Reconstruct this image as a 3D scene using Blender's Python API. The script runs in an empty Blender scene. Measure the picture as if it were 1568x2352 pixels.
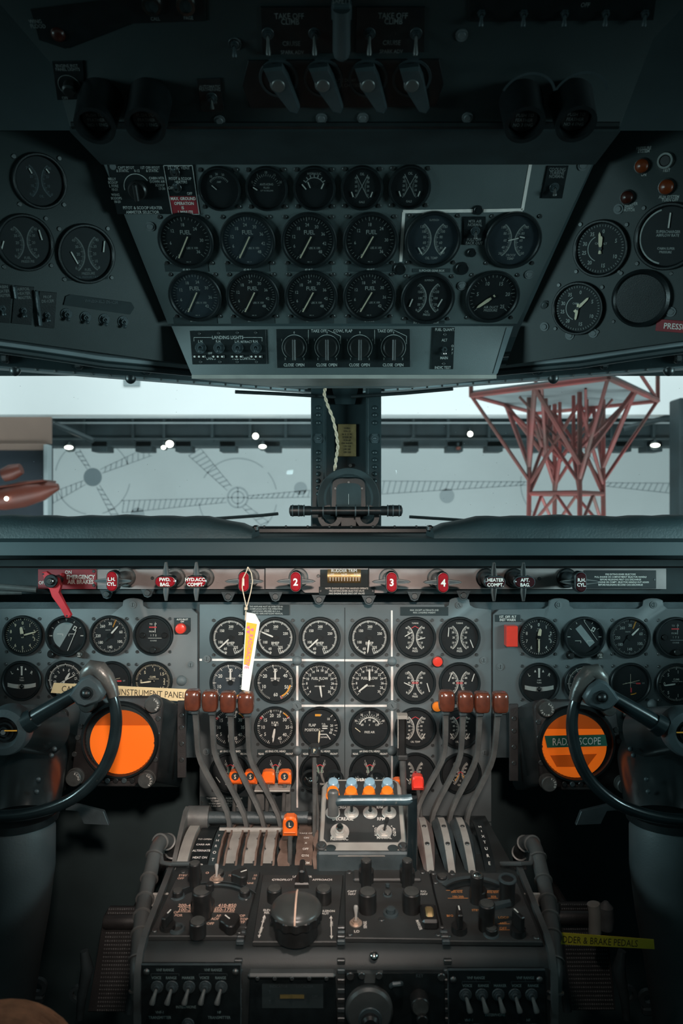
import bpy, math, random
from mathutils import Matrix, Vector
random.seed(7)
PI = math.pi
# ------------------------------------------------------------------ camera
F = 1700.0; CX = 784.0; CY = 1176.0; ZC = 1.25
sc = bpy.context.scene
COL = sc.collection
cd = bpy.data.cameras.new('camera'); cam = bpy.data.objects.new('camera', cd); COL.objects.link(cam)
cd.sensor_fit = 'VERTICAL'; cd.sensor_height = 36.0; cd.lens = 36.0 * F / 2352.0
cam.location = (0, 0, ZC); cam.rotation_euler = (PI / 2, 0, 0)
cd.clip_start = 0.02; cd.clip_end = 200
cd.dof.use_dof = True; cd.dof.focus_distance = 1.36; cd.dof.aperture_fstop = 6.5
sc.camera = cam
# ------------------------------------------------------------------ world, lights, exposure
w = bpy.data.worlds.new('world'); sc.world = w; w.use_nodes = True
w.node_tree.nodes['Background'].inputs[0].default_value = (0.30, 0.60, 0.62, 1)
w.node_tree.nodes['Background'].inputs[1].default_value = 0.135
sc.view_settings.view_transform = 'Standard'; sc.view_settings.look = 'None'
sc.view_settings.exposure = 0.0; sc.view_settings.gamma = 1.0
try: sc.view_settings.use_curve_mapping = False
except Exception: pass
def light(name, kind, loc, aim, energy, color, **k):
    d = bpy.data.lights.new(name, kind); d.energy = energy; d.color = color
    for a, b in k.items(): setattr(d, a, b)
    o = bpy.data.objects.new(name, d); COL.objects.link(o); o.location = loc
    o.rotation_euler = (Vector(aim) - Vector(loc)).to_track_quat('-Z', 'Y').to_euler()
    return o
light('cabin_lamp', 'SPOT', (0.06, -0.12, ZC + 0.24), (-0.10, 1.34, ZC - 0.36), 84, (1.0, 0.84, 0.74), spot_size=math.radians(39), spot_blend=1.0, shadow_soft_size=0.035)
light('dome_lamp', 'SPOT', (0.0, 0.60, ZC + 0.36), (-0.02, 1.19, ZC - 0.47), 13, (1.0, 0.88, 0.80), spot_size=math.radians(56), spot_blend=0.9, shadow_soft_size=0.03)
light('side_window_light_left', 'AREA', (-1.6, 0.55, ZC + 0.02), (-0.3, 1.45, ZC - 0.40), 10, (0.60, 0.92, 0.96), shape='RECTANGLE', size=0.6, size_y=0.4, spread=math.radians(85))
light('side_window_light_right', 'AREA', (1.6, 0.55, ZC + 0.02), (0.3, 1.45, ZC - 0.40), 10, (0.60, 0.92, 0.96), shape='RECTANGLE', size=0.6, size_y=0.4, spread=math.radians(85))
light('hangar_ceiling_light', 'AREA', (0, 9.0, 9.5), (0, 17, 1.5), 1200, (0.88, 0.98, 1.0), shape='RECTANGLE', size=22, size_y=5)
light('mural_wall_fill', 'AREA', (0, 7.5, -1.9), (0, 16, ZC + 0.6), 1000, (0.93, 0.99, 1.0), shape='RECTANGLE', size=20, size_y=2.5)  # unseen floor-level fill added to brighten the mural wall
light('hangar_front_light', 'AREA', (0, 4.5, 6.0), (0, 0.8, 1.2), 95, (0.66, 0.93, 0.98), shape='RECTANGLE', size=5, size_y=3)

# ------------------------------------------------------------------ materials
MATS = {}
def mat(name, col, rough=0.5, metal=0.0, var=0.0, scale=30.0, bump=0.0, bscale=None, spec=0.5, col2=None, emit=None, estr=0.0, coat=0.0, wear=0.0, wearcol=(0.3, 0.3, 0.29), thr=0.62):
    if name in MATS: return MATS[name]
    m = bpy.data.materials.new(name); m.use_nodes = True; MATS[name] = m
    nt = m.node_tree; N = nt.nodes; L = nt.links
    b = N['Principled BSDF']
    b.inputs['Roughness'].default_value = rough; b.inputs['Metallic'].default_value = metal
    b.inputs['Specular IOR Level'].default_value = spec
    if coat: b.inputs['Coat Weight'].default_value = coat; b.inputs['Coat Roughness'].default_value = 0.135
    c = (*col, 1)
    b.inputs['Base Color'].default_value = c
    m.diffuse_color = c
    tc = N.new('ShaderNodeTexCoord')
    out = None
    if var or col2:
        n = N.new('ShaderNodeTexNoise'); n.inputs['Scale'].default_value = scale; n.inputs['Detail'].default_value = 4
        L.new(tc.outputs['Object'], n.inputs['Vector'])
        r = N.new('ShaderNodeValToRGB'); r.color_ramp.elements[0].position = 0.3; r.color_ramp.elements[1].position = 0.72
        c2 = col2 if col2 else tuple(min(1, x * (1 + var)) for x in col)
        c1 = col if col2 else tuple(x * (1 - var) for x in col)
        r.color_ramp.elements[0].color = (*c1, 1); r.color_ramp.elements[1].color = (*c2, 1)
        L.new(n.outputs['Fac'], r.inputs['Fac']); out = r.outputs['Color']
    if wear:
        n2 = N.new('ShaderNodeTexNoise'); n2.inputs['Scale'].default_value = scale * 2.7; n2.inputs['Detail'].default_value = 6; n2.inputs['Roughness'].default_value = 0.75
        L.new(tc.outputs['Object'], n2.inputs['Vector'])
        r2 = N.new('ShaderNodeValToRGB'); r2.color_ramp.elements[0].position = thr; r2.color_ramp.elements[1].position = thr + 0.06
        r2.color_ramp.elements[0].color = (0, 0, 0, 1); r2.color_ramp.elements[1].color = (wear, wear, wear, 1)
        L.new(n2.outputs['Fac'], r2.inputs['Fac'])
        mx = N.new('ShaderNodeMix'); mx.data_type = 'RGBA'
        L.new(r2.outputs['Color'], mx.inputs['Factor'])
        if out: L.new(out, mx.inputs['A'])
        else: mx.inputs['A'].default_value = c
        mx.inputs['B'].default_value = (*wearcol, 1)
        out = mx.outputs['Result']
    if out: L.new(out, b.inputs['Base Color'])
    if bump:
        n3 = N.new('ShaderNodeTexNoise'); n3.inputs['Scale'].default_value = bscale or 400; n3.inputs['Detail'].default_value = 2
        L.new(tc.outputs['Object'], n3.inputs['Vector'])
        bp = N.new('ShaderNodeBump'); bp.inputs['Strength'].default_value = bump; bp.inputs['Distance'].default_value = 0.001
        L.new(n3.outputs['Fac'], bp.inputs['Height']); L.new(bp.outputs['Normal'], b.inputs['Normal'])
    if emit:
        b.inputs['Emission Color'].default_value = (*emit, 1); b.inputs['Emission Strength'].default_value = estr
    return m
def glassmat(name, tint, refl=0.5, rough=0.02, haze=0.0, hazecol=(0.6, 0.7, 0.72), speck=0.0):
    if name in MATS: return MATS[name]
    m = bpy.data.materials.new(name); m.use_nodes = True; MATS[name] = m
    nt = m.node_tree; N = nt.nodes; L = nt.links; N.clear()
    o = N.new('ShaderNodeOutputMaterial'); t = N.new('ShaderNodeBsdfTransparent'); t.inputs[0].default_value = (*tint, 1)
    g = N.new('ShaderNodeBsdfGlossy'); g.inputs['Roughness'].default_value = rough
    fr = N.new('ShaderNodeFresnel'); fr.inputs[0].default_value = 1.45
    mu = N.new('ShaderNodeMath'); mu.operation = 'MULTIPLY'; mu.inputs[1].default_value = refl
    L.new(fr.outputs[0], mu.inputs[0])
    mx = N.new('ShaderNodeMixShader'); L.new(mu.outputs[0], mx.inputs[0]); L.new(t.outputs[0], mx.inputs[1]); L.new(g.outputs[0], mx.inputs[2])
    last = mx
    if haze or speck:
        tc = N.new('ShaderNodeTexCoord')
        n = N.new('ShaderNodeTexNoise'); n.inputs['Scale'].default_value = 3; n.inputs['Detail'].default_value = 4; L.new(tc.outputs['Object'], n.inputs['Vector'])
        mr = N.new('ShaderNodeMapRange'); mr.inputs['To Min'].default_value = haze * 0.6; mr.inputs['To Max'].default_value = haze * 1.4; L.new(n.outputs['Fac'], mr.inputs['Value'])
        v = N.new('ShaderNodeTexVoronoi'); v.inputs['Scale'].default_value = 55; L.new(tc.outputs['Object'], v.inputs['Vector'])
        lt = N.new('ShaderNodeMath'); lt.operation = 'LESS_THAN'; lt.inputs[1].default_value = 0.045; L.new(v.outputs['Distance'], lt.inputs[0])
        sp = N.new('ShaderNodeMath'); sp.operation = 'MULTIPLY_ADD'; sp.inputs[1].default_value = speck; L.new(lt.outputs[0], sp.inputs[0]); L.new(mr.outputs[0], sp.inputs[2])
        d = N.new('ShaderNodeBsdfTranslucent'); d.inputs[0].default_value = (*hazecol, 1)
        m2 = N.new('ShaderNodeMixShader'); L.new(sp.outputs[0], m2.inputs[0]); L.new(mx.outputs[0], m2.inputs[1]); L.new(d.outputs[0], m2.inputs[2]); last = m2
    L.new(last.outputs[0], o.inputs[0])
    return m
M_PANEL = mat('panel grey paint', (0.102, 0.117, 0.121), 0.5, 0, var=0.18, scale=9, bump=0.12, bscale=900, wear=0.25, wearcol=(0.2, 0.2, 0.2), thr=0.68)
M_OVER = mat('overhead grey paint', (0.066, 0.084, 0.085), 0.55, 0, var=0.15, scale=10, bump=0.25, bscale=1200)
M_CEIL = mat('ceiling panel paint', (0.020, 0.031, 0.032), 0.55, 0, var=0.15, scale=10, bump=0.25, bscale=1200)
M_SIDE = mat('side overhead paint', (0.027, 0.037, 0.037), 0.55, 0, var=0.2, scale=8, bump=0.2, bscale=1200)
M_STRIP = mat('selector shelf paint', (0.31, 0.265, 0.255), 0.42, 0.1, var=0.22, scale=14, wear=0.5, wearcol=(0.08, 0.07, 0.065), thr=0.63, bump=0.1)
M_BUMP = mat('grey rubber bumper', (0.12, 0.135, 0.138), 0.55, 0, var=0.1, scale=40)
M_VOID = mat('dark cabin lining', (0.035, 0.058, 0.062), 0.8, 0, var=0.2, scale=8)
M_BLACK = mat('black bezel', (0.008, 0.011, 0.012), 0.38, 0, var=0.3, scale=60, bump=0.15, bscale=800)
M_MATTE = mat('matt black', (0.016, 0.026, 0.028), 0.75, 0, var=0.3, scale=20)
M_DIAL = mat('dial black', (0.008, 0.011, 0.013), 0.7, 0, var=0.25, scale=40)
M_DIALG = mat('dial faded', (0.030, 0.042, 0.052), 0.65, 0, var=0.3, scale=25)
M_WHITE = mat('dial white', (0.78, 0.74, 0.68), 0.6, 0, var=0.10, scale=150)
M_DIM = mat('grey and dimmed lettering', (0.42, 0.43, 0.41), 0.6, 0, var=0.25, scale=200)  # grey fine print; also white overhead markings darkened for the dim light
M_FAINT = mat('shade-dimmed lettering', (0.17, 0.18, 0.175), 0.6, 0, var=0.3, scale=200)  # ink darkened to put in the dim light on the overhead panels
M_CREAM = mat('needle cream', (0.85, 0.72, 0.52), 0.6, 0, var=0.12, scale=90)
M_PINK = mat('white tape line', (0.80, 0.71, 0.66), 0.55, 0, var=0.12, scale=80, wear=0.6, wearcol=(0.3, 0.28, 0.27), thr=0.66)
M_RED = mat('marking red', (0.72, 0.06, 0.07), 0.5, 0, var=0.1, scale=80)
M_REDP = mat('red paint', (0.62, 0.035, 0.045), 0.38, 0, var=0.18, scale=30, wear=0.4, wearcol=(0.12, 0.02, 0.02), thr=0.66)
M_REDPL = mat('red placard', (0.26, 0.022, 0.03), 0.45, 0, var=0.2, scale=30, wear=0.4, wearcol=(0.1, 0.03, 0.03), thr=0.64)
M_ORM = mat('marking orange', (0.85, 0.36, 0.04), 0.5, 0, var=0.1, scale=80)
M_GRM = mat('marking green', (0.12, 0.42, 0.25), 0.5, 0, var=0.1, scale=80)
M_ORANGE = mat('orange plastic', (0.95, 0.15, 0.015), 0.32, 0, var=0.08, scale=60, coat=0.3)
M_AMBER = mat('amber button', (0.95, 0.22, 0.02), 0.25, 0, var=0.06, scale=60, coat=0.6)
M_BLUEB = mat('blue button', (0.27, 0.42, 0.52), 0.18, 0, var=0.10, scale=60, coat=0.7)
M_REDB = mat('red button', (0.85, 0.05, 0.03), 0.3, 0, var=0.06, scale=60, coat=0.4)
M_WOOD = mat('brown knob', (0.17, 0.046, 0.024), 0.22, 0, scale=35, col2=(0.07, 0.021, 0.013), coat=0.5)
M_STEEL = mat('lever steel grey', (0.15, 0.15, 0.145), 0.42, 0.45, var=0.25, scale=45, wear=0.4, wearcol=(0.05, 0.05, 0.05), thr=0.62)
M_CHROME = mat('chrome', (0.62, 0.60, 0.57), 0.2, 1.0, var=0.15, scale=90)
M_NICK = mat('nickel plate', (0.62, 0.58, 0.54), 0.28, 0.35, var=0.12, scale=90)
M_PBODY = mat('pedestal dark paint', (0.021, 0.026, 0.027), 0.5, 0, var=0.25, scale=16, bump=0.15, bscale=600, wear=0.2, wearcol=(0.08, 0.075, 0.07), thr=0.69)
M_SCREW = mat('screw dark steel', (0.12, 0.125, 0.125), 0.38, 0.8, var=0.3, scale=90)
M_LGREY = mat('light grey paint', (0.36, 0.34, 0.31), 0.45, 0.1, var=0.15, scale=22, wear=0.5, wearcol=(0.14, 0.13, 0.12), thr=0.66)
M_COVER = mat('quadrant cover paint', (0.35, 0.335, 0.31), 0.5, 0.1, var=0.22, scale=26, wear=0.6, wearcol=(0.08, 0.07, 0.06), thr=0.62)
M_LEATH = mat('worn leather', (0.10, 0.060, 0.045), 0.6, 0, scale=40, col2=(0.22, 0.15, 0.12), bump=0.6, bscale=160)
M_RADIO = mat('radio faceplate', (0.034, 0.036, 0.036), 0.5, 0.05, var=0.25, scale=18, bump=0.15, bscale=700, wear=0.25, wearcol=(0.12, 0.11, 0.1), thr=0.67)
M_BAKE = mat('bakelite knob', (0.016, 0.016, 0.016), 0.36, 0, var=0.3, scale=50)
M_KTOP = mat('knob worn top', (0.055, 0.055, 0.052), 0.45, 0, var=0.3, scale=60, bump=0.2)
M_YOKE = mat('yoke black enamel', (0.010, 0.016, 0.018), 0.22, 0, var=0.3, scale=30, coat=0.4, wear=0.35, wearcol=(0.10, 0.09, 0.08), thr=0.70)
M_YWORN = mat('yoke worn grip', (0.030, 0.036, 0.038), 0.3, 0.2, scale=20, col2=(0.16, 0.145, 0.13), bump=0.2)
M_CAST = mat('casting grey', (0.055, 0.072, 0.078), 0.42, 0.2, var=0.25, scale=30, bump=0.25, bscale=500, wear=0.3, wearcol=(0.2, 0.19, 0.18), thr=0.68)
M_BOX = mat('radar housing brown black', (0.034, 0.031, 0.031), 0.5, 0.1, var=0.3, scale=20, bump=0.3, bscale=350, wear=0.4, wearcol=(0.13, 0.11, 0.10), thr=0.66)
M_BOOT = mat('black leather boot', (0.016, 0.021, 0.022), 0.26, 0, var=0.35, scale=12, bump=0.5, bscale=26)
M_COLM = mat('column grey cover', (0.085, 0.100, 0.105), 0.5, 0.15, var=0.25, scale=6, bump=0.2, bscale=300)
M_HOSE = mat('conduit grey', (0.075, 0.080, 0.080), 0.42, 0.2, var=0.25, scale=20, wear=0.35, wearcol=(0.2, 0.19, 0.17), thr=0.66)
M_PAD = mat('glareshield pad', (0.014, 0.027, 0.030), 0.6, 0, var=0.3, scale=10, bump=0.5, bscale=220)
M_LIP = mat('glareshield lip', (0.011, 0.026, 0.030), 0.65, 0.0, var=0.15, scale=8)
M_FRAME = mat('window frame paint', (0.018, 0.030, 0.033), 0.42, 0.2, var=0.25, scale=14, wear=0.3, wearcol=(0.12, 0.14, 0.14), thr=0.66)
M_RIM = mat('window trim metal', (0.17, 0.20, 0.21), 0.4, 0.3, var=0.2, scale=12)
M_PED = mat('pedal tread rubber', (0.11, 0.11, 0.11), 0.6, 0, var=0.3, scale=40)
M_BEIGE = mat('cream tape label', (0.88, 0.62, 0.34), 0.5, 0, var=0.06, scale=30)
M_GREEN = mat('green tape label', (0.03, 0.13, 0.085), 0.45, 0, var=0.08, scale=30)
M_YEL = mat('yellow tape label', (0.55, 0.47, 0.04), 0.45, 0, scale=9, col2=(0.62, 0.50, 0.03))
M_INK = mat('dark lettering', (0.05, 0.035, 0.02), 0.6)
M_PAPER = mat('paper tag', (0.86, 0.80, 0.73), 0.7, 0, var=0.06, scale=30, bump=0.1)
M_TAGOR = mat('tag orange print', (0.90, 0.42, 0.03), 0.6, 0, var=0.05, scale=40)
M_TAGPK = mat('tag magenta print', (0.75, 0.14, 0.28), 0.6, 0, var=0.05, scale=40)
M_STRING = mat('string', (0.66, 0.50, 0.36), 0.8, 0, var=0.2, scale=300)
M_BRASS = mat('brass plate', (0.40, 0.27, 0.12), 0.42, 0.6, var=0.25, scale=60)
M_FABRIC = mat('corduroy fabric', (0.52, 0.17, 0.085), 0.85, 0, var=0.3, scale=60, bump=0.4, bscale=500)
M_SCOPE = mat('orange radar filter', (0.98, 0.17, 0.012), 0.42, emit=(1.0, 0.19, 0.012), estr=0.36)  # emission added so the filter looks brighter than the lamps make it
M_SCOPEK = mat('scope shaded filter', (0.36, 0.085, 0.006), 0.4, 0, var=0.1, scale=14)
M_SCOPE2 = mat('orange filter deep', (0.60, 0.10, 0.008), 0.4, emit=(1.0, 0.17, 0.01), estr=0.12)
M_WIN = mat('red handle window', (0.30, 0.008, 0.014), 0.18, 0, var=0.2, scale=60, coat=0.6)
M_HORL = mat('horizon light', (0.34, 0.38, 0.38), 0.5, 0, var=0.15, scale=30)
M_BALL = mat('slip tube fluid', (0.55, 0.55, 0.52), 0.3, 0, var=0.15, scale=50)
M_WALLH = mat('hangar mural wall', (0.60, 0.67, 0.67), 0.8, 0, var=0.05, scale=0.6)
M_WALLU = mat('hangar upper wall', (0.86, 0.91, 0.91), 0.8, 0, var=0.03, scale=0.5)
M_MURAL = mat('mural grey print', (0.385, 0.45, 0.465), 0.8, 0, var=0.05, scale=2)
M_MURAL2 = mat('mural dark hub', (0.20, 0.26, 0.28), 0.8, 0, var=0.05, scale=2)
M_TRUSS = mat('hangar dark steel', (0.018, 0.034, 0.038), 0.6, 0.1, var=0.35, scale=2)
M_TOWER = mat('red steel tower', (0.44, 0.09, 0.085), 0.55, 0.0, scale=2.4, col2=(0.17, 0.115, 0.095))
M_DECK = mat('tower deck underside', (0.30, 0.36, 0.37), 0.6, 0, var=0.12, scale=2)
M_BROWN = mat('door header brown', (0.20, 0.14, 0.11), 0.6, 0, var=0.1, scale=2)
M_NAVY = mat('exhibit dark interior', (0.010, 0.020, 0.030), 0.7, 0, var=0.3, scale=1)
M_COPPER = mat('aircraft copper body', (0.10, 0.022, 0.012), 0.45, 0.1, var=0.3, scale=3)
M_LAMP = mat('lamp glow', (0.9, 0.9, 0.9), 0.5, emit=(1.0, 0.93, 0.80), estr=7.0)
M_LAMPW = mat('skylight glow', (0.9, 0.9, 0.9), 0.5, emit=(0.93, 1.0, 0.98), estr=1.6)
G_DIAL = glassmat('gauge glass', (0.97, 0.98, 0.98), 0.5, 0.03)
G_WIND = glassmat('windscreen glass', (0.90, 0.95, 0.95), 0.3, 0.02, haze=0.035, speck=0.35)
G_LAMP = glassmat('clear lens glass', (0.75, 0.82, 0.84), 1.6, 0.06)

# ------------------------------------------------------------------ mesh building
TXT = {}
def glyphs(s, off=0.0):
    k = (s, off)
    if k in TXT: return TXT[k]
    c = bpy.data.curves.new('t', 'FONT'); c.body = s; c.size = 1.0; c.resolution_u = 2; c.offset = off
    c.align_x = 'CENTER'
    o = bpy.data.objects.new('t', c)
    m = bpy.data.meshes.new_from_object(o)
    V = [v.co.copy() for v in m.vertices]; Fc = [tuple(p.vertices) for p in m.polygons]
    bpy.data.objects.remove(o); bpy.data.curves.remove(c); bpy.data.meshes.remove(m)
    TXT[k] = (V, Fc); return TXT[k]
def T(x=0, y=0, z=0): return Matrix.Translation((x, y, z))
def RZ(d): return Matrix.Rotation(math.radians(d), 4, 'Z')
def RX(d): return Matrix.Rotation(math.radians(d), 4, 'X')
def RY(d): return Matrix.Rotation(math.radians(d), 4, 'Y')
class MB:
    def __init__(s): s.v = []; s.f = []
    def add(s, V, Fc, M=None):
        b = len(s.v)
        if M is not None: V = [M @ Vector(p) for p in V]
        s.v += [tuple(p) for p in V]; s.f += [tuple(i + b for i in q) for q in Fc]; return s
    def box(s, x, y, z, sx, sy, sz, bev=0.0, M=None):
        hx, hy, hz = sx / 2, sy / 2, sz / 2
        if bev <= 0:
            V = [(x + a * hx, y + b * hy, z + c * hz) for a in (-1, 1) for b in (-1, 1) for c in (-1, 1)]
            Fc = [(0, 1, 3, 2), (4, 6, 7, 5), (0, 4, 5, 1), (2, 3, 7, 6), (0, 2, 6, 4), (1, 5, 7, 3)]
            return s.add(V, Fc, M)
        bev = min(bev, hx * .95, hy * .95, hz * .95)
        V = []; ix = {}
        for a in (-1, 1):
            for b in (-1, 1):
                for c in (-1, 1):
                    for ax in range(3):
                        p = [a * hx, b * hy, c * hz]
                        for k in range(3):
                            if k != ax: p[k] -= bev * (a, b, c)[k]
                        ix[(a, b, c, ax)] = len(V); V.append((x + p[0], y + p[1], z + p[2]))
        Fc = []
        for ax in range(3):
            o1, o2 = [k for k in range(3) if k != ax]
            for sg in (-1, 1):
                q = []
                for (p1, p2) in ((-1, -1), (1, -1), (1, 1), (-1, 1)):
                    t = [0, 0, 0]; t[ax] = sg; t[o1] = p1; t[o2] = p2
                    q.append(ix[(*t, ax)])
                Fc.append(tuple(q))
        for ax in range(3):
            o1, o2 = [k for k in range(3) if k != ax]
            for p1 in (-1, 1):
                for p2 in (-1, 1):
                    t0 = [0, 0, 0]; t1 = [0, 0, 0]; t0[ax] = -1; t1[ax] = 1
                    for t in (t0, t1): t[o1] = p1; t[o2] = p2
                    Fc.append((ix[(*t0, o1)], ix[(*t1, o1)], ix[(*t1, o2)], ix[(*t0, o2)]))
        for a in (-1, 1):
            for b in (-1, 1):
                for c in (-1, 1): Fc.append(tuple(ix[(a, b, c, k)] for k in range(3)))
        return s.add(V, Fc, M)
    def lathe(s, prof, n=32, M=None, a0=0, a1=360):
        full = abs(a1 - a0) >= 359.9; V = []; Fc = []
        cols = n if full else n + 1
        for (r, z) in prof:
            for i in range(cols):
                a = math.radians(a0 + (a1 - a0) * i / n); V.append((r * math.cos(a), r * math.sin(a), z))
        for j in range(len(prof) - 1):
            for i in range(n):
                i2 = (i + 1) % cols
                Fc.append((j * cols + i, j * cols + i2, (j + 1) * cols + i2, (j + 1) * cols + i))
        if full:
            if prof[0][0] > 1e-6: Fc.append(tuple(range(cols))[::-1])
            if prof[-1][0] > 1e-6: Fc.append(tuple((len(prof) - 1) * cols + i for i in range(cols)))
        return s.add(V, Fc, M)
    def ring(s, prof, n=40, M=None):      # closed profile loop
        V = []; Fc = []; m = len(prof)
        for (r, z) in prof:
            for i in range(n):
                a = 2 * PI * i / n; V.append((r * math.cos(a), r * math.sin(a), z))
        for j in range(m):
            j2 = (j + 1) % m
            for i in range(n):
                i2 = (i + 1) % n; Fc.append((j * n + i, j * n + i2, j2 * n + i2, j2 * n + i))
        return s.add(V, Fc, M)
    def cyl(s, x, y, z0, z1, r, r2=None, n=20, bev=0.0, M=None):
        r2 = r if r2 is None else r2
        p = [(r, z0), (r2, z1 - bev), (r2 - bev, z1)] if bev else [(r, z0), (r2, z1)]
        Q = T(x, y, 0); Q = (M @ Q) if M is not None else Q
        return s.lathe(p, n, Q)
    def dome(s, x, y, z, r, h, n=20, k=5, M=None):
        p = [(r * math.cos(i / k * PI / 2), z + h * math.sin(i / k * PI / 2)) for i in range(k)] + [(r * 0.02, z + h)]
        Q = T(x, y, 0); Q = (M @ Q) if M is not None else Q
        return s.lathe(p, n, Q)
    def tube(s, pts, r, n=10, closed=False, cap=True, flat=1.0, up=None):
        P = [Vector(p) for p in pts]; m = len(P); R = r if isinstance(r, (list, tuple)) else [r] * m
        V = []; Fc = []; prev = Vector(up) if up else None
        for i in range(m):
            a = P[(i - 1) % m] if (closed or i > 0) else P[i]; b = P[(i + 1) % m] if (closed or i < m - 1) else P[i]
            t = (b - a).normalized()
            if prev is None:
                prev = t.orthogonal()
            u = (prev - t * prev.dot(t))
            if u.length < 1e-6: u = t.orthogonal()
            u.normalize(); prev = u; v = t.cross(u)
            for k in range(n):
                an = 2 * PI * k / n; V.append(P[i] + (u * math.cos(an) + v * math.sin(an) * flat) * R[i])
        for i in range(m if closed else m - 1):
            i2 = (i + 1) % m
            for k in range(n):
                k2 = (k + 1) % n; Fc.append((i * n + k, i * n + k2, i2 * n + k2, i2 * n + k))
        if cap and not closed:
            Fc.append(tuple(range(n))[::-1]); Fc.append(tuple((m - 1) * n + k for k in range(n)))
        return s.add(V, Fc)
    def prism(s, poly, z0, z1, M=None, bev=0.0):
        n = len(poly)
        if bev:
            cx = sum(p[0] for p in poly) / n; cy = sum(p[1] for p in poly) / n
            q = []
            for (x, y) in poly:
                d = math.hypot(x - cx, y - cy) or 1; q.append((x - (x - cx) / d * bev, y - (y - cy) / d * bev))
            V = [(x, y, z0) for x, y in poly] + [(x, y, z1 - bev) for x, y in poly] + [(x, y, z1) for x, y in q]
            Fc = [tuple(range(n))[::-1], tuple(range(2 * n, 3 * n))]
            for l in range(2):
                for i in range(n): j = (i + 1) % n; Fc.append((l * n + i, l * n + j, (l + 1) * n + j, (l + 1) * n + i))
            return s.add(V, Fc, M)
        V = [(x, y, z0) for x, y in poly] + [(x, y, z1) for x, y in poly]
        Fc = [tuple(range(n))[::-1], tuple(range(n, 2 * n))] + [(i, (i + 1) % n, n + (i + 1) % n, n + i) for i in range(n)]
        return s.add(V, Fc, M)
    def line(s, x0, y0, x1, y1, w, z=0, M=None):
        d = math.hypot(x1 - x0, y1 - y0) or 1; nx, ny = -(y1 - y0) / d * w / 2, (x1 - x0) / d * w / 2
        return s.add([(x0 + nx, y0 + ny, z), (x0 - nx, y0 - ny, z), (x1 - nx, y1 - ny, z), (x1 + nx, y1 + ny, z)], [(0, 1, 2, 3)], M)
    def arc(s, cx, cy, r0, r1, a0, a1, z=0, n=24, M=None):     # clockwise degrees from top
        V = []; Fc = []
        for i in range(n + 1):
            a = math.radians(a0 + (a1 - a0) * i / n)
            for r in (r0, r1): V.append((cx + r * math.sin(a), cy + r * math.cos(a), z))
        for i in range(n): Fc.append((2 * i, 2 * i + 1, 2 * i + 3, 2 * i + 2))
        return s.add(V, Fc, M)
    def disc(s, cx, cy, r, z=0, n=24, M=None):
        return s.add([(cx + r * math.cos(2 * PI * i / n), cy + r * math.sin(2 * PI * i / n), z) for i in range(n)], [tuple(range(n))], M)
    def text(s, t, x, y, h, z=0, sx=0.85, rot=0, M=None, bold=0.012, fit=None):
        if not t: return s
        V, Fc = glyphs(t, bold); k = h / 0.70
        if fit: sx = fit / (k * (max(v.x for v in V) - min(v.x for v in V)))
        Q = T(x, y, z) @ RZ(rot) @ Matrix.Diagonal((k * sx, k, 1, 1)) @ T(0, -0.35, 0)
        if M is not None: Q = M @ Q
        return s.add(V, Fc, Q)
    def lines(s, L, x, y, h, gap=1.5, **k):
        for i, t in enumerate(L): s.text(t, x, y + (len(L) - 1) / 2 * h * gap - i * h * gap, h, **k)
        return s
    def mesh(s, name, m, smooth=True, ang=35):
        me = bpy.data.meshes.new(name); me.from_pydata(s.v, [], s.f); me.update()
        me.materials.append(m)
        if smooth and len(me.polygons):
            me.polygons.foreach_set('use_smooth', [True] * len(me.polygons))
            me.set_sharp_from_angle(angle=math.radians(ang))
        return me
def part(name, mb, m, parent=None, label=None, kind=None, mtx=None, smooth=True, ang=35):
    me = mb if isinstance(mb, bpy.types.Mesh) else mb.mesh(name, m, smooth, ang)
    o = bpy.data.objects.new(name, me); COL.objects.link(o)
    if parent is not None: o.parent = parent
    if mtx is not None: o.matrix_local = mtx
    if label: o['label'] = label
    if kind: o['kind'] = kind
    return o
def thing(name, label, cat, M=None, group=None):
    o = bpy.data.objects.new(name, None); COL.objects.link(o); o.empty_display_size = 0.02
    if M is not None: o.matrix_world = M
    o['label'] = label; o['category'] = cat
    if group: o['group'] = group
    return o
def tag(o, label, cat, group=None):
    o['label'] = label; o['category'] = cat
    if group: o['group'] = group
    return o
def struct(name, mb, m, **k):
    o = part(name, mb, m, **k); o['kind'] = 'structure'; return o
def W(px, py, Y): return Vector(((px - CX) / F * Y, Y, ZC + (CY - py) / F * Y))
class Pl:
    def __init__(s, o, u, v):
        s.o = Vector(o); s.u = Vector(u).normalized(); v = Vector(v); s.v = (v - s.u * v.dot(s.u)).normalized(); s.n = s.u.cross(s.v)
    def hit(s, px, py, h=0):
        d = Vector(((px - CX) / F, 1, (CY - py) / F)); c = Vector((0, 0, ZC)); o = s.o + s.n * h
        return c + d * ((o - c).dot(s.n) / d.dot(s.n))
    def loc(s, px, py, h=0):
        p = s.hit(px, py, h) - s.o; return (p.dot(s.u), p.dot(s.v))
    def k(s, px, py): return s.hit(px, py).y / F
    def mat(s, px, py, h=0, rot=0):
        p = s.hit(px, py, h)
        M = Matrix.Identity(4)
        for i, a in enumerate((s.u, s.v, s.n, p)):
            for j in range(3): M[j][i] = a[j]
        return M @ RZ(rot)
class Rel:                             # local pixel mapper for one thing
    def __init__(s, pl, px, py, h=0): s.pl = pl; s.o = pl.loc(px, py, h); s.M = pl.mat(px, py, h); s.h = h; s.k = pl.k(px, py)
    def __call__(s, px, py, h=0):
        a = s.pl.loc(px, py, s.h + h); return (a[0] - s.o[0], a[1] - s.o[1])
MAIN = Pl((0, 1.47, ZC), (1, 0, 0), (0, 0, 1))
OVB = Pl((0, 1.10, ZC + 0.405), (1, 0, 0), (0, -0.6425, 0.7663))
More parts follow.
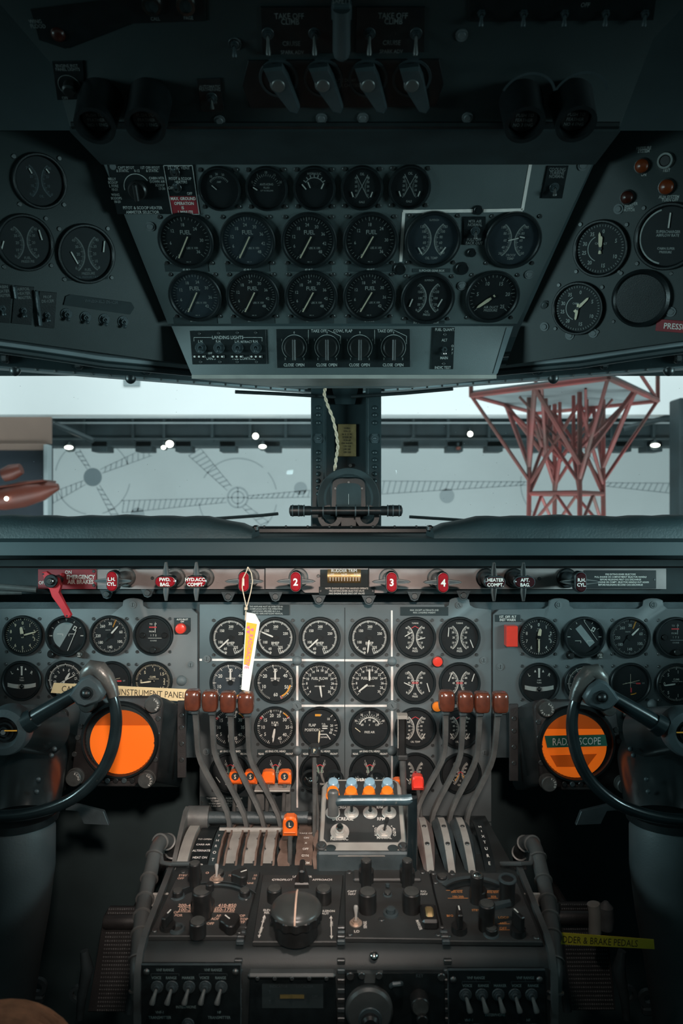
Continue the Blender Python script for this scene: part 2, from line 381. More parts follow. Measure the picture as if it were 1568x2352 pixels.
_b = OVB.hit(784, 748)
LOW = Pl(_b, (1, 0, 0), (0, -0.22, 0.975))
TOP = Pl((0, 0.93, ZC + 0.485), (1, 0, 0), (0, -1, 0.5))
def sideplane(a, b, c, flip):
    p1 = W(*a); p2 = W(*b); p3 = W(*c)
    return Pl(p1, (p1 - p3) if not flip else (p3 - p1), p2 - p1)
OVL = sideplane((388, 745, 1.205), (235, 370, 1.055), (0, 775, 1.07), False)
OVR = sideplane((1186, 745, 1.205), (1360, 370, 1.055), (1568, 775, 1.07), True)
PT = Pl((0, 1.09, ZC - 0.5316), (1, 0, 0), (0, 0.14, 0.0183))
PF = Pl((0, 0.925, ZC - 0.5637), (1, 0, 0), (0, 0.0, 1.0))
RP = Pl((0, 1.12, ZC - 0.5033), (1, 0, 0), (0, 0.10, 0.0605))
# shared small meshes
_s = MB().cyl(0, 0, 0, 0.0012, 0.0028, n=10, bev=0.0005); ME_SCREW = _s.mesh('screw', M_SCREW)
_s = MB().cyl(0, 0, 0, 0.0014, 0.0070, n=16).cyl(0, 0, 0.0014, 0.0030, 0.0045, n=14, bev=0.0008); ME_FAST = _s.mesh('slotted_fastener', M_BUMP)
ME_SLOT = MB().box(0, 0, 0.0031, 0.0012, 0.0080, 0.0004).mesh('slot', M_MATTE)
def screw(parent, x, y, z=0, name='screw', s=1.0):
    return part(name, ME_SCREW, None, parent, mtx=T(x, y, z) @ Matrix.Scale(s, 4))

# ================================================================== SETTING
def tri_plate(pl, px, z0, z1, bev=0):      # plate following a pixel polygon lying in a real plane; returns mesh in plane coordinates
    return MB().prism([pl.loc(a, b) for a, b in px], z0, z1, bev=bev)
def plframe(pl):
    M = Matrix.Identity(4)
    for i, a in enumerate((pl.u, pl.v, pl.n, pl.o)):
        for j in range(3): M[j][i] = a[j]
    return M
o = struct('floor', MB().box(0, 0.2, -0.02, 2.4, 3.6, 0.04), M_VOID)
o = struct('wall_front', MB().box(0, 1.80, 0.595, 2.4, 0.04, 1.19), M_VOID)
for sd, nm in ((-1, 'wall_left'), (1, 'wall_right')):
    m = MB().box(sd * 1.06, 0.75, 0.58, 0.04, 2.1, 1.16).box(sd * 1.06, 0.75, 1.83, 0.04, 2.1, 0.36).box(sd * 1.06, 1.28, 1.4, 0.04, 0.3, 0.52)
    struct(nm, m, M_VOID)
# cockpit roof behind the overhead panels
m = MB().add([(-1.1, -0.6, ZC + .70), (1.1, -0.6, ZC + .70), (1.1, 1.0, ZC + .64), (-1.1, 1.0, ZC + .64), (-1.1, 1.85, ZC + .34), (1.1, 1.85, ZC + .34)], [(0, 1, 2, 3), (3, 2, 5, 4)])
struct('ceiling', m, M_VOID)
# ---- hangar
YH = 16.0
m = MB().box(0, YH + .15, ZC + 0.2, 34, 0.3, 6.4)
hw = struct('wall_back', m, M_WALLH)
hf = struct('trim_1', MB().box(0, 10, -2.62, 40, 15, 0.1), M_DECK)  # floor slab of the hangar hall
m = MB().prism([(-17, 0), (17, 0), (17, 3.0), (-17, 3.0)], 0, 0.3)
q = W(784, 957, 13.6)
struct('wall_upper', m, M_WALLU, mtx=Matrix.Translation((0, 13.6, q.z)) @ RX(90))
def hp(px, py, Y=YH - .012): p = W(px, py, Y); return p
# mural, as printed flat on the wall
mw = MB(); md = MB(); MW = Matrix.Translation((0, YH - .006, ZC)) @ RX(90)
kh = YH / F
def mc(px, py): return ((px - CX) * kh, (CY - py) * kh)
def mring(px, py, r, w, a0=0, a1=360, mb=mw):
    x, y = mc(px, py); mb.arc(x, y, (r - w / 2) * kh, (r + w / 2) * kh, a0, a1, n=48)
def mline(x0, y0, x1, y1, w=2): a = mc(x0, y0); b = mc(x1, y1); mw.line(*a, *b, w * kh)
def blade(x0, y0, x1, y1, w0, w1, n):
    d = math.hypot(x1 - x0, y1 - y0); nx, ny = -(y1 - y0) / d, (x1 - x0) / d
    mline(x0 + nx * w0, y0 + ny * w0, x1 + nx * w1, y1 + ny * w1); mline(x0 - nx * w0, y0 - ny * w0, x1 - nx * w1, y1 - ny * w1)
    for i in range(n):
        t = (i + .5) / n; t2 = min(1, t + .6 / n); w = w0 + (w1 - w0) * t; w2 = w0 + (w1 - w0) * t2
        mline(x0 + (x1 - x0) * t + nx * w, y0 + (y1 - y0) * t + ny * w, x0 + (x1 - x0) * t2 - nx * w2, y0 + (y1 - y0) * t2 - ny * w2, 3.2)
for c, a in ((213, (100, 165)), (213, (190, 255)), (213, (280, 345)), (213, (10, 70))): mring(c, 1096, 86, 2.5, *a)
mring(546, 1143, 90, 2.5, 300, 400); mring(546, 1143, 90, 2.5, 50, 78); mring(546, 1143, 90, 2.5, 190, 262); mring(546, 1143, 90, 2.5, 100, 160)
md.disc(*mc(213, 1096), 21 * kh); mring(546, 1143, 23, 4); mring(546, 1143, 14, 3); mline(523, 1143, 569, 1143, 3); mline(546, 1120, 546, 1166, 3)
blade(232, 1083, 345, 1036, 5, 11, 9); blade(195, 1108, 117, 1145, 5, 12, 7); blade(204, 1076, 178, 1036, 4, 6, 4); blade(225, 1116, 270, 1195, 4, 8, 7)
blade(527, 1122, 445, 1036, 7, 16, 10); blade(520, 1149, 280, 1164, 5, 14, 20); blade(570, 1142, 712, 1134, 3, 8, 12); blade(560, 1162, 610, 1205, 5, 9, 4)
mw.disc(*mc(690, 1122), 15 * kh); mw.disc(*mc(316, 1182), 16 * kh); mw.disc(*mc(1026, 1139), 17 * kh)
blade(1225, 1110, 876, 1120, 3, 15, 26); blade(1375, 1112, 1548, 1122, 3, 12, 13); mring(1287, 1110, 92, 2.5, 200, 280); mring(1287, 1110, 92, 2.5, 300, 350); mring(1287, 1110, 92, 2.5, 20, 60)
part('mural_drawing', mw, M_MURAL, hw, label='pale grey propeller drawings printed on the white wall', mtx=MW, smooth=False)
part('mural_hub', md, M_MURAL2, hw, label='dark grey round hub of the left propeller drawing', mtx=MW, smooth=False)
# dark truss beam across the hall
a = W(0, 955, 14); b = W(0, 1030, 14)
t = thing('roof_beam', 'dark steel beam crossing the whole hall above the mural wall', 'beam', T(0, 14, ZC))
m = MB().box(2.0, 0, (a.z + b.z) / 2 - ZC - .03, 22, 0.5, a.z - b.z - .10); part('web', m, M_TRUSS, t)
for i, pxx in enumerate([238, 337, 427, 527, 628, 940, 1040, 1130, 1220, 1300, 1420, 1490]):
    m = MB().box((pxx - CX) * 14 / F, -.05, b.z - ZC + .02, 0.30, 0.4, 0.20, bev=0.01); part('mounting_block', m, M_TRUSS, t)
for y, r in ((958, .03), (976, .018), (1012, .022)):
    m = MB().tube([(-11, -.33, (CY - y) * 14 / F), (11, -.33, (CY - y) * 14 / F)], r, 8); part('rail', m, M_DECK if y == 976 else M_TRUSS, t)
for i in range(17):
    x = -5.4 + i * .75 + random.uniform(-.15, .15); m = MB().box(x, -.3, (CY - 992) * 14 / F, 0.05, 0.06, 0.42); part('strut', m, M_TRUSS, t)
m = MB().tube([W(112, 968, 13.4) - t.location, W(215, 1012, 13.4) - t.location], .05, 8); part('strut', m, M_TRUSS, t)
m = MB().tube([W(1568, 950, 13.4) - t.location, W(1430, 985, 13.4) - t.location], .05, 8); part('strut', m, M_TRUSS, t)
# hanging rods
for i, pxx in enumerate([28, 90, 150, 211, 272, 333, 394, 455, 518, 1450]):
    y0, y1 = (840, 914) if i < 9 else (845, 905)
    p = W(pxx, y1, 13.56)
    tag(part('hanging_rod', MB().box(0, 0, 0.55, 0.04, 0.06, 1.1, bev=.005), M_TRUSS, mtx=T(p.x, 13.56, p.z)),
        ['dark hanging rod between the two bright lamps at far left', 'dark hanging rod just left of the second bright lamp', 'dark hanging rod just right of the second bright lamp', 'fourth dark hanging rod from the left', 'fifth dark hanging rod from the left', 'sixth dark hanging rod, seen right of the pale ceiling patch', 'seventh dark hanging rod from the left', 'eighth dark hanging rod from the left', 'short dark hanging rod nearest the windscreen post on the left', 'dark hanging rod behind the red tower deck at right'][i], 'rod', 'rods hanging in front of the white upper wall')
for i, (pxx, pyy, ww, hh) in enumerate([(4, 862, 30, 30), (119, 862, 36, 26), (1556, 855, 36, 30)]):
    p = W(pxx, pyy, 13.5)
    t2 = thing('ceiling_lamp', ['bright square lamp cut off by the left edge of the photo', 'bright square lamp, second from the left', 'bright square lamp at the right edge beyond the tower'][i], 'lamp', T(p.x, p.y, p.z), 'square lamps high in the hall')
    k = 13.5 / F
    part('lamp_housing', MB().box(0, .05, -.06, ww * k, .08, hh * k + .16, bev=.01), M_TRUSS, t2)
    part('diffuser', MB().box(0, -.01, .03, ww * k * .86, .04, hh * k * .8, bev=.008), M_LAMP, t2)
tag(part('ceiling_patch', MB().box(0, 0, 0, .30, .05, .12, bev=.01), M_DECK, mtx=T(*W(303, 880, 13.3))), 'pale grey panel hanging high between the rods', 'panel')
sp = [(159, 1028, 11, 5, 'warm oval spotlight below the beam, leftmost'), (376, 1028, 6, 5, 'small warm spotlight left of a clear one'), (390, 1020, 10, 9, 'round clear spotlight near the middle of the left window'), (587, 1002, 8, 8, 'round white spotlight high on the beam, left window'), (603, 1026, 10, 5, 'warm oval spotlight nearest the windscreen post'), (1079, 997, 7, 7, 'round white spotlight high on the beam left of the tower'), (1052, 1030, 7, 5, 'dim brown spotlight left of the tower'), (1503, 1023, 12, 5, 'warm oval spotlight right of the tower'), (1560, 1001, 8, 8, 'round white spotlight at the right edge'), (1274, 1024, 3, 3, 'tiny spotlight seen through the tower lattice')]
for x, y, rx, ry, lb in sp:
    p = W(x, y, 13.62); k = 13.62 / F * .85
    t2 = thing('spotlight', lb, 'spotlight', T(p.x, p.y, p.z), 'spotlights along the dark beam')
    part('lamp_body', MB().cyl(0, 0, 0, .16, rx * k * 1.05, rx * k * .8, n=16, M=RX(-90) @ T(0, ry * k * .2, 0)).box(0, .10, .08, .03, .22, .05), M_TRUSS, t2)
    part('bulb', MB().lathe([(rx * k * math.cos(j * PI / 10), ry * k * math.sin(j * PI / 10)) for j in range(-5, 6)], 16, T(0, -.02, 0)), M_LAMP if lb[:3] != 'dim' else M_COPPER, t2)
# left exhibit bay with dark interior and copper aeroplane
p0 = W(0, 1036, 12); k = 12 / F
t = thing('exhibit_bay', 'dark exhibit bay with brown header at the left of the hall', 'doorway', T(0, 12, ZC))
part('back_panel', MB().box((40 - CX) * k, .1, (CY - 1140) * k, 150 * k, .05, 240 * k), M_NAVY, t)
part('header', MB().box((30 - CX) * k, 0, (CY - 1027) * k, 156 * k, .12, 14 * k, bev=.01), M_BROWN, t)
part('jamb', MB().box((110 - CX) * k, 0, (CY - 1140) * k, 10 * k, .2, 236 * k, bev=.01), M_DECK, t)
part('upper_panel', MB().box((40 - CX) * k, .06, (CY - 988) * k, 150 * k, .05, 62 * k), M_BROWN, t)
p = W(30, 1140, 11.2)
t = thing('display_aeroplane', 'small copper coloured aeroplane nose shown in the dark exhibit bay', 'aeroplane', T(p.x, p.y, p.z))
prof = [(.01, -.55), (.12, -.42), (.18, -.15), (.2, .15), (.16, .45), (.05, .7)]
part('fuselage', MB().lathe(prof, 20, RY(78)), M_COPPER, t)
part('wing', MB().box(.1, .1, .16, .9, .5, .03, bev=.01, M=RY(-8)), M_COPPER, t)
part('engine_cowl', MB().lathe([(.01, -.1), (.1, -.08), (.12, .05), (.08, .2)], 16, T(.0, -.15, .34) @ RY(70)), M_COPPER, t)
part('landing_light', MB().dome(0, 0, 0, .03, .03, M=T(0, -.22, -.04) @ RX(90)), M_LAMP, t)
tag(part('exhibit_column', MB().box(0, 0, 0, .3, .4, 3.0, bev=.02), M_TRUSS, mtx=T(*W(1568, 1120, 12.6))), 'dark column at the right edge of the hall', 'column')
# red lattice tower
t = thing('lattice_tower', 'red steel lattice tower with grey square deck outside the right window', 'tower', T(2.5, 8.3, ZC))
o0 = Vector((2.5, 8.3, 0)); H = 1.27
A, B, C = Vector((1.41, 8.06, H)) - o0, Vector((2.52, 7.0, H)) - o0, Vector((3.60, 8.43, H)) - o0; D_ = A + C - B
cs = [A, B, C, D_]; cen = (A + C) / 2
m = MB().prism([(c.x, c.y) for c in cs], H + .01, H + .05); part('deck', m, M_DECK, t, label='grey square deck of the tower')
def beam(a, b, r=.028, nm='beam'): part(nm, MB().tube([a, b], r, 6), M_TOWER, t, smooth=False)
for i in range(4): beam(cs[i], cs[(i + 1) % 4], .030, 'deck_edge')
ring = []
for c in cs:
    d = (c - cen); d.z = 0; d.normalize(); ring.append(Vector((cen.x + d.x * .44, cen.y + d.y * .44, .205)))
hub = [Vector((r.x * .55 + cen.x * .45, r.y * .55 + cen.y * .45, .62)) for r in ring]
for i in range(4):
    j = (i + 1) % 4; mid = (cs[i] + cs[j]) / 2
    beam(ring[i], ring[j], .026); beam(cs[i], ring[i] + Vector((0, 0, .14)), .020); beam(mid, ring[i] + Vector((0, 0, .3)), .027); beam(mid, ring[j] + Vector((0, 0, .3)), .027)
    beam(ring[i], ring[i] + Vector((0, 0, 1.06)), .026)
    beam(ring[i] + Vector((0, 0, .95)), ring[j] + Vector((0, 0, .1)), .02, 'brace'); beam(ring[j] + Vector((0, 0, .95)), ring[i] + Vector((0, 0, .1)), .02, 'brace')
    q = cs[i] * .45 + cs[j] * .55; beam(q, hub[i], .018, 'brace'); beam(cs[i] * .5 + cen * .5 + Vector((0, 0, .0)), hub[j], .015, 'brace')
    beam(hub[i], hub[i] + Vector((0, 0, .64)), .02, 'brace'); beam(hub[i], ring[i], .022, 'brace')
    f = Vector((ring[i].x * 1.12 - cen.x * .12, ring[i].y * 1.12 - cen.y * .12, -2.6)); beam(ring[i], f, .026, 'leg')
    g = ring[j] * .55 + ring[i] * .45; beam(g + Vector((0, 0, -.02)), ring[j] + Vector((0, 0, -.38)), .018, 'brace'); beam(g + Vector((0, 0, -.02)), ring[i] + Vector((0, 0, -.38)), .018, 'brace')
    beam(cs[i] + Vector((0, 0, 0)), cs[i] + Vector((0, 0, .6)), .024, 'post')
beam(cs[0] + Vector((0, 0, .5)), cs[1] + Vector((0, 0, .5)), .02, 'rail'); beam(cs[1] + Vector((0, 0, .5)), cs[2] + Vector((0, 0, .5)), .02, 'rail'); beam(cs[1] + Vector((0, 0, .5)), cs[2], .02, 'brace')

# ================================================================== WINDSCREEN
zt, zb = .286, -.06
for sd, n in ((-1, 1), (1, 2)):
    # glass pane along the swept line
    P0 = Vector((sd * .05, 1.765, ZC)); P1 = Vector((sd * .98, 1.315, ZC))
    d = (P1 - P0).normalized(); nn = Vector((-d.y, d.x, 0)) * .006
    V = [P0 + Vector((0, 0, zb)), P1 + Vector((0, 0, zb)), P1 + Vector((0, 0, zt)), P0 + Vector((0, 0, zt))]
    m = MB().add(V, [(0, 1, 2, 3)])
    wn = struct('window_%d' % n, m, G_WIND); wn['label'] = 'dusty %s windscreen pane' % ('left' if n == 1 else 'right')
    def bar(y0, z0, z1, th, off=0): # bar along the pane line
        a = P0 + Vector((0, -off, 0)); b = P1 + Vector((0, -off, 0)); q = Vector((0, -th, 0))
        V = [a + Vector((0, 0, z0)), b + Vector((0, 0, z0)), b + Vector((0, 0, z1)), a + Vector((0, 0, z1))]; V += [v + q for v in V]
        return MB().add(V, [(0, 1, 2, 3), (7, 6, 5, 4), (0, 4, 5, 1), (1, 5, 6, 2), (2, 6, 7, 3), (3, 7, 4, 0)])
    fr = struct('trim_%d' % (n + 1), bar(0, zt - .004, zt + .035, .05), M_FRAME); fr['label'] = 'dark windscreen top frame, %s' % ('left' if n == 1 else 'right')
    part('lit_edge_flange', bar(0, zt - .008, zt - .003, .028, .012), M_RIM, fr)  # pale metal puts the light-lit lower edge into its colour
    part('upper_moulding', bar(0, zt + .036, zt + .075, .09), M_FRAME, fr)
    for j in range(7):
        q = P0 + (P1 - P0) * (.12 + j * .13) + Vector((0, -.056, zt + .008))
        part('clip', MB().box(0, 0, 0, .016, .014, .018, bev=.004).cyl(0, 0, -.002, .006, .006, n=8, M=RX(90)), M_BLACK, fr, mtx=T(*q))
    for j in range(26):
        q = P0 + (P1 - P0) * (.05 + j * .034) + Vector((0, -.040, zt - .006)); part('rivet', ME_SCREW, None, fr, mtx=T(*q) @ RX(90))
# centre post
t = thing('windscreen_post', 'dark riveted centre post between the two windscreen panes', 'post', T(0.006, 1.70, ZC))
k = 1.70 / F
def pc(x, y): return ((x - 790) * k, (CY - y) * k)
for x0, x1 in ((714, 746), (843, 875)):
    part('flange', MB().box(((x0 + x1) / 2 - 790) * k, 0, (CY - 1050) * k, (x1 - x0) * k, .014, 350 * k, bev=.003), M_FRAME, t)
    part('web', MB().box((x1 - 790 if x0 < 790 else x0 - 790) * k, .02, (CY - 1050) * k, .006, .05, 350 * k), M_FRAME, t)
    xc = (x0 + x1) / 2 + 1
    for y in (938, 954, 972, 1040, 1057, 1073, 1089, 1105, 1120, 1135):
        part('rivet', MB().dome(0, 0, 0, .0058, .004, 12, 4), M_FRAME, t, mtx=T((xc - 790) * k, -.007, (CY - y) * k) @ RX(90))
    part('bolt', MB().cyl(0, 0, 0, .003, .012, n=6).cyl(0, 0, .003, .006, .008, n=16).dome(0, 0, .006, .004, .003, 12, 3), M_CAST, t, mtx=T((xc - 790) * k, -.007, (CY - 1008) * k) @ RX(90))
part('back_plate', MB().box(0, .045, (CY - 1045) * k, 104 * k, .012, 360 * k), M_FRAME, t)
part('gusset', MB().prism([((x - 790) * k, (CY - y) * k) for x, y in ((760, 880), (825, 880), (815, 925), (770, 925))], 0, .004, RX(90) @ T(0, 0, -.03)), M_FRAME, t)
part('identification_plate', MB().box((797 - 790) * k, .034, (CY - 1008) * k, 44 * k, .003, 76 * k, bev=.001), M_BRASS, t, label='tan printed plate on the post')
m = MB()
for i in range(9): m.text(['GYRO', 'SYN 12', 'N  E  S  W', 'STEER 30', 'FOR 60', 'ON RADIO', '120 118', '240 241', '330 333'][i], (797 - 790) * k, (CY - 980 - i * 7) * k, .0042, M=T(0, .0318, 0) @ RX(90))
part('lettering', m, M_INK, t, smooth=False)
part('screw', ME_SCREW, None, t, mtx=T((805 - 790) * k, .035, (CY - 1067) * k) @ RX(90) @ Matrix.Scale(1.7, 4))
# top gutter tubes & small inner frame bars at the centre
m = MB().tube([W(540, 900, 1.62), W(650, 905, 1.66), W(770, 912, 1.68)], .004, 8); tag(part('trim_tube', m, M_BLACK), 'thin black tube above the left pane beside the post', 'tube')
m = MB().tube([W(1040, 893, 1.62), W(930, 903, 1.66), W(806, 911, 1.68)], .004, 8); tag(part('trim_tube', m, M_BLACK), 'thin black tube above the right pane beside the post', 'tube')
# twisted wire
t = thing('twisted_wire', 'pale twisted wire hanging down in front of the windscreen post', 'wire', T(0, 1.64, ZC))
for ph in (0, PI):
    pts = []
    ctl = [(748, 885), (744, 905), (752, 930), (764, 960), (772, 995), (776, 1025), (772, 1052), (768, 1082)]
    for i in range(40):
        f_ = i / 39 * (len(ctl) - 1); a = int(min(f_, len(ctl) - 2)); fr_ = f_ - a
        x = ctl[a][0] * (1 - fr_) + ctl[a + 1][0] * fr_; y = ctl[a][1] * (1 - fr_) + ctl[a + 1][1] * fr_
        q = W(x, y, 1.655); pts.append((q.x + .0022 * math.cos(i * 1.1 + ph), q.y - 1.64 + .0022 * math.sin(i * 1.1 + ph), q.z - ZC))
    part('strand', MB().tube(pts, .0019, 6), M_STRING, t)
# standby compass on the post foot
p = W(800, 1145, 1.60); k = 1.60 / F
t = thing('standby_compass', 'round black compass housing at the foot of the windscreen post', 'compass', T(p.x, p.y, p.z))
part('rear_disc', MB().ring([(52 * k, .0), (70 * k, .0), (72 * k, -.01), (72 * k, -.03), (52 * k, -.03)], 48, RX(90)), M_MATTE, t)
part('case', MB().cyl(0, 0, -.05, .005, 60 * k, n=36, bev=.008, M=RX(90)), M_MATTE, t)
def arch(w_, h_, y0): return [(-w_, y0), (w_, y0)] + [(w_ * math.copysign(abs(math.cos(a)) ** .6, math.cos(a)), h_ * .45 + h_ * .55 * math.sin(a) ** .6) for a in [PI * i / 12 for i in range(13)]]
part('face_frame', MB().prism(arch(41 * k, 48 * k, -40 * k), .005, .036, RX(90), bev=.004), M_BLACK, t)
part('window', MB().prism(arch(28 * k, 34 * k, -36 * k), .036, .0375, RX(90)), M_MATTE, t)
part('lubber_line', MB().box(0, -.038, -.002, .0008, .001, .022), M_DIM, t)
for x, y in ((-30, 22), (0, 36), (30, 22)): screw(t, 0, 0).matrix_local = T(x * k, -.037, y * k) @ RX(90)
for sx in (-1, 1): part('lug', MB().ring([(16 * k, 0), (27 * k, 0), (27 * k, .012), (16 * k, .012)], 24, T(sx * 42 * k, -.02, -42 * k) @ RX(90)), M_BLACK, t)
part('mounting_foot', MB().box(0, .0, -52 * k, 46 * k, .05, 40 * k, bev=.006), M_BLACK, t)
p = W(794, 1173, 1.53); k = 1.53 / F
t = thing('grab_bar', 'short black horizontal bar with ribbed ends in front of the compass', 'bar', T(p.x, p.y, p.z))
part('bar', MB().lathe([(9 * k, -118 * k), (9.5 * k, 118 * k)], 20, RY(90)), M_BLACK, t)
for sx in (-1, 1):
    part('end_grip', MB().lathe([(6 * k, 130 * k), (12.5 * k, 127 * k), (13 * k, 100 * k), (11 * k, 96 * k), (11 * k, 82 * k), (9 * k, 78 * k)], 20, RY(90 * sx)), M_BLACK, t)
    for q in (122, 108, 96, 52, 22): part('band', MB().ring([(9 * k, (q - 1.5) * k), (13.6 * k, (q - 1.5) * k), (13.6 * k, (q + 1.5) * k), (9 * k, (q + 1.5) * k)], 24, RY(90 * sx)), M_CAST, t)
# wipers outside
tag(part('wiper_arm', MB().tube([W(484, 1192, 1.8), W(600, 1184, 1.84), W(638, 1180, 1.86)], .0042, 6), M_MATTE), 'thin dark wiper arm outside the left pane', 'wiper')
tag(part('wiper_arm', MB().tube([W(940, 1187, 1.84), W(1050, 1194, 1.8), W(1120, 1200, 1.78)], .0040, 6), M_MATTE), 'thin dark wiper arm outside the right pane', 'wiper')

# ================================================================== GLARESHIELD
z = ZC
def xext(poly, x0, x1): # polygon in (y,z) extruded along x
    n = len(poly); V = [(x0, a, b) for a, b in poly] + [(x1, a, b) for a, b in poly]
    return MB().add(V, [tuple(range(n)), tuple(range(n, 2 * n))[::-1]] + [(i, n + i, n + (i + 1) % n, (i + 1) % n) for i in range(n)])
t = thing('glareshield', 'dark teal glareshield shelf running the full width above the instrument panel', 'glareshield', T(0, 1.27, ZC))
m = xext([(0, -.0745), (0, -.0690), (.004, -.052), (.020, -.046), (.46, -.042), (.46, -.052), (.02, -.060), (.006, -.0745)], -1.04, 1.04); part('shelf', m, M_LIP, t)
part('rear_roll', MB().tube([(-.42, .27, -.040), (.42, .27, -.040)], .011, 10), M_BLACK, t)
for i in range(12): part('stud', ME_SCREW, None, t, mtx=T(-.25 + i * .045, .262, -.030) @ RX(40))
# pads
for sd in (-1, 1):
    x_in = W(588, 1240, 1.36).x if sd < 0 else W(986, 1240, 1.36).x
    t = thing('glareshield_pad', 'black padded roll on the %s of the glareshield' % ('left' if sd < 0 else 'right'), 'pad', T(0, 1.36, ZC), 'padded rolls on the glareshield')
    X0 = x_in; segs = 40; V = []; Fc = []; npf = 12; L_ = 1.02 - abs(X0)
    for i in range(segs + 1):
        u = i / segs; x = X0 + sd * L_ * u; d = L_ * u
        h = .008 + .024 * min(1, d / .10) ** .7
        h += .0012 * math.sin(i * 1.9) + .001 * math.sin(i * .7)
        if sd < 0 and u > .62: h -= .002
        for k_ in range(npf):
            an = PI * k_ / (npf - 1)
            V.append((x, -.065 * math.cos(an) - .005, -.052 + (h + .014) * math.sin(an) ** .55))
    for i in range(segs):
        for k_ in range(npf - 1): Fc.append((i * npf + k_, i * npf + k_ + 1, (i + 1) * npf + k_ + 1, (i + 1) * npf + k_))
    Fc.append(tuple(range(npf)))
    part('padding', MB().add(V, Fc), M_PAD, t, ang=60)
    part('seam', MB().tube([(X0 + sd * .004 + sd * L_ * i / 20, -.067, -.049 + .0008 * math.sin(i * 2)) for i in range(21)], .0018, 6), M_LEATH, t)
    part('end_clip', MB().box(X0, 0, -.030, .010, .03, .012, bev=.003), M_BLACK, t)

# ================================================================== GAUGES
class Dial:
    def __init__(s, R): s.R = R; s.m = {}; s.hands = []; s.extra = []
    def g(s, c): return s.m.setdefault(c, MB())
    def xy(s, a, r): a = math.radians(a); return (s.R * r * math.sin(a), s.R * r * math.cos(a))
    def ticks(s, a0, a1, n, r0, r1, w=.02, c='w', cx=0, cy=0):
        for i in range(n + 1):
            a = a0 + (a1 - a0) * i / n; x, y = s.xy(a, r0); X, Y = s.xy(a, r1)
            s.g(c).line(x + cx * s.R, y + cy * s.R, X + cx * s.R, Y + cy * s.R, w * s.R, 0)
    def nums(s, L, a0, a1, r, h=.16, c='w', rot=False, sx=.85):
        for i, t in enumerate(L):
            a = a0 + (a1 - a0) * i / max(1, len(L) - 1); x, y = s.xy(a, r)
            s.g(c).text(str(t), x, y, h * s.R, rot=-a if rot else 0, sx=sx)
    def at(s, L, r, h=.16, c='w'):
        for t, a in L: x, y = s.xy(a, r); s.g(c).text(str(t), x, y, h * s.R)
    def text(s, t, x, y, h, c='w', rot=0, sx=.85, bold=.012): s.g(c).text(t, x * s.R, y * s.R, h * s.R, rot=rot, sx=sx, bold=bold)
    def arc(s, r0, r1, a0, a1, c='w', cx=0, cy=0): s.g(c).arc(cx * s.R, cy * s.R, r0 * s.R, r1 * s.R, a0, a1)
    def line(s, x0, y0, x1, y1, w=.02, c='w'): s.g(c).line(x0 * s.R, y0 * s.R, x1 * s.R, y1 * s.R, w * s.R)
    def poly(s, P, c='w'): s.g(c).add([(x * s.R, y * s.R, 0) for x, y in P], [tuple(range(len(P)))])
    def hand(s, a, r0=-.18, r1=.8, w=.055, c='w', tail=.6, hub=.09, px=0, py=0): s.hands.append((a, r0, r1, w, c, hub, px, py))
    def seg(s, x0, y0, x1, y1, w=.05, c='w'): s.hands.append(('seg', x0, y0, x1, y1, w, c))
CM = {'w': M_WHITE, 'd': M_DIM, 'c': M_CREAM, 'r': M_RED, 'o': M_ORM, 'g': M_GRM, 'k': M_MATTE, 'h': M_HORL, 'b': M_BALL}
CN = {'w': 'dial_markings', 'd': 'faint_markings', 'c': 'cream_markings', 'r': 'red_marking', 'o': 'orange_marking', 'g': 'green_marking', 'k': 'dark_marking', 'h': 'horizon_disc', 'b': 'slip_tube'}
RINGS = {}
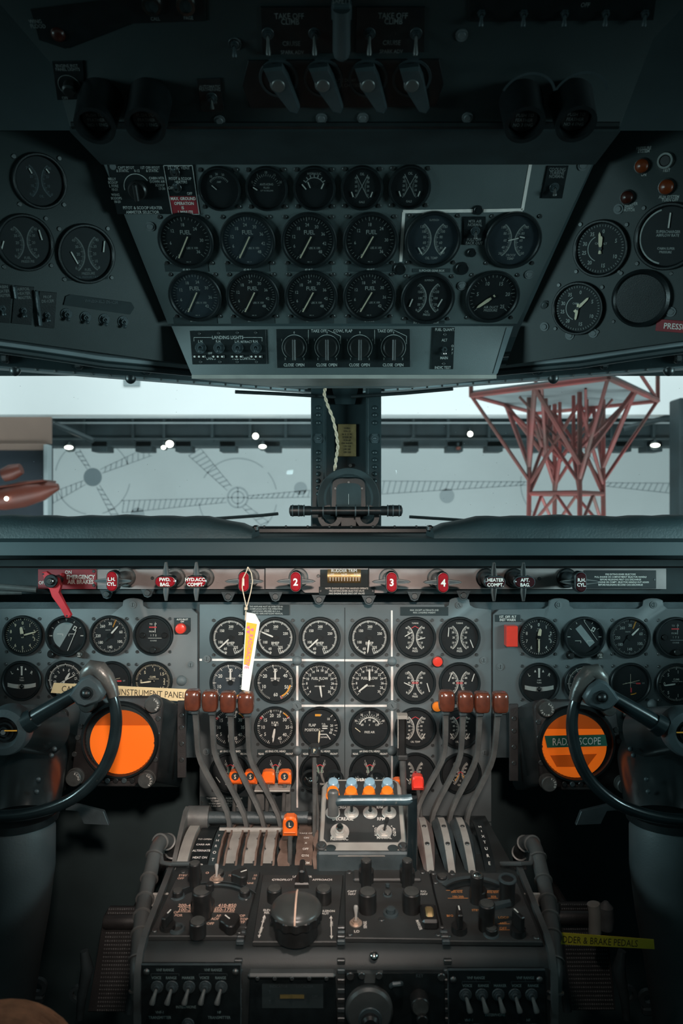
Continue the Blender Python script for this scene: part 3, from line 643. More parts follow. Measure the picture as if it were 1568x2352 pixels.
def gauge(pl, px, py, rp, label, draw, screws=4, face=None, group=None, deep=1.0, mark=None, name='instrument_gauge', rot=0, sc_d=None):
    k = pl.k(px, py); Ro = rp * k; R = Ro * .88
    t = thing(name, label, 'gauge', pl.mat(px, py, 0, rot), group)
    key = (round(Ro, 4), deep)
    if key not in RINGS:
        h = .0065 * deep
        RINGS[key] = (MB().ring([(Ro, .0003), (Ro, h * .7), (Ro * .965, h), (Ro * .915, h), (R * .985, h * .55), (R, .0008)], 48).mesh('bezel', M_BLACK),
                      MB().disc(0, 0, R * 1.0, 0, 40).mesh('cover_glass', G_DIAL))
    part('bezel', RINGS[key][0], None, t)
    part('dial', MB().cyl(0, 0, .0003, .0012, R * 1.005, n=40), face or M_DIAL, t)
    D = Dial(R); draw(D)
    i = 0
    for c, mb in D.m.items():
        i += 1
        mm = CM[c]
        if mark and c == 'w': mm = mark
        part(CN[c], mb, mm, t, mtx=T(0, 0, .00135 + .00008 * i + (.0005 if c in 'k' else 0) - (.0001 if c == 'h' else 0)), smooth=False)
    z = .0022
    for H in D.hands:
        z += .0006
        if H[0] == 'seg':
            _, x0, y0, x1, y1, wd, c = H
            d = math.hypot(x1 - x0, y1 - y0); m = MB().box(0, 0, 0, wd * R, d * R, .0005, bev=.0001)
            part('needle', m, CM[c], t, mtx=T((x0 + x1) / 2 * R, (y0 + y1) / 2 * R, z) @ Matrix.Rotation(math.atan2(-(x1 - x0), y1 - y0), 4, 'Z'))
            continue
        a, r0, r1, wd, c, hub, hx, hy = H
        P = [(-wd * .8, r0), (wd * .8, r0), (wd * .5, 0), (wd, .30 * r1), (wd * .75, r1 * .86), (0, r1), (-wd * .75, r1 * .86), (-wd, .30 * r1), (-wd * .5, 0)]
        part('needle', MB().prism([(x * R, y * R) for x, y in P], 0, .0004), CM[c], t, mtx=T(hx * R, hy * R, z) @ RZ(-a), smooth=False)
        if hub: part('hub', MB().cyl(0, 0, -.0004, .0012, hub * R, n=16), M_BLACK, t, mtx=T(hx * R, hy * R, z))
    part('cover_glass', RINGS[key][1], None, t, mtx=T(0, 0, .0048 * deep))
    for fn in D.extra: fn(t)
    if screws:
        q = (sc_d or Ro * .80)
        for sx, sy in ((-1, 1), (1, 1), (-1, -1), (1, -1)): screw(t, sx * q * 1.03, sy * q * 1.03, 0.0003, s=1.15)
    return t
# ---- dial faces
def f_bmep(a):
    def d(D):
        D.arc(.84, .93, 195, 525, 'd'); D.ticks(195, 525, 53, .84, .94, .012, 'k'); D.ticks(199, 511, 5 * 2, .78, .93, .028)
        D.nums(['60'], 205, 205, .66, .14); D.at([('100', 246), ('150', 309), ('200', 3), ('250', 68), ('325', 152)], .60, .145)
        D.text('BMEP', 0, -.30, .15); D.text('PSI X 1000', 0, -.43, .06, 'd')
        D.ticks(158, 165, 1, .6, .92, .03); D.ticks(195, 198, 1, .8, .94, .03); D.text('TORQUE', 0, .46, .05, 'd')
        D.hand(a, -.12, .86, .045, hub=.13)
    return d
def f_man(a, orange=True):
    def d(D):
        D.ticks(200, 520, 64, .86, .96, .016); D.ticks(240, 520, 10, .78, .96, .028)
        D.at([('10', 250), ('20', 302), ('30', 0), ('40', 56), ('50', 112), ('60', 178)], .66, .19)
        D.text('MANIFOLD', 0, .22, .085); D.text('PRESSURE', 0, .10, .085)
        if orange: D.arc(.78, .86, 100, 155, 'o'); D.ticks(157, 158, 1, .78, .95, .03, 'r')
        D.hand(a, -.1, .78, .05, hub=.15); D.hand(a + 1.5, -.05, .62, .04, hub=0)
    return d
def f_rpm(a):
    def d(D):
        D.ticks(200, 520, 54, .86, .96, .016); D.ticks(205, 520, 9, .80, .96, .03)
        D.at([('5', 235), ('10', 270), ('15', 306), ('20', 344), ('25', 18), ('30', 52), ('35', 90), ('40', 128), ('45', 157)], .66, .18)
        D.text('R.P.M.', 0, .24, .13); D.text('HUNDREDS', 0, .11, .06, 'd')
        D.ticks(300, 306, 3, .84, .97, .02, 'r'); D.arc(.86, .92, 30, 50, 'o'); D.ticks(52, 53, 1, .8, .96, .02, 'r')
        D.hand(a, -.18, .84, .05, hub=.07); D.hand(a + 6, -.1, .6, .04, hub=0)
    return d
def f_flow(a, b=None):
    def d(D):
        D.ticks(225, 495, 54, .88, .96, .016); D.ticks(225, 495, 13, .80, .96, .03)
        for i, n in enumerate([4, 6, 8, 10, 12, 14, 16, 18, 20, 22, 24, 26, 28, 30]):
            x, y = D.xy(228 + i * 20.3, .70); D.g('w').text(str(n), x, y, .135 * D.R)
        D.text('FUEL FLOW', 0, .25, .14); D.text('LBS/HR X1000', 0, -.17, .075)
        D.hand(a, -.15, .80, .05, hub=.13)
        if b is not None: D.hand(b, -.1, .78, .05, hub=0)
    return d
def dual(top, bot, nums, n1, n2, red=None, mid=None, tall=.66, nsz=.11, amin=52):
    def d(D):
        if top: D.text(top, 0, .78, .075)
        for i, b in enumerate(bot): D.text(b, 0, -.60 - i * .14, .10)
        for sd in (-1, 1):
            cx = sd * .86; rr = .80
            D.arc(rr - .03, rr + .01, -90 * sd - amin, -90 * sd + amin, 'w', cx=cx)
            D.ticks(-90 * sd - amin, -90 * sd + amin, 28, rr - .11, rr, .014, 'w', cx=cx)
            D.ticks(-90 * sd - amin, -90 * sd + amin, 7, rr - .15, rr, .024, 'w', cx=cx)
            for i, t in enumerate(nums):
                f = i / (len(nums) - 1) - .5; a = math.radians(f * 2 * (amin * .8))
                D.text(str(t), cx - sd * math.cos(a) * (rr - .26) , math.sin(a) * (rr - .0) * .98, nsz)
            x0, y0, x1, y1 = (n1 if sd < 0 else n2); D.seg(x0, y0, x1, y1)
        if red == 'chev': D.line(-.20, .50, 0, .62, .035, 'r'); D.line(.20, .50, 0, .62, .035, 'r')
        if red == 'mid': D.line(-.18, .03, .18, .03, .035, 'r'); D.line(-.18, -.03, .18, -.03, .035, 'r'); D.line(-.22, .12, .22, .12, .02)
    return d
def f_cyl(D):
    for sd in (-1, 1):
        D.line(sd * .03, 0, sd * .22, .60, .02); D.ticks(-90 * sd - 40, -90 * sd + 40, 22, .72, .84, .016, 'w', cx=sd * .86)
        D.text('2', sd * .17, .08, .11); D.text('.' , sd * .3, .6, .11); D.text('1', sd * .26, .66, .11)
        D.line(sd * .20, .36, 0, .46, .045, 'r'); D.line(sd * .10, .02, sd * .08, .30, .03, 'g')
        D.seg(sd * .55, -.5, sd * .78, -.2, .04)
    D.text('CYL TEMP', 0, -.6, .1)
def f_carb(D):
    for sd in (-1, 1):
        D.ticks(-90 * sd - 48, -90 * sd + 48, 26, .70, .82, .016, 'w', cx=sd * .86)
        for i, n in enumerate(['0', '20', '40', '60', '80']): D.text(n, sd * (.20 + .06 * abs(i - 1.6)), -.32 + i * .2, .10)
        D.line(sd * .14, -.02, 0, .10, .04, 'r'); D.line(sd * .10, -.08, sd * .30, -.40, .04, 'o')
    D.text('C', 0, -.40, .09); D.text('CARB', 0, -.62, .10)
    D.seg(-.36, -.42, -.52, -.25, .04)
def f_flap(D):
    D.text('FLAP', -.42, .12, .15); D.text('POSITION', -.42, -.14, .15); D.text('UP', .02, .66, .10)
    for a, n in ((45, '10'), (82, '20'), (102, '30'), (117, '40')): D.ticks(a, a + 1, 1, .80, .95, .03); x, y = D.xy(a, .64); D.g('w').text(n, x, y, .13 * D.R)
    D.ticks(64, 65, 1, .85, .95, .02); D.ticks(92, 93, 1, .85, .95, .02)
    D.text('T.O.', .20, .17, .10); D.line(.12, .06, .42, .06, .06); D.line(.12, -.06, .40, -.06, .06); D.text('APP', .12, -.20, .08)
    D.line(.0, -.38, .36, -.38, .05); D.line(.36, -.38, .56, -.66, .05); D.text('DOWN', .22, -.54, .09)
    D.g('o').box(-.12 * D.R, .66 * D.R, 0, .30 * D.R, .12 * D.R, .0002); D.hand(184, -.05, .74, .05, 'c', hub=.04, px=-.02, py=-.12)
def f_air(D):
    D.ticks(-70, 70, 28, .58, .68, .02); D.arc(.54, .58, -70, 70); D.nums(['60', '0', '40', '80', '120'], -66, 66, .44, .12); D.nums(['30', '10', '0', '20', '40'], -62, 62, .84, .12)
    D.ticks(-70, 70, 14, .62, .76, .02); D.text('C', 0, .88, .08); D.text('F', 0, .16, .10); D.text('FREE AIR', 0, -.22, .12)
    D.seg(-.78, .02, -.50, -.20, .04, 'c')
def f_alt(h1, h2):
    def d(D):
        D.ticks(0, 360, 50, .88, .96, .016); D.ticks(0, 360, 10, .82, .96, .03)
        for i in range(10):
            x, y = D.xy(i * 36, .70); D.g('w').text(str(i), x, y, .18 * D.R)
        D.text('FEET', 0, .46, .07, 'd'); D.text('ALTITUDE', .0, .36, .05, 'd'); D.text('29', .60, -.1, .09); D.text('92', .60, .06, .09)
        D.text('- 0 -', 0, -.14, .06, 'd')
        D.hand(h1, -.12, .50, .10, hub=.10, c='c'); D.hand(h2, -.1, .86, .045, hub=.07, c='c')
    return d
def f_hor(ang, flip, hy):
    def d(D):
        P = []
        a0 = math.radians(ang)
        for i in range(25):
            th = a0 + PI * i / 24; P.append((.74 * math.cos(th), .74 * math.sin(th)))
        if flip: # band shaped light stripe
            ca, sa = math.cos(a0), math.sin(a0)
            P = [(ca * x - sa * y, sa * x + ca * y) for x, y in ((-.66, -.12), (.62, -.12), (.60, .26), (-.66, .26))]
        D.poly(P, 'h')
        D.line(-.52, hy, -.20, hy, .03); D.line(-.20, hy, -.20, hy - .12, .03); D.line(.14, hy, .50, hy, .03); D.line(.14, hy, .14, hy - .12, .03)
        D.line(-.94, 0, -.78, 0, .05); D.line(.94, 0, .78, 0, .05); D.ticks(-60, 60, 4, .82, .93, .03); D.poly([(-.05, .94), (.05, .94), (0, .82)])
        ca, sa = math.cos(a0), math.sin(a0)
        if flip: D.seg(-.02, .86, .70, -.18, .02)
        else: D.seg(.08, -.82, .56, .32, .035)
        def ex(t):
            R = D.R; p = part('flag', MB().box(0, 0, 0, .18 * R, .24 * R, .0004), M_WHITE, t, mtx=T(.48 * R, .42 * R, .0026) @ RZ(-30)); part('flag_mark', MB().box(0, 0, .0003, .09 * R, .14 * R, .0002), M_MATTE, p)
            for sx, nm, mm in ((-1, 'pull_knob', M_BAKE), (1, 'cage_knob', M_KTOP)):
                kb = part(nm, MB().cyl(0, 0, 0, .011, .0058, n=18, bev=.0012).cyl(0, 0, -.001, .003, .0085, n=18), mm, t, mtx=T(sx * R * .80, -R * 1.0, .001))
                if sx > 0: part('lettering', MB().lines(['PULL', 'TO', 'CAGE'], 0, 0, .0020), M_WHITE, kb, mtx=T(0, 0, .0113), smooth=False)
            part('lower_bezel', MB().arc(0, 0, R * .84, R * 1.06, 120, 240, .0063), M_BLACK, t)
        D.extra.append(ex)
    return d
def f_asi(a):
    def d(D):
        D.ticks(0, 360, 72, .88, .96, .016); D.ticks(0, 360, 18, .82, .96, .024)
        D.at([('30', 2), ('60', 73), ('100', 122), ('140', 180), ('180', 233), ('220', 268), ('260', 322)], .66, .16)
        D.text('KNOTS', -.1, .30, .07, 'd'); D.ticks(20, 23, 1, .5, .95, .02, 'o'); D.hand(a, -.02, .74, .05, hub=.0); D.hand(a + 180, -.1, .45, .07, 'k', hub=.16)
    return d
def f_dme(D):
    D.arc(.90, .95, 0, 360, 'k'); D.text('TO', -.14, .64, .10); D.line(.10, .74, .10, .16, .035); D.line(-.24, .46, .18, .46, .07, 'r'); D.text('FROM', -.10, .22, .09); D.poly([(.04, .62), (.18, .62), (.11, .76)])
    D.text('1  7  5', 0, 0, .11); D.line(-.3, -.16, .46, -.16, .02); D.text('COURSE', 0, -.3, .08, 'd')
    def ex(t):
        R = D.R
        part('set_knob', MB().cyl(0, 0, 0, .006, .0062, n=18, bev=.001), M_BAKE, t, mtx=T(0, -R * .80, .004))
        for sx in (-1, 1): part('drum_cover', MB().cyl(0, 0, 0, .003, R * .16, n=20, bev=.001), M_BAKE, t, mtx=T(sx * R * .62, 0, .0014))
    D.extra.append(ex)
def f_turn(D):
    D.text('L', -.56, .46, .18, rot=25); D.text('R', .56, .46, .18, rot=-25)
    D.poly([(-.07, .82), (.07, .82), (.05, .72), (.05, .30), (-.05, .30), (-.05, .72)]); D.poly([(-.28, .60), (-.16, .60), (-.22, .74)]); D.poly([(.28, .60), (.16, .60), (.22, .74)])
    D.text('2 MIN', 0, .16, .07); D.text('TURN', 0, .02, .08)
    P = []
    for i in range(13):
        x = -.80 + 1.6 * i / 12; P.append((x, -.12 - .10 * (1 - (x / .8) ** 2)))
    for i in range(13):
        x = .80 - 1.6 * i / 12; P.append((x, -.34 - .12 * (1 - (x / .8) ** 2)))
    D.poly(P, 'b')
    def ex(t):
        R = D.R; part('ball', MB().dome(0, 0, 0, R * .12, R * .1), M_BLACK, t, mtx=T(0, -R * .34, .0016))
        for sx in (-1, 1): part('tube_wire', MB().box(0, 0, 0, .0006, R * .26, .0006), M_MATTE, t, mtx=T(sx * R * .14, -R * .34, .0026))
    D.extra.append(ex)
def f_comp(rot):
    def d(D):
        D.ticks(0, 360, 72, .80, .88, .016); D.ticks(0, 360, 12, .74, .88, .03); D.arc(.88, .91, 0, 360)
        for i, n in enumerate(['N', '3', '6', 'E', '12', '15', 'S', '21', '24', 'W', '30', '33']):
            a = i * 30 + rot; x, y = D.xy(a, .60); D.g('w').text(n, x, y, .15 * D.R, rot=-a)
        for i in range(12): x, y = D.xy(i * 30, .95); D.poly([(x / D.R - .03, y / D.R + .03), (x / D.R + .03, y / D.R + .03), (x / D.R, y / D.R - .05)])
        D.hand(32, -.25, .52, .07, hub=.05); D.hand(62, -.45, .70, .025, hub=0); D.hand(245, -.1, .2, .03, hub=0)
    return d
def f_ils(D):
    D.line(0, .50, 0, -.45, .02, 'c'); D.seg(-.45, -.06, .48, .16, .02, 'c'); D.line(-.3, 0, .3, 0, .015)
    D.line(.30, -.02, .55, -.02, .09, 'r'); D.line(.03, -.26, .03, -.52, .09, 'r'); D.arc(.60, .66, 150, 180, 'o')
    D.disc = None; D.poly([(.05 * math.cos(i), .80 + .05 * math.sin(i)) for i in range(6)], 'k'); D.text('G/S', .70, .0, .08, 'd')
def f_climb(mk):
    def d(D):
        D.ticks(-90, 90, 36, .86, .96, .018, mk); D.ticks(90, 270, 36, .86, .96, .018, mk); D.ticks(-90, 270, 12, .78, .96, .03, mk)
        D.at([('0', 270), ('5', 318), ('1', 8), ('1.5', 52), ('2', 84), ('2', 100), ('1.5', 128), ('1', 172), ('5', 222)], .66, .17, mk)
        D.text('CLIMB', 0, .24, .10, mk); D.text('THOUSAND FT PER MIN', .05, .12, .045, mk); D.hand(262, -.1, .72, .045, 'c' if mk == 'c' else 'w', hub=.08)
    return d
def f_fuel(nums, a, big=0):
    def d(D):
        n = len(nums); a0, a1 = 215, 215 + 280
        D.ticks(a0, a1, n * 5, .84, .94, .016); D.ticks(a0, a1, n, .78, .94, .026)
        for i, t in enumerate(nums):
            an = a0 + (a1 - a0) * (i + 1) / n; x, y = D.xy(an, .64); D.g('w').text(str(t), x, y, .13 * D.R)
        D.text('FUEL', 0.02, .34, .17); D.text('LBS X 100', .22, -.30, .09); D.text('0', -.36, -.62, .12); D.text('NO. 10', 0, -.88, .05)
        D.hand(205, -.05, .02, .01, hub=0); D.seg(-.38, -.70, .10, .18, .055, 'c')
    return d

# ================================================================== MAIN INSTRUMENT PANEL
def panel(name, label, poly, z0, m, pl=MAIN, px=None, bev=.0008):
    c = px or (sum(a for a, b in poly) / len(poly), sum(b for a, b in poly) / len(poly))
    r = Rel(pl, *c); t = thing(name, label, 'panel', r.M)
    part('panel_sheet', MB().prism([r(a, b) for a, b in poly], z0, 0, bev=bev), m, t, ang=50)
    return t, r
def hump(cx, y, r, n=9, w=34):
    P = [(cx - w, y)]
    for i in range(n): a = PI * (1 - i / (n - 1)); P.append((cx + r * math.cos(a), y - r * .62 - r * .38 * math.sin(a) + (0 if 0 < i < n - 1 else r * .35)))
    return P + [(cx + w, y)]
def fast(t, r, x, y, rot=0, cap=False):
    f_ = part('fastener', ME_FAST, None, t, mtx=T(*r(x, y), .0002) @ RZ(rot)); part('slot', ME_SLOT, None, f_)
def bumper(t, r, x, y, rad=11):
    part('rubber_bumper', MB().dome(0, 0, 0, rad * .00086, .009, 24, 6), M_BUMP, t, mtx=T(*r(x, y), 0))
def hexnut(t, r, x, y):
    f_ = part('hex_nut', MB().cyl(0, 0, 0, .004, .0105, n=6, bev=.0008).cyl(0, 0, .004, .0055, .006, n=16), M_BUMP, t, mtx=T(*r(x, y), 0) @ RZ(30)); part('slot', ME_SLOT, None, f_, mtx=T(0, 0, .0026))
tL, rL = panel('gauge_board', 'grey instrument panel on the left, behind the left control wheel', [(-90, 1398)] + hump(305, 1398, 24) + [(440, 1398), (453, 1410), (453, 1640), (400, 1640), (390, 1690), (-90, 1690)], -.004, M_PANEL)
tC, rC = panel('gauge_board', 'tall grey centre instrument panel carrying the engine gauges', [(458, 1388), (1020, 1388)] + hump(1055, 1396, 24) + [(1128, 1400), (1128, 1898), (458, 1898)], -.004, M_PANEL, px=(793, 1650))
tR, rR = panel('gauge_board', 'grey instrument panel on the right, behind the right control wheel', [(1132, 1412), (1146, 1400)] + hump(1283, 1398, 24) + hump(1500, 1398, 24) + [(1660, 1398), (1660, 1690), (1200, 1690), (1190, 1640), (1132, 1640)], -.004, M_PANEL, px=(1340, 1540))
struct('panel_backing', MB().box(0, 0, 0, 1.9, .005, .31), M_CAST, mtx=T(0, 1.479, ZC - .335))
for x, y in ((438, 1527), (305, 1389)): fast(tL, rL, x, y)
bumper(tL, rL, 417, 1563, 12); bumper(tL, rL, 250, 1634, 9)
for x, y, rr_ in ((475, 1513, 0), (1110, 1516, 0), (474, 1726, 0), (1112, 1728, 0), (1054, 1390, 30)): fast(tC, rC, x, y, rr_)
for x, y in ((1148, 1531), (1283, 1389), (1500, 1389)): fast(tR, rR, x, y)
bumper(tR, rR, 1498, 1617, 12)
for x, y in ((682, 1517), (900, 1519), (682, 1724), (900, 1724)): bumper(tC, rC, x, y)
for x, y in ((682, 1620), (900, 1620)): hexnut(tC, rC, x, y)
def pline(L):
    m = MB()
    for x0, y0, x1, y1, w_ in L: m.line(*rC(x0, y0), *rC(x1, y1), w_ * .00086)
    part('painted_line', m, M_PINK, tC, mtx=T(0, 0, .0003), smooth=False)
for Lq in ([(458, 1515.5, 464, 1515.5, 5), (487, 1515.5, 671, 1515.5, 5)], [(693, 1516, 890, 1517, 5)], [(682.5, 1529, 682.5, 1609, 5), (682.5, 1632, 682.5, 1714, 5)], [(682.5, 1736, 682.5, 1855, 4)], [(899.5, 1402, 899.5, 1508, 4)], [(900, 1531, 900, 1608, 5), (900, 1632, 900, 1713, 5)], [(692, 1621, 888, 1621, 5)], [(900, 1736, 900, 1800, 4)]): pline(Lq)
part('seam', MB().box(rC(791.5, 1650)[0], 0, 0.0001, .0014, .44, .0008), M_MATTE, tC)
m = MB()
for a, b, c, d in ((458, 1888, 1128, 1888),): m.line(*rC(a, b), *rC(c, d), .002)
part('lower_fold', m, M_MATTE, tC, mtx=T(0, 0, .0003))
# gauges
P_ = lambda n: ['first', 'second', 'third', 'fourth'][n]
gauge(MAIN, 52.6, 1459, 46, 'altimeter with cream hands at the far left of the top row', f_alt(350, 75), mark=M_CREAM, deep=1.2)
gauge(MAIN, 153, 1460, 47, 'artificial horizon with a tilted grey disc under the red lever', f_hor(60, 0, .10), deep=1.4, screws=0)
gauge(MAIN, 252.5, 1459, 46, 'airspeed dial with numbers from 30 to 260 in the left panel', f_asi(42), deep=1.2)
gauge(MAIN, 352.6, 1459, 46, 'course indicator with TO FROM flag beside the red autopilot button, left panel', f_dme, deep=1.2)
gauge(MAIN, 50.5, 1563, 46, 'turn and slip indicator at the far left of the lower row', f_turn)
gauge(MAIN, 150.6, 1562, 46, 'compass dial partly hidden by the cream tape label', f_comp(-70))
gauge(MAIN, 257.5, 1563, 45, 'crossed pointer landing indicator behind the left wheel horn', f_ils)
gauge(MAIN, 351, 1564, 46, 'climb rate dial with amber markings above the cream tape label', f_climb('c'), mark=M_CREAM)
gauge(MAIN, 1236.4, 1463.4, 47, 'altimeter right of the red warning block', f_alt(10, 180), deep=1.2)
gauge(MAIN, 1341.2, 1462.5, 47, 'artificial horizon with a slanted grey band in the right panel', f_hor(-52, 1, -.22), deep=1.4, screws=0)
gauge(MAIN, 1444.8, 1463.4, 47, 'airspeed dial with numbers from 30 to 260 in the right panel', f_asi(45), deep=1.2, mark=M_DIM)
gauge(MAIN, 1550.7, 1463.4, 47, 'dark course indicator cut off by the right edge of the photo', f_dme, deep=1.2, mark=M_DIM)
gauge(MAIN, 1237.3, 1568.5, 47, 'turn and slip indicator above the right radar scope', f_turn)
gauge(MAIN, 1341.8, 1570, 47, 'compass dial partly hidden by the right wheel horn', f_comp(-62))
gauge(MAIN, 1447, 1568.5, 47, 'crossed pointer landing indicator with two red flags, right panel', f_ils)
gauge(MAIN, 1552, 1570, 47, 'climb rate dial with white markings at the right edge', f_climb('w'))
X4 = (529.5, 632, 734, 848)
for i, (x, a) in enumerate(zip(X4, (227, 293, 227, 187))):
    gauge(MAIN, x, 1464.3, 48, ['BMEP torque gauge left of the paper tag', 'BMEP torque gauge right of the tag, needle pointing up left', 'BMEP torque gauge third in its row, needle pointing down left', 'BMEP torque gauge with its needle pointing straight down'][i], f_bmep(a), group='BMEP torque gauges')
for i, x in enumerate(X4[:2]):
    gauge(MAIN, x, 1567, 48, ['manifold pressure gauge half covered by the tag and brown knobs', 'manifold pressure gauge with a full orange arc'][i], f_man(0), group='manifold pressure gauges', face=M_DIALG if i == 0 else None)
gauge(MAIN, 734, 1568.5, 48, 'fuel flow gauge with its needle pointing down', f_flow(172), group='fuel flow gauges')
gauge(MAIN, 848, 1568, 48, 'fuel flow gauge with one needle up and one down left', f_flow(0, 232), group='fuel flow gauges')
gauge(MAIN, 530, 1670, 47, 'RPM gauge behind the left lever arms', f_rpm(188), group='RPM gauges')
gauge(MAIN, 631.6, 1669.7, 48, 'RPM gauge in clear view right of the left levers', f_rpm(188), group='RPM gauges')
gauge(MAIN, 734.7, 1670, 48, 'flap position indicator with TO and DOWN marks', f_flap)
gauge(MAIN, 848.3, 1671.8, 48, 'free air temperature gauge with a half circle scale', f_air)
gauge(MAIN, 952.7, 1464, 48, 'fuel pressure gauge with both needles near the middle and a red mark', dual('TURBINE', ['FUEL', 'PRESS'], ['0', '10', '20', '30', '40'], (-.56, .06, -.16, .30), (.08, -.12, .54, .0), red='chev'), group='fuel pressure gauges')
gauge(MAIN, 1054.7, 1464, 48, 'fuel pressure gauge with its needles far apart at the sides', dual('TURBINE', ['FUEL', 'PRESS'], ['0', '10', '20', '30', '40'], (-.62, .05, -.58, .55), (.56, -.10, .74, -.55)), group='fuel pressure gauges')
gauge(MAIN, 952.7, 1568, 48, 'oil pressure gauge left of the amber dome light', dual('', ['OIL', 'PRESS'], ['0', '', '40', '80', '120'], (-.60, .02, -.14, -.20), (.64, .0, .78, -.48), red='mid'), group='oil pressure gauges')
gauge(MAIN, 1054.7, 1568.5, 48, 'oil pressure gauge above the right brown knobs', dual('', ['OIL', 'PRESS'], ['0', '', '40', '80', '120'], (-.60, .10, -.42, .55), (.66, .10, .80, .52), red='mid'), group='oil pressure gauges')
gauge(MAIN, 953.5, 1672, 48, 'oil temperature gauge behind the tall black handle', dual('', ['', 'OIL TEMP'], ['20', '40', '60', '80', '100', '120'], (-.42, -.56, -.34, -.44), (.36, -.54, .52, -.28), red='chev', nsz=.10), group='oil temperature gauges')
gauge(MAIN, 1055.6, 1672, 48, 'oil temperature gauge behind the right lever arms', dual('', ['', 'OIL TEMP'], ['20', '40', '60', '80', '100', '120'], (-.52, -.28, -.36, -.54), (.36, -.54, .52, -.28), red='chev', nsz=.10), group='oil temperature gauges')
cyl_l = ['cylinder head gauge behind the left lever arms', 'cylinder head gauge behind two orange S tabs', 'cylinder head gauge behind the P lever', 'cylinder head gauge behind the blue buttons']
for i, (x, nn_) in enumerate(zip((529, 632.6, 734.7, 849), '1234')):
    gauge(MAIN, x, 1775, 48, cyl_l[i], f_cyl, group='cylinder head gauges', screws=4)
    r = Rel(MAIN, x, 1733); t = thing('gauge_placard', 'black placard over the %s cylinder head gauge' % ['leftmost', 'second', 'third', 'fourth'][int(nn_) - 1], 'placard', r.M, 'placards over the cylinder head gauges')
    part('plate', MB().prism([r(x - 42, 1721), r(x + 42, 1721), r(x + 42, 1738), r(x + 32, 1738), r(x + 20, 1731), r(x - 20, 1731), r(x - 32, 1738), r(x - 42, 1738)], 0.0003, .0012), M_MATTE, t)
    part('lettering', MB().text('#%s ENG CYL HEAD' % nn_, *r(x, 1725), .0040).text('REAR', *r(x - 33, 1731), .0038).text('FRONT', *r(x + 32, 1731), .0038), M_WHITE, t, mtx=T(0, 0, .0014), smooth=False)
gauge(MAIN, 953.5, 1775.5, 48, 'carburettor temperature gauge behind the red tab', f_carb, group='carburettor gauges')
gauge(MAIN, 1057, 1776, 48, 'carburettor temperature gauge behind the right lever arms', f_carb, group='carburettor gauges')
# buttons & lights
def button(pl, px, py, r_, label, m, h=.008, cat='button', name='push_button', group=None, n=24, dome=False):
    r = Rel(pl, px, py); t = thing(name, label, cat, r.M, group); k = r.k
    part('collar', MB().ring([(r_ * k * .8, 0), (r_ * k * 1.18, 0), (r_ * k * 1.18, h * .25), (r_ * k * .98, h * .32), (r_ * k * .8, h * .32)], n), M_BLACK, t)
    part('cap', MB().lathe([(r_ * k, .0005), (r_ * k, h * .7), (r_ * k * .9, h * .93), (r_ * k * .6, h * (1.15 if dome else 1.0)), (.0001, h * (1.3 if dome else 1.0))], n), m, t)
    return t
button(MAIN, 1004, 1519, 11.5, 'red press light between the fuel and oil pressure gauges', M_REDB, cat='light', name='warning_light')
button(MAIN, 1003, 1622, 11.5, 'amber press light left of the right brown knobs', M_AMBER, cat='light', name='warning_light')
r = Rel(MAIN, 419, 1437); t = thing('autopilot_button', 'round red autopilot button on a black plate in the left panel', 'button', r.M)
part('plate', MB().prism([r(400, 1419), r(438, 1419), r(438, 1450), (r(430, 1457)), r(402, 1457), r(400, 1450)], .0003, .0015), M_MATTE, t)
part('lettering', MB().text('AUTO PILOT', *r(419, 1422.5), .0032).text('OFF', *r(419, 1427.5), .0032), M_WHITE, t, mtx=T(0, 0, .0017), smooth=False)
part('cap', MB().lathe([(.0105, .001), (.0105, .008), (.009, .0105), (.004, .012), (.0001, .012)], 24), M_REDB, t, mtx=T(*r(416, 1443), 0))
r = Rel(MAIN, 1170, 1458); t = thing('instrument_warning_light', 'tall red rectangular warning block beside the right altimeter', 'light', r.M)
part('block', MB().box(0, 0, .011, .0228, .041, .022, bev=.0015), M_REDB, t)
part('plate', MB().box(*r(1165, 1420), .0008, .050, .014, .0012, bev=.0005), M_MATTE, t)
part('lettering', MB().text('1ST. OFF. FLT', *r(1165, 1416.5), .0048).text('INST WARN', *r(1165, 1423.5), .0048), M_WHITE, t, mtx=T(0, 0, .0016), smooth=False)
# placards
def placard(pl, px, py, wp, hp_, label, lines, h, m=M_MATTE, ink=M_WHITE, group=None, cat='placard', name='placard', th=.0012, screws=0, h0=.0003, gap=1.5, sx=.85):
    r = Rel(pl, px, py, h0); k = r.k; t = thing(name, label, cat, r.M, group)
    a = r(px - wp / 2, py); b = r(px + wp / 2, py); c = r(px, py - hp_ / 2); d = r(px, py + hp_ / 2)
    w_, h_ = b[0] - a[0], c[1] - d[1]
    part('plate', MB().box(0, 0, th / 2, w_, h_, th, bev=.0004), m, t)
    part('lettering', MB().lines(lines, 0, 0, h * k, gap=gap, sx=sx), ink, t, mtx=T(0, 0, th + .0002), smooth=False)
    if screws:
        for s in (-1, 1): screw(t, s * (w_ / 2 - .0035), 0, th, s=.8)
    return t
placard(MAIN, 611, 1401, 106, 24, 'small dark placard about the approved flight manual above the BMEP gauges', ['THIS AIRPLANE MUST BE OPERATED IN', 'COMPLIANCE WITH THE OPERATING', 'LIMITATIONS SPECIFIED IN C.A.A.', 'APPROVED AIRPLANE FLIGHT MANUAL'], 3.6, ink=M_DIM)
placard(MAIN, 974, 1404, 110, 20, 'dim black placard with two worn lines above the fuel pressure gauges', ['MAX. EXCEPT ALTERNATE AND', 'MAX. LANDING WEIGHT'], 3.8, ink=M_DIM)
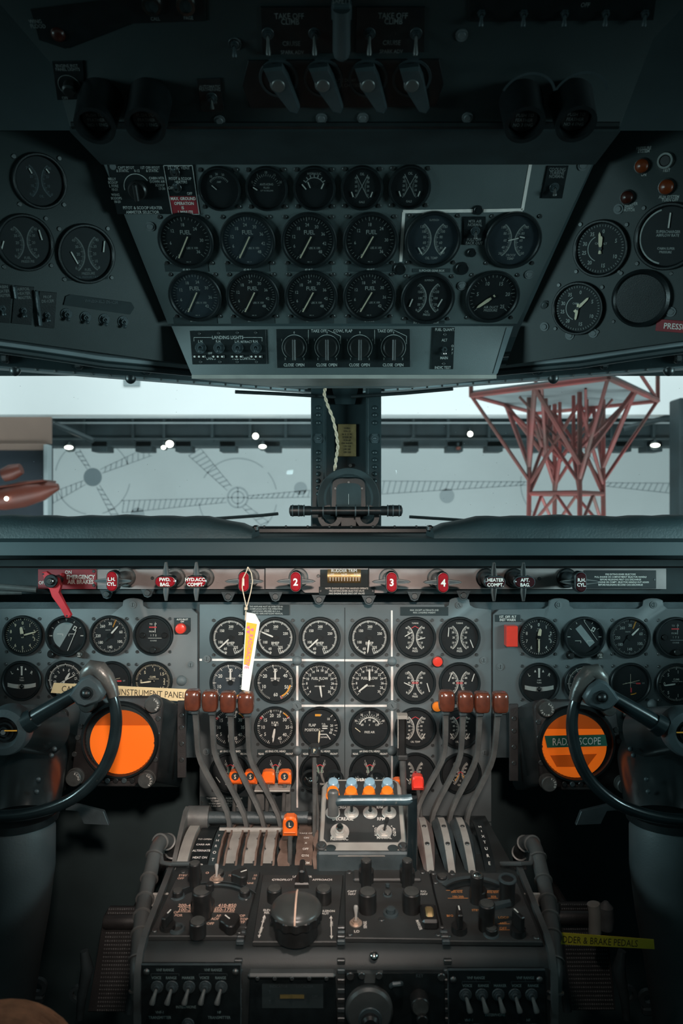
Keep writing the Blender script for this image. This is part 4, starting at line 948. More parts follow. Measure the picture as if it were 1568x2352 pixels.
placard(MAIN, 516, 1842, 112, 26, 'black placard with four lines about fuel transfer at the foot of the centre panel', ['TRANSFER OF FUEL FROM ONE TANK', 'TO ANOTHER IS PROHIBITED', 'WHEN USING X FEED TO BOOST', 'TURN OFF ITS BOOST IN USE'], 4.0, screws=1)
# cross hatch small square knobs hidden near left lower panel
button(MAIN, 145, 1640, 11, 'worn round cap under the cream tape beside the left yoke', M_KTOP, dome=True, name='cap_button')
button(MAIN, 1440, 1640, 11, 'worn round cap between the right scope and the yoke spoke', M_KTOP, dome=True, name='cap_button')

# ================================================================== SELECTOR STRIP under the glareshield
SEL = Pl((0, 1.42, ZC), (1, 0, 0), (0, 0, 1))
r = Rel(SEL, 800, 1333); t = thing('selector_shelf', 'grey metal shelf strip holding the fire selector handles', 'panel', r.M)
part('front_strip', MB().prism([r(90, 1308), r(607, 1307), r(607, 1353), r(90, 1353)], -.006, 0, bev=.001), M_STRIP, t)
part('front_strip', MB().prism([r(609, 1305), r(845, 1305), r(845, 1362), r(700, 1362), r(690, 1353), r(609, 1353)], -.006, 0, bev=.001), M_STRIP, t)
part('front_strip', MB().prism([r(847, 1306), r(1530, 1306), r(1530, 1353), r(893, 1353), r(886, 1362), r(847, 1362)], -.006, 0, bev=.001), M_STRIP, t)
part('upper_channel', MB().box(0, .034, -.004, 1.9, .012, .03), M_MATTE, t)
part('rear_box', MB().box(0, -.002, -.035, 1.9, .05, .05), M_MATTE, t)
for x, y in ((350, 1328), (731, 1323), (1238, 1329)): screw(t, *r(x, y), 0, s=1.2)
# clips hanging under the strip
for i, (x, y) in enumerate([(243, 1365), (337, 1362), (523, 1371), (632, 1371), (732, 1378), (847, 1379), (952, 1370), (1065, 1368)]):
    rr = Rel(SEL, x, y); t2 = thing('latch_clip', ['latch tab under the shelf below the LH cylinder handle', 'latch tab below the FWD BAG handle', 'latch tab between the HYD ACC handle and the paper tag', 'latch tab just below left of the second red handle', 'latch tab under the left end of the note placard', 'latch tab under the right end of the note placard', 'dark latch tab midway between the third and fourth red handles', 'dark latch tab right below the fourth red handle'][i], 'latch', rr.M @ T(0, 0, -.008), 'latch tabs under the shelf')
    k = rr.k; part('tab', MB().prism([(-17 * k, 11 * k), (17 * k, 11 * k), (8 * k, -9 * k), (0, -12 * k), (-8 * k, -9 * k)], 0, .003, bev=.0006), M_CAST, t2)
    part('roller', MB().cyl(0, 0, .003, .008, 7.5 * k, n=18, bev=.001), M_SCREW, t2)
# handles
def handle(px, py, txt, vert, label, bright=True, h=None):  # dark right-hand copies use darker materials to paint in the weaker light
    Y = 1.335; k = Y / F; p = W(px, py, Y)
    t = thing('fire_selector', label, 'handle', Matrix.Translation(p) @ RX(90), 'fire selector handles')
    a = 11.5 * k; b = 23.5 * k
    rot = 0 if vert else 90
    def stad(a, b, n=12):
        P = []
        for s, c in ((1, b - a), (-1, -(b - a))):
            for i in range(n + 1): th = (0 if s > 0 else PI) + PI * i / n; P.append((a * math.cos(th), c + a * math.sin(th)))
        return P
    R_ = RZ(rot)
    part('body', MB().prism(stad(a * 1.18, b * 1.06), -.016, .001, R_, bev=.003), M_BLACK, t)
    part('rim', MB().prism(stad(a * 1.14, b * 1.03), .001, .0022, R_, bev=.0008), M_CHROME if bright else M_CAST, t)
    part('window', MB().prism(stad(a, b * .95), .0022, .005, R_, bev=.002), M_WIN if bright else mat('shaded red handle window', (.035, .006, .008), .2, coat=.5), t)
    L = txt.split('|')
    hh = h or (.0125 if len(L) == 1 else .0060)
    part('lettering', MB().lines(L, 0, 0, hh, gap=1.45, sx=.95, bold=.03), M_WHITE, t, mtx=T(0, 0, .0054), smooth=False)
    for s in (-1, 1):
        q = a * 1.1; e = 45 * k
        if vert: P = [(s * q, 7 * k), (s * (e - 6 * k), 3.2 * k), (s * e, 0), (s * (e - 6 * k), -3.2 * k), (s * q, -7 * k)]
        else: P = [(s * q * 1, 6 * k), (s * (q + 12 * k), 7 * k), (s * e, 3 * k), (s * e, -2 * k), (s * (q + 12 * k), -5 * k), (s * q * 1, -6 * k)]
        if s < 0: P = P[::-1]
        wg = part('wing', MB().prism(P, -.009, -.003, R_, bev=.0012), M_STEEL, t)
        part('recess', MB().prism([(x * .92 + s * q * .12, y * .5) for x, y in P], -.0029, -.0026, R_), M_CAST if bright else M_BLACK, wg)
    part('shaft', MB().cyl(0, 0, -.085, -.014, .0125, .014, n=24), M_STEEL if bright else M_CAST, t)
    part('escutcheon', MB().cyl(0, 0, -.085, -.078, .019, n=28, bev=.002), M_STEEL if bright else M_BLACK, t)
    return t
handle(258, 1335, 'L.H.|CYL.', True, 'selector handle marked LH CYL beside the red brake placard')
handle(380, 1336, 'FWD.|BAG.', False, 'sideways selector handle marked FWD BAG')
handle(450, 1336, 'HYD.ACC.|COMPT.', False, 'sideways selector handle marked HYD ACC COMPT')
handle(560, 1336, '1', True, 'red selector handle 1 carrying the paper tag')
handle(679, 1336, '2', True, 'red selector handle 2 left of the rudder trim scale')
handle(899, 1337, '3', True, 'red selector handle 3 right of the note placard')
handle(1017, 1338, '4', True, 'red selector handle 4 left of the heater handle')
handle(1136, 1337, 'HEATER|COMPT.', False, 'shaded sideways selector handle marked HEATER COMPT', False)
handle(1204, 1337, 'AFT.|BAG.', False, 'shaded sideways selector handle marked AFT BAG', False)
handle(1333, 1337, 'R.H.|CYL.', True, 'shaded selector handle marked RH CYL at the right', False)
# red brake placard + lever
r = Rel(SEL, 155, 1330); t = thing('brake_placard', 'red placard lettered EMERGENCY AIR BRAKES', 'placard', r.M); k = r.k
part('plate', MB().box(0, 0, .001, 134 * k, 46 * k, .002, bev=.0006), M_REDPL, t)
part('lettering', MB().text('ON', *r(158, 1314), .0068).text('EMERGENCY', *r(186, 1325), .0078, bold=.03).text('AIR BRAKES', *r(186, 1336), .0078, bold=.03).text('OFF', *r(98, 1338), .0064), M_WHITE, t, mtx=T(0, 0, .0023), smooth=False)
for x, y in ((216, 1312), (216, 1344)): screw(t, *r(x, y), .002, s=1.1)
part('stop_pin', MB().dome(0, 0, 0, .0045, .006), M_REDP, t, mtx=T(*r(144, 1321), .002))
r = Rel(Pl((0, 1.385, ZC), (1, 0, 0), (0, 0, 1)), 120, 1334); t = thing('emergency_brake_lever', 'bright red emergency air brake lever hanging over the left panel', 'lever', r.M)
P = [r(*q) for q in ((98, 1314), (108, 1312), (122, 1322), (136, 1328), (142, 1344), (138, 1360), (150, 1385), (165, 1412), (160, 1419), (152, 1418), (142, 1400), (120, 1370), (114, 1352), (104, 1342), (102, 1328))][::-1]
part('arm', MB().prism(P, -.004, .004, bev=.0018), M_REDP, t)
part('boss', MB().cyl(0, 0, .002, .009, .0125, n=24, bev=.001), M_BLACK, t); part('bolt', MB().cyl(0, 0, .009, .013, .0065, n=16, bev=.001).cyl(0, 0, .013, .0145, .003, n=12), M_CHROME, t)
part('shaft', MB().cyl(0, 0, -.035, .002, .009, n=16), M_CAST, t)
for x, y in ((101, 1318), (155, 1414)): part('pin_hole', MB().cyl(0, 0, .003, .0044, .0018, n=10), M_MATTE, t, mtx=T(*r(x, y), 0))
# cable/linkage left of the placard
t = thing('linkage_rod', 'worn metal linkage rods at the far left end of the shelf', 'rod', T(-.5, 1.40, ZC))
for a, b, rr in (((-30, 1346), (84, 1354), .006), ((-30, 1362), (50, 1361), .004)): part('rod', MB().tube([W(a[0], a[1], 1.38) - t.location, W(b[0], b[1], 1.40) - t.location], rr, 10), M_STEEL, t)
# rudder trim scale
r = Rel(SEL, 790, 1324, .004); t = thing('rudder_trim_scale', 'brass coloured rudder trim scale in the middle of the shelf', 'scale', r.M); k = r.k
part('drum', MB().lathe([(.014, -38 * k), (.014, 38 * k)], 28, T(0, 0, -.008) @ RY(90) , 0, 360), M_BRASS, t)
m = MB().text('RUDDER TRIM', *r(790, 1310), .0060, sx=.9).text('LEFT', *r(762, 1319), .0036).text('NOSE', *r(790, 1319), .0036).text('RIGHT', *r(820, 1319), .0036)
for i in range(11): m.line(*r(758 + i * 6.6, 1325), *r(758 + i * 6.6, 1334), .0014)
part('lettering', m, M_WHITE, t, mtx=T(0, 0, .0064), smooth=False)
part('slot', MB().box(0, -.004, -.0035, 110 * k, 40 * k, .002, bev=.0005), M_MATTE, t)
placard(SEL, 796, 1357, 128, 19, 'black note placard about engine selector handles below the trim scale', ['NOTE: ENGINE SELECTOR HANDLES OPERATE', 'FIRE EXTINGUISHER SELECTOR VALVE', 'AND ENGINE FLUID SHUT-OFF VALVES'], 3.9, screws=1, h0=.001)
placard(SEL, 1424, 1331, 164, 42, 'dark placard headed FIRE EXTINGUISHER SELECTORS at the right', ['FIRE EXTINGUISHER SELECTORS', 'PULL ENGINE OR COMPARTMENT SELECTOR HANDLE', 'BEFORE RELEASING FIRST CO2 DISCHARGE', 'PUSH ENGINE OR COMPT. SELECTOR HANDLE OUT AGAIN', 'BEFORE RELEASING SECOND CO2 DISCHARGE'], 4.0, m=M_BLACK, ink=M_WHITE, screws=1, h0=.001)
# tag on handle 1
Yt = 1.325; k = Yt / F
t = thing('paper_tag', 'white paper tag with orange radioactive print hanging from handle 1', 'tag', T(*W(583, 1500, Yt)))
def q(x, y): p = W(x, y, Yt) - t.location; return (p.x, p.z)
part('sheet', MB().prism([q(*a) for a in ((566, 1406), (586, 1410), (597, 1430), (590, 1472), (572, 1588), (554, 1584), (561, 1480))][::-1], 0, .0008, RX(90) ), M_PAPER, t)
part('orange_band', MB().prism([q(*a) for a in ((566, 1429), (590, 1433), (573, 1529), (560, 1526))][::-1], .0008, .0011, RX(90)), M_TAGOR, t)
m = MB().text('RADIOACTIVE', *q(571.5, 1496), .0072, rot=-97.5, sx=.95)
for a in (90, 210, 330):
    x, y = q(573.5, 1446); m.arc(x, y, .0018, .0068, a - 28, a + 28)
m.disc(*q(573.5, 1446), .0010); part('trefoil_and_lettering', m, M_TAGPK, t, mtx=RX(90) @ T(0, 0, .0014), smooth=False)
pts = [W(*a, Yt + .004) - t.location for a in ((569, 1302), (566, 1312), (557, 1330), (556, 1350), (562, 1378), (566, 1396), (563, 1402))]
part('string', MB().tube(pts, .0010, 6), M_STRING, t)
pts = [W(*a, Yt + .004) - t.location for a in ((569, 1302), (577, 1316), (580, 1335), (576, 1358), (570, 1382), (566, 1396), (564, 1408), (563, 1425))]
part('string', MB().tube(pts, .0010, 6), M_STRING, t)
part('knot', MB().lathe([(.0001, -.004), (.003, -.002), (.003, .002), (.0001, .004)], 10), M_STRING, t, mtx=T(*(W(565, 1398, Yt) - t.location)))
# tape labels
def tape(Y, cor, label, txt, m, ink, h, x, y, fit, rot):
    c = (sum(a for a, b in cor) / 4, sum(b for a, b in cor) / 4); P0 = W(*c, Y)
    t = thing('tape_label', label, 'label', T(*P0))
    def q(x, y): p = W(x, y, Y) - P0; return (p.x, p.z)
    part('strip', MB().prism([q(*a) for a in cor][::-1], 0, .0012, RX(90)), m, t)
    part('lettering', MB().text(txt, *q(x, y), h, rot=rot, fit=fit * Y / F, bold=.0), ink, t, mtx=RX(90) @ T(0, 0, .0015), smooth=False)
tape(1.43, ((124, 1568), (434, 1583), (426, 1611), (117, 1591)), 'cream tape label about the captain flight instrument panel, across the left dials', "CAPTAIN FLIGHT-INSTRUMENT PANEL", M_BEIGE, M_INK, .0122, 284, 1589, 284, -3)

# ================================================================== OVERHEAD PANELS
def panelpoly(name, label, pl, poly, m, th=.006, bev=.001, z1=0):
    c = (sum(a for a, b in poly) / len(poly), sum(b for a, b in poly) / len(poly)); r = Rel(pl, *c)
    t = thing(name, label, 'panel', r.M); part('panel_sheet', MB().prism([r(*q) for q in poly], -th, z1, bev=bev), m, t, ang=50); return t, r
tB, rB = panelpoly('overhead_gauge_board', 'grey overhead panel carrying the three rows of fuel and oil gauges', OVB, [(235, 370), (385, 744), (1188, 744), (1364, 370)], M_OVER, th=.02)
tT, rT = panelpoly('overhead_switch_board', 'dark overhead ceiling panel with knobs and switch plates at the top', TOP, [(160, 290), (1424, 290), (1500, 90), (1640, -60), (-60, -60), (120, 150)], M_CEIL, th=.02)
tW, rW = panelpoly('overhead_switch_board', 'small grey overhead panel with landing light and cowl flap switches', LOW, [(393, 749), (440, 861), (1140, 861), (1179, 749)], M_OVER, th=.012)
part('edge_strip', MB().prism([rW(1163, 752), rW(1177, 752), rW(1142, 858), rW(1132, 858)], 0, .0008), M_RIM, tW)
def fascia(P, nm, lb, m):
    V = [Vector(p) for p in P]; n = (V[1] - V[0]).cross(V[2] - V[0]).normalized() * .006; k = len(V)
    mb = MB().add(V + [v - n for v in V], [tuple(range(k)), tuple(range(k, 2 * k))[::-1]] + [(i, k + i, k + (i + 1) % k, (i + 1) % k) for i in range(k)])
    return tag(part(nm, mb, m), lb, 'panel')
fascia([TOP.hit(160, 291), TOP.hit(1424, 291), OVB.hit(1366, 368), OVB.hit(233, 368)], 'overhead_fascia', 'black recessed fascia between the ceiling panel and the overhead gauges', M_MATTE)
zz = TOP.hit(784, 285)
tag(part('ceiling_trim', MB().tube([TOP.hit(165, 287), TOP.hit(1420, 287)], .005, 8), M_BLACK), 'black rolled edge along the front of the ceiling panel', 'trim')
u0 = LOW.hit(440, 861); u1 = LOW.hit(1140, 861)
fascia([u0, u1, W(940, 884, 1.33), W(650, 884, 1.33)], 'overhead_tray', 'pale grey underside tray below the cowl flap switches', M_LGREY)
tag(part('tray_tube', MB().tube([W(630, 880, 1.30), W(660, 884, 1.31), W(940, 884, 1.31), W(960, 879, 1.30)], .005, 10), M_RIM), 'thin grey tube under the overhead tray', 'tube')
# side overhead panels
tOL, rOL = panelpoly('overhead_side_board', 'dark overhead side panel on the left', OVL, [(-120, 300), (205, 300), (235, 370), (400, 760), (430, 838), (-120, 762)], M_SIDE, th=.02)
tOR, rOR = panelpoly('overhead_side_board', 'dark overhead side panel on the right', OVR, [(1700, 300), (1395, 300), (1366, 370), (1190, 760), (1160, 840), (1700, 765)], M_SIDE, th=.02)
for sd, nm, lb in ((-1, OVL, 'left'), (1, OVR, 'right')):
    f_ = (lambda x: x) if sd < 0 else (lambda x: 1570 - x)
    t = thing('window_header_tubes', 'pale grey tubes along the lower edge of the %s overhead side panel' % lb, 'tube', T(*W(f_(200), 800, 1.14)))
    for (y0, y1, y2, rr, mm) in ((772, 792, 826, .0045, M_RIM), (786, 812, 852, .0085, M_RIM), (800, 828, 866, .007, M_FRAME)):
        pts = []
        for i in range(21):
            u = i / 20; x = -60 + 500 * u; y = y0 - 5 + (y1 - y0) * min(1, u * 1.7) * .8 + (y2 - y1) * u ** 1.3
            pts.append(W(f_(x), y, 1.08 + .20 * u) - t.location)
        part('tube', MB().tube(pts, rr, 10), mm, t)
    for x, y in ((35, 850), (300, 868)): part('knob', MB().dome(0, 0, 0, .009, .010, 14, 4), M_BLACK, t, mtx=T(*(W(f_(x), y, 1.2) - t.location)) @ RX(160))
# gauges on the overhead panel
def f_amp(D):
    D.ticks(-52, 52, 12, .52, .62, .02); D.nums(['', '10', '20', '30', ''], -60, 45, .74, .12); D.text('AMP', 0, .34, .10); D.arc(.60, .62, -52, 52); D.seg(-.40, .18, -.16, -.04, .04)
def f_anti(D):
    D.ticks(-75, 75, 16, .62, .74, .02); D.nums(['0', '5', '10', '15', '20'], -66, 66, .82, .12); D.text('ANTI-ICING', 0, .22, .11); D.text('FLUID', 0, .05, .10); D.text('QTY IN GALLONS', 0, -.1, .07); D.seg(-.72, .08, -.50, -.06, .06)
def f_hyd(D):
    D.arc(.52, .56, -55, 55); D.ticks(-55, 55, 6, .52, .70, .05); D.text('HYDRAULIC', 0, .74, .11); D.seg(-.66, .22, -.44, -.04, .06); D.seg(-.34, .34, -.22, .04, .05); D.seg(.36, .0, .50, .28, .06)
def f_oilq(D):
    D.text('OIL', 0, .70, .13)
    for sd in (-1, 1):
        D.line(0, .10, sd * .30, .66, .03); D.line(0, .10, sd * .30, -.48, .03)
        for i, n in enumerate(['0', '10', '20', '30', '40']): D.text(n, sd * .32, -.36 + i * .22, .11)
        D.ticks(-90 * sd - 45, -90 * sd + 45, 16, .66, .74, .02, 'w', cx=sd * .86)
        D.seg(sd * .46, -.45, sd * .56, -.18, .06)
    D.text('GALS', 0, -.72, .11)
def f_ssup(t1, nums, b, n1, n2):
    return dual(t1, b, nums, n1, n2, tall=.7, nsz=.105)
gauge(OVB, 504.6, 432.7, 49, 'ammeter beside the red operation placard', f_amp, mark=M_DIM)
gauge(OVB, 612.5, 432.7, 49, 'anti-icing fluid gauge in the top overhead row', f_anti, mark=M_DIM)
gauge(OVB, 722, 432, 49, 'hydraulic gauge with three short needles in the top overhead row', f_hyd, mark=M_DIM)
gauge(OVB, 831, 431, 49, 'oil quantity gauge fourth in the top overhead row', f_oilq, group='oil quantity gauges', mark=M_DIM)
gauge(OVB, 940.4, 429.4, 49, 'oil quantity gauge last in the top overhead row', f_oilq, group='oil quantity gauges', mark=M_DIM)
nm_ = {36: ['6', '12', '18', '24', '30', '36'], 48: ['6', '12', '18', '24', '30', '36', '42', '48'], 42: ['6', '12', '18', '24', '30', '36', '42']}
for i, (x, y, n) in enumerate([(427, 552, 36), (568.5, 552, 48), (709.3, 552, 48), (850.9, 551.4, 36)]):
    gauge(OVB, x, y, 64, 'fuel quantity gauge %s in the upper fuel row of the overhead panel' % P_(i), f_fuel(nm_[n], 0), group='fuel quantity gauges, upper row', mark=M_DIM, face=M_DIALG if i == 1 else None)
for i, (x, y, n) in enumerate([(448.3, 679, 42), (580.3, 679, 48), (714.3, 679, 48), (848.2, 678.6, 42)]):
    gauge(OVB, x, y, 61, 'fuel quantity gauge %s in the lower fuel row of the overhead panel' % P_(i), f_fuel(nm_[n], 0), group='fuel quantity gauges, lower row', mark=M_DIM, face=M_DIALG if i == 0 else None)
gauge(OVB, 993.2, 550, 65, 'supercharger oil temperature gauge inside the white line bracket', f_ssup('SUPERCH', ['20', '40', '60', '80', '100', '120'], ['', 'OIL TEMP'], (-.56, -.30, -.40, -.56), (.36, -.54, .54, -.28)), face=M_DIALG, mark=M_DIM)
gauge(OVB, 1177.4, 551.3, 65, 'duct temperature gauge with faded dial at the right of the overhead panel', f_ssup('', ['20', '40', '60', '80', '100'], ['PROOF', 'TEMP'], (-.2, .0, .2, .1), (.24, .16, .44, .12)), face=M_DIALG, mark=M_DIM)
gauge(OVB, 982, 684, 62, 'supercharger oil pressure gauge with two parallel needles', f_ssup('SUPERCH', ['0', '50', '100', '150', ''], ['OIL', 'PRESS'], (-.76, -.36, -.64, -.02), (.44, -.36, .60, -.02)), mark=M_DIM)
def f_duct(D):
    D.ticks(228, 492, 25, .84, .94, .018); D.ticks(228, 492, 5, .78, .94, .03); D.nums(['5', '10', '15', '20', '25'], 281, 492, .64, .16); D.text('AIR DUCT', 0, -.46, .11); D.text('PRESSURE', 0, -.60, .11); D.hand(232, -.12, .78, .07, 'c', hub=.06)
gauge(OVB, 1130, 681, 62, 'air duct pressure gauge with a cream needle', f_duct, mark=M_DIM)
# black backing placards under the fuel gauges
lw = {0: ('#1 ALT', '#2 ALT', '#3 ALT', '#4 ALT'), 1: ('#1 MAIN', '#2 MAIN', '#3 MAIN', '#4 MAIN')}
for row, (ys, xs, yy) in enumerate((((606, 624), (428, 568, 709, 851), 618), ((729, 743), (448, 580, 714, 848), 739))):
    for i, x in enumerate(xs): placard(OVB, x, (ys[0] + ys[1]) / 2, 100, ys[1] - ys[0], 'black name strip under the %s fuel gauge of the %s fuel row' % (P_(i), ('upper', 'lower')[row]), ['', lw[row][i]] if row == 0 else [lw[row][i]], 4.6, ink=M_DIM, group='name strips under the fuel gauges', th=.0007)
placard(OVB, 991, 621, 86, 9, 'name strip reading SUPCHGR GEAR BOX below the oil temperature gauge', ['SUPCHGR GEAR BOX'], 5.0, ink=M_DIM, th=.0008)
placard(OVB, 978, 740, 86, 8, 'name strip reading SUPCHGR GEAR BOX below the oil pressure gauge', ['SUPCHGR GEAR BOX'], 5.0, ink=M_DIM, th=.0008)
m = MB()
for a in ((920, 601, 927, 487), (925, 486, 1085, 484), (1110, 484, 1200, 482), (1199, 483, 1219, 370)): m.line(*rB(a[0], a[1]), *rB(a[2], a[3]), .0045)
part('painted_line', m, M_PINK, tB, mtx=T(0, 0, .0004), smooth=False)
for x, y, q in ((918, 617, 14), (1061, 616, 15), (1083, 580, 10), (1098, 482, 10)): part('access_socket', MB().cyl(0, 0, 0, .003, q * .00066, n=20, bev=.0008).cyl(0, 0, .003, .0036, q * .0004, n=16), M_BLACK, tB, mtx=T(*rB(x, y), 0))
for x, y in ((345, 520), (1215, 630), (1060, 656), (1338, 320 + 60), (260, 382), (1250, 700)): part('fastener', ME_FAST, None, tB, mtx=T(*rB(x, y), 0))
# switches on overhead
def toggle(parent, x, y, L=.012, tilt=(30, 0), r_=.0022, base=.0068, m=M_CHROME, name='toggle_switch', nut=M_SCREW, z=0, tip=1.35):
    b = part(name, MB().cyl(0, 0, 0, .0014, base, n=20, bev=.0004).cyl(0, 0, .0012, .0034, base * .72, n=6).ring([(base * .3, .003), (base * .52, .003), (base * .48, .0062), (base * .3, .0062)], 16), nut, parent, mtx=T(x, y, z))
    part('bat', MB().lathe([(r_ * .7, 0), (r_ * .8, L * .4), (r_ * tip, L * .85), (r_ * tip * .8, L * .97), (r_ * .3, L)], 14), m, b, mtx=T(0, 0, .004) @ RX(tilt[0]) @ RY(tilt[1]))
    return b
def plate(pl, poly, label, name='switch_plate', m=M_BLACK, th=.002, cat='switch panel', group=None, h0=0):
    c = (sum(a for a, b in poly) / len(poly), sum(b for a, b in poly) / len(poly)); r = Rel(pl, *c, h0); t = thing(name, label, cat, r.M, group)
    part('plate', MB().prism([r(*q) for q in poly], .0003, th, bev=.0005), m, t); return t, r
# ammeter selector
t, r = plate(OVB, [(246, 378), (375, 378), (394, 491), (270, 491)][::-1], 'black pitot and scoop heater ammeter selector plate at the upper left')
m = MB()
for tx, x, y in (('CAPT PITOT', 290, 384), ('1ST OFF PITOT', 345, 384), ('& STATIC', 282, 391), ('0-12', 315, 391), ('& STATIC', 350, 391), ('BELLY', 258, 410), ('SCOOP', 260, 418), ('L FORE', 262, 426), ('10-21', 264, 434), ('CABIN HTR', 360, 408), ('DOWN AIR', 362, 416), ('SCOOP', 368, 424), ('17-30', 372, 432), ('WING', 266, 446), ('SCOOPS', 268, 454), ('10-20', 270, 462), ('PITOT & SCOOP HEATER', 328, 476), ('AMMETER SELECTOR', 328, 486)):
    m.text(tx, *r(x, y), .0042 if y > 470 else .0034)
m.arc(*r(316, 430), .0180, .0190, -100, 60)
part('lettering', m, M_DIM, t, mtx=T(0, 0, .0023), smooth=False)
part('selector_knob', MB().cyl(0, 0, .002, .012, .013, n=24, bev=.002).box(0, 0, .016, .006, .024, .010, bev=.0015), M_BAKE, t, mtx=T(*r(318, 434), 0))
t, r = plate(OVB, [(376, 377), (443, 377), (450, 449), (388, 449)][::-1], 'black static vent switch plate with white border')
m = MB().text('STATIC VENT', *r(411, 384), .0042).text('PITOT & SCOOP', *r(414, 409), .0036).text('HEATERS', *r(416, 417), .0036).text('ON', *r(393, 430), .0040).text('OFF', *r(436, 443), .0036)
for a in ((377, 379, 442, 379), (442, 379, 458, 491), (376, 379, 396, 491), (396, 491, 458, 491)): m.line(*r(a[0], a[1]), *r(a[2], a[3]), .0010)
part('lettering', m, M_DIM, t, mtx=T(0, 0, .0027), smooth=False)
for x, y in ((402, 396), (406, 431)): toggle(t, *r(x, y), L=.010, tilt=(-60, 0), m=M_CAST, z=.001)
t, r = plate(OVB, [(388, 450), (450, 450), (457, 490), (396, 490)][::-1], 'small red placard limiting ground operation to 1 minute', 'red_placard', M_REDPL, cat='placard')
part('lettering', MB().text('MAX. GROUND', *r(421, 455), .0042).text('OPERATION', *r(423, 466), .0042).text('1 MINUTE', *r(426, 486), .0042).text('IS', *r(420, 476), .0042), M_WHITE, t, mtx=T(0, 0, .0023), smooth=False)
def splate(pl, poly, label, texts, tog, th=.002, ink=M_FAINT, h=.0042, group=None, L=.011):
    t, r = plate(pl, poly, label, group=group); m = MB()
    for a in texts: m.text(a[0], *r(a[1], a[2]), a[3] if len(a) > 3 else h)
    part('lettering', m, ink, t, mtx=T(0, 0, .0023), smooth=False)
    for a in tog: toggle(t, *r(a[0], a[1]), L=L, tilt=(a[2] if len(a) > 2 else 55, 0), m=M_STEEL, nut=M_CAST, z=.001)
    return t, r
splate(OVB, [(1258, 380), (1305, 380), (1290, 455), (1243, 455)][::-1], 'black cooling turbine switch plate at the right of the overhead panel', [('COOLING', 1279, 388), ('TURBINE', 1278, 396), ('NORMAL', 1277, 404)], [(1272, 430)])
splate(OVB, [(1065, 497), (1115, 497), (1113, 562), (1063, 562)][::-1], 'black air switch plate between the two temperature gauges', [('MTR AIR', 1090, 507), ('NORMAL', 1090, 515), ('FULL OFF', 1088, 549), ('BACK OUT', 1088, 557)], [(1091, 530)])
# landing lights plate
t, r = plate(LOW, [(436, 760), (610, 757), (613, 836), (442, 837)][::-1], 'black landing lights switch plate with four toggles')
m = MB().text('LANDING LIGHTS', *r(523, 775), .0052).text('OFF', *r(483, 811), .0032).text('LAMPS', *r(485, 823), .0042).text('POS. CONTROL', *r(560, 823), .0042)
for x0, x1 in ((446, 490), (556, 602)): m.line(*r(x0, 775), *r(x1, 775), .0007)
m.line(*r(446, 775), *r(446, 784), .0007); m.line(*r(602, 775), *r(602, 784), .0007)
for x, s in ((461, 'L.H.'), (502, 'R.H.'), (545, 'L.H.'), (587, 'R.H.')): m.text(s, *r(x, 784), .0040)
m.text('RETRACT', *r(566, 785), .0036)
part('lettering', m, M_DIM, t, mtx=T(0, 0, .0023), smooth=False)
for x in (461, 503, 546, 588): toggle(t, *r(x, 799), L=.008, tilt=(60, 0), m=M_CAST, nut=M_CAST, base=.009, z=.001)
for x in (458, 501, 544, 588):
    g = part('guard', MB().box(0, 0, .003, .021, .0062, .003, bev=.001), M_BAKE, t, mtx=T(*r(x, 819), 0))
    for dx in (-.007, 0, .007): part('lamp', MB().dome(0, 0, 0, .0017, .0012, 8, 3), M_WHITE, g, mtx=T(dx, 0, .0045))
for x, y in ((458, 766), (502, 765), (545, 764), (587, 764), (461, 831), (505, 831), (545, 831), (589, 831)): screw(t, *r(x, y), .002, s=.9)
# cowl flap plate
t, r = plate(LOW, [(634, 756), (941, 756), (942, 843), (636, 845)][::-1], 'black cowl flap plate with four selector knobs')
m = MB()
for x in (732, 884): m.text('TAKE OFF', *r(x, 760), .0046)
m.text('COWL FLAP', *r(787, 760), .0046)
for x in (708, 860): m.line(*r(x, 757.5), *r(x, 790), .0007)
for x0 in (752, 903): m.line(*r(x0, 758), *r(x0 + 30, 772), .0007); m.line(*r(x0 + 30, 772), *r(x0 + 30, 790), .0007)
for x in (676, 751, 826, 903):
    q = r(x, 798); m.arc(*q, .0195, .0202, -140, 140); m.text('CLOSE', *r(x - 13, 838), .0046); m.text('OPEN', *r(x + 13, 838), .0046)
    for a, s in ((-60, '1'), (0, '0'), (60, '1'), (140, '2'), (-140, '2')): m.text(s, q[0] + .0235 * math.sin(math.radians(a)), q[1] + .0235 * math.cos(math.radians(a)), .0034)
part('lettering', m, M_DIM, t, mtx=T(0, 0, .0023), smooth=False)
for x in (676, 751, 826, 903):
    q = r(x, 798); kb = part('selector_knob', MB().cyl(0, 0, .002, .008, .0165, n=28, bev=.002), M_BAKE, t, mtx=T(*q, 0)); part('grip', MB().box(0, -.004, .013, .0055, .036, .012, bev=.002), M_BAKE, kb)
t, r = plate(LOW, [(995, 752), (1044, 752), (1040, 848), (990, 848)][::-1], 'tall black fuel quantity test plate')
part('lettering', MB().text('FUEL QUANT.', *r(1021, 757), .0042).text('ALT', *r(1020, 781), .0042).text('MAIN', *r(1019, 822), .0042).text('INDIC TEST', *r(1016, 847 - 3), .0042).lines(['O', 'F', 'F'], *r(1038, 803), .0038), M_DIM, t, mtx=T(0, 0, .0023), smooth=False)
toggle(t, *r(1020, 803), L=.010, tilt=(55, 0), m=M_CHROME, nut=M_CAST)
for x, y in ((1021, 768), (1018, 835)): screw(t, *r(x, y), .002)
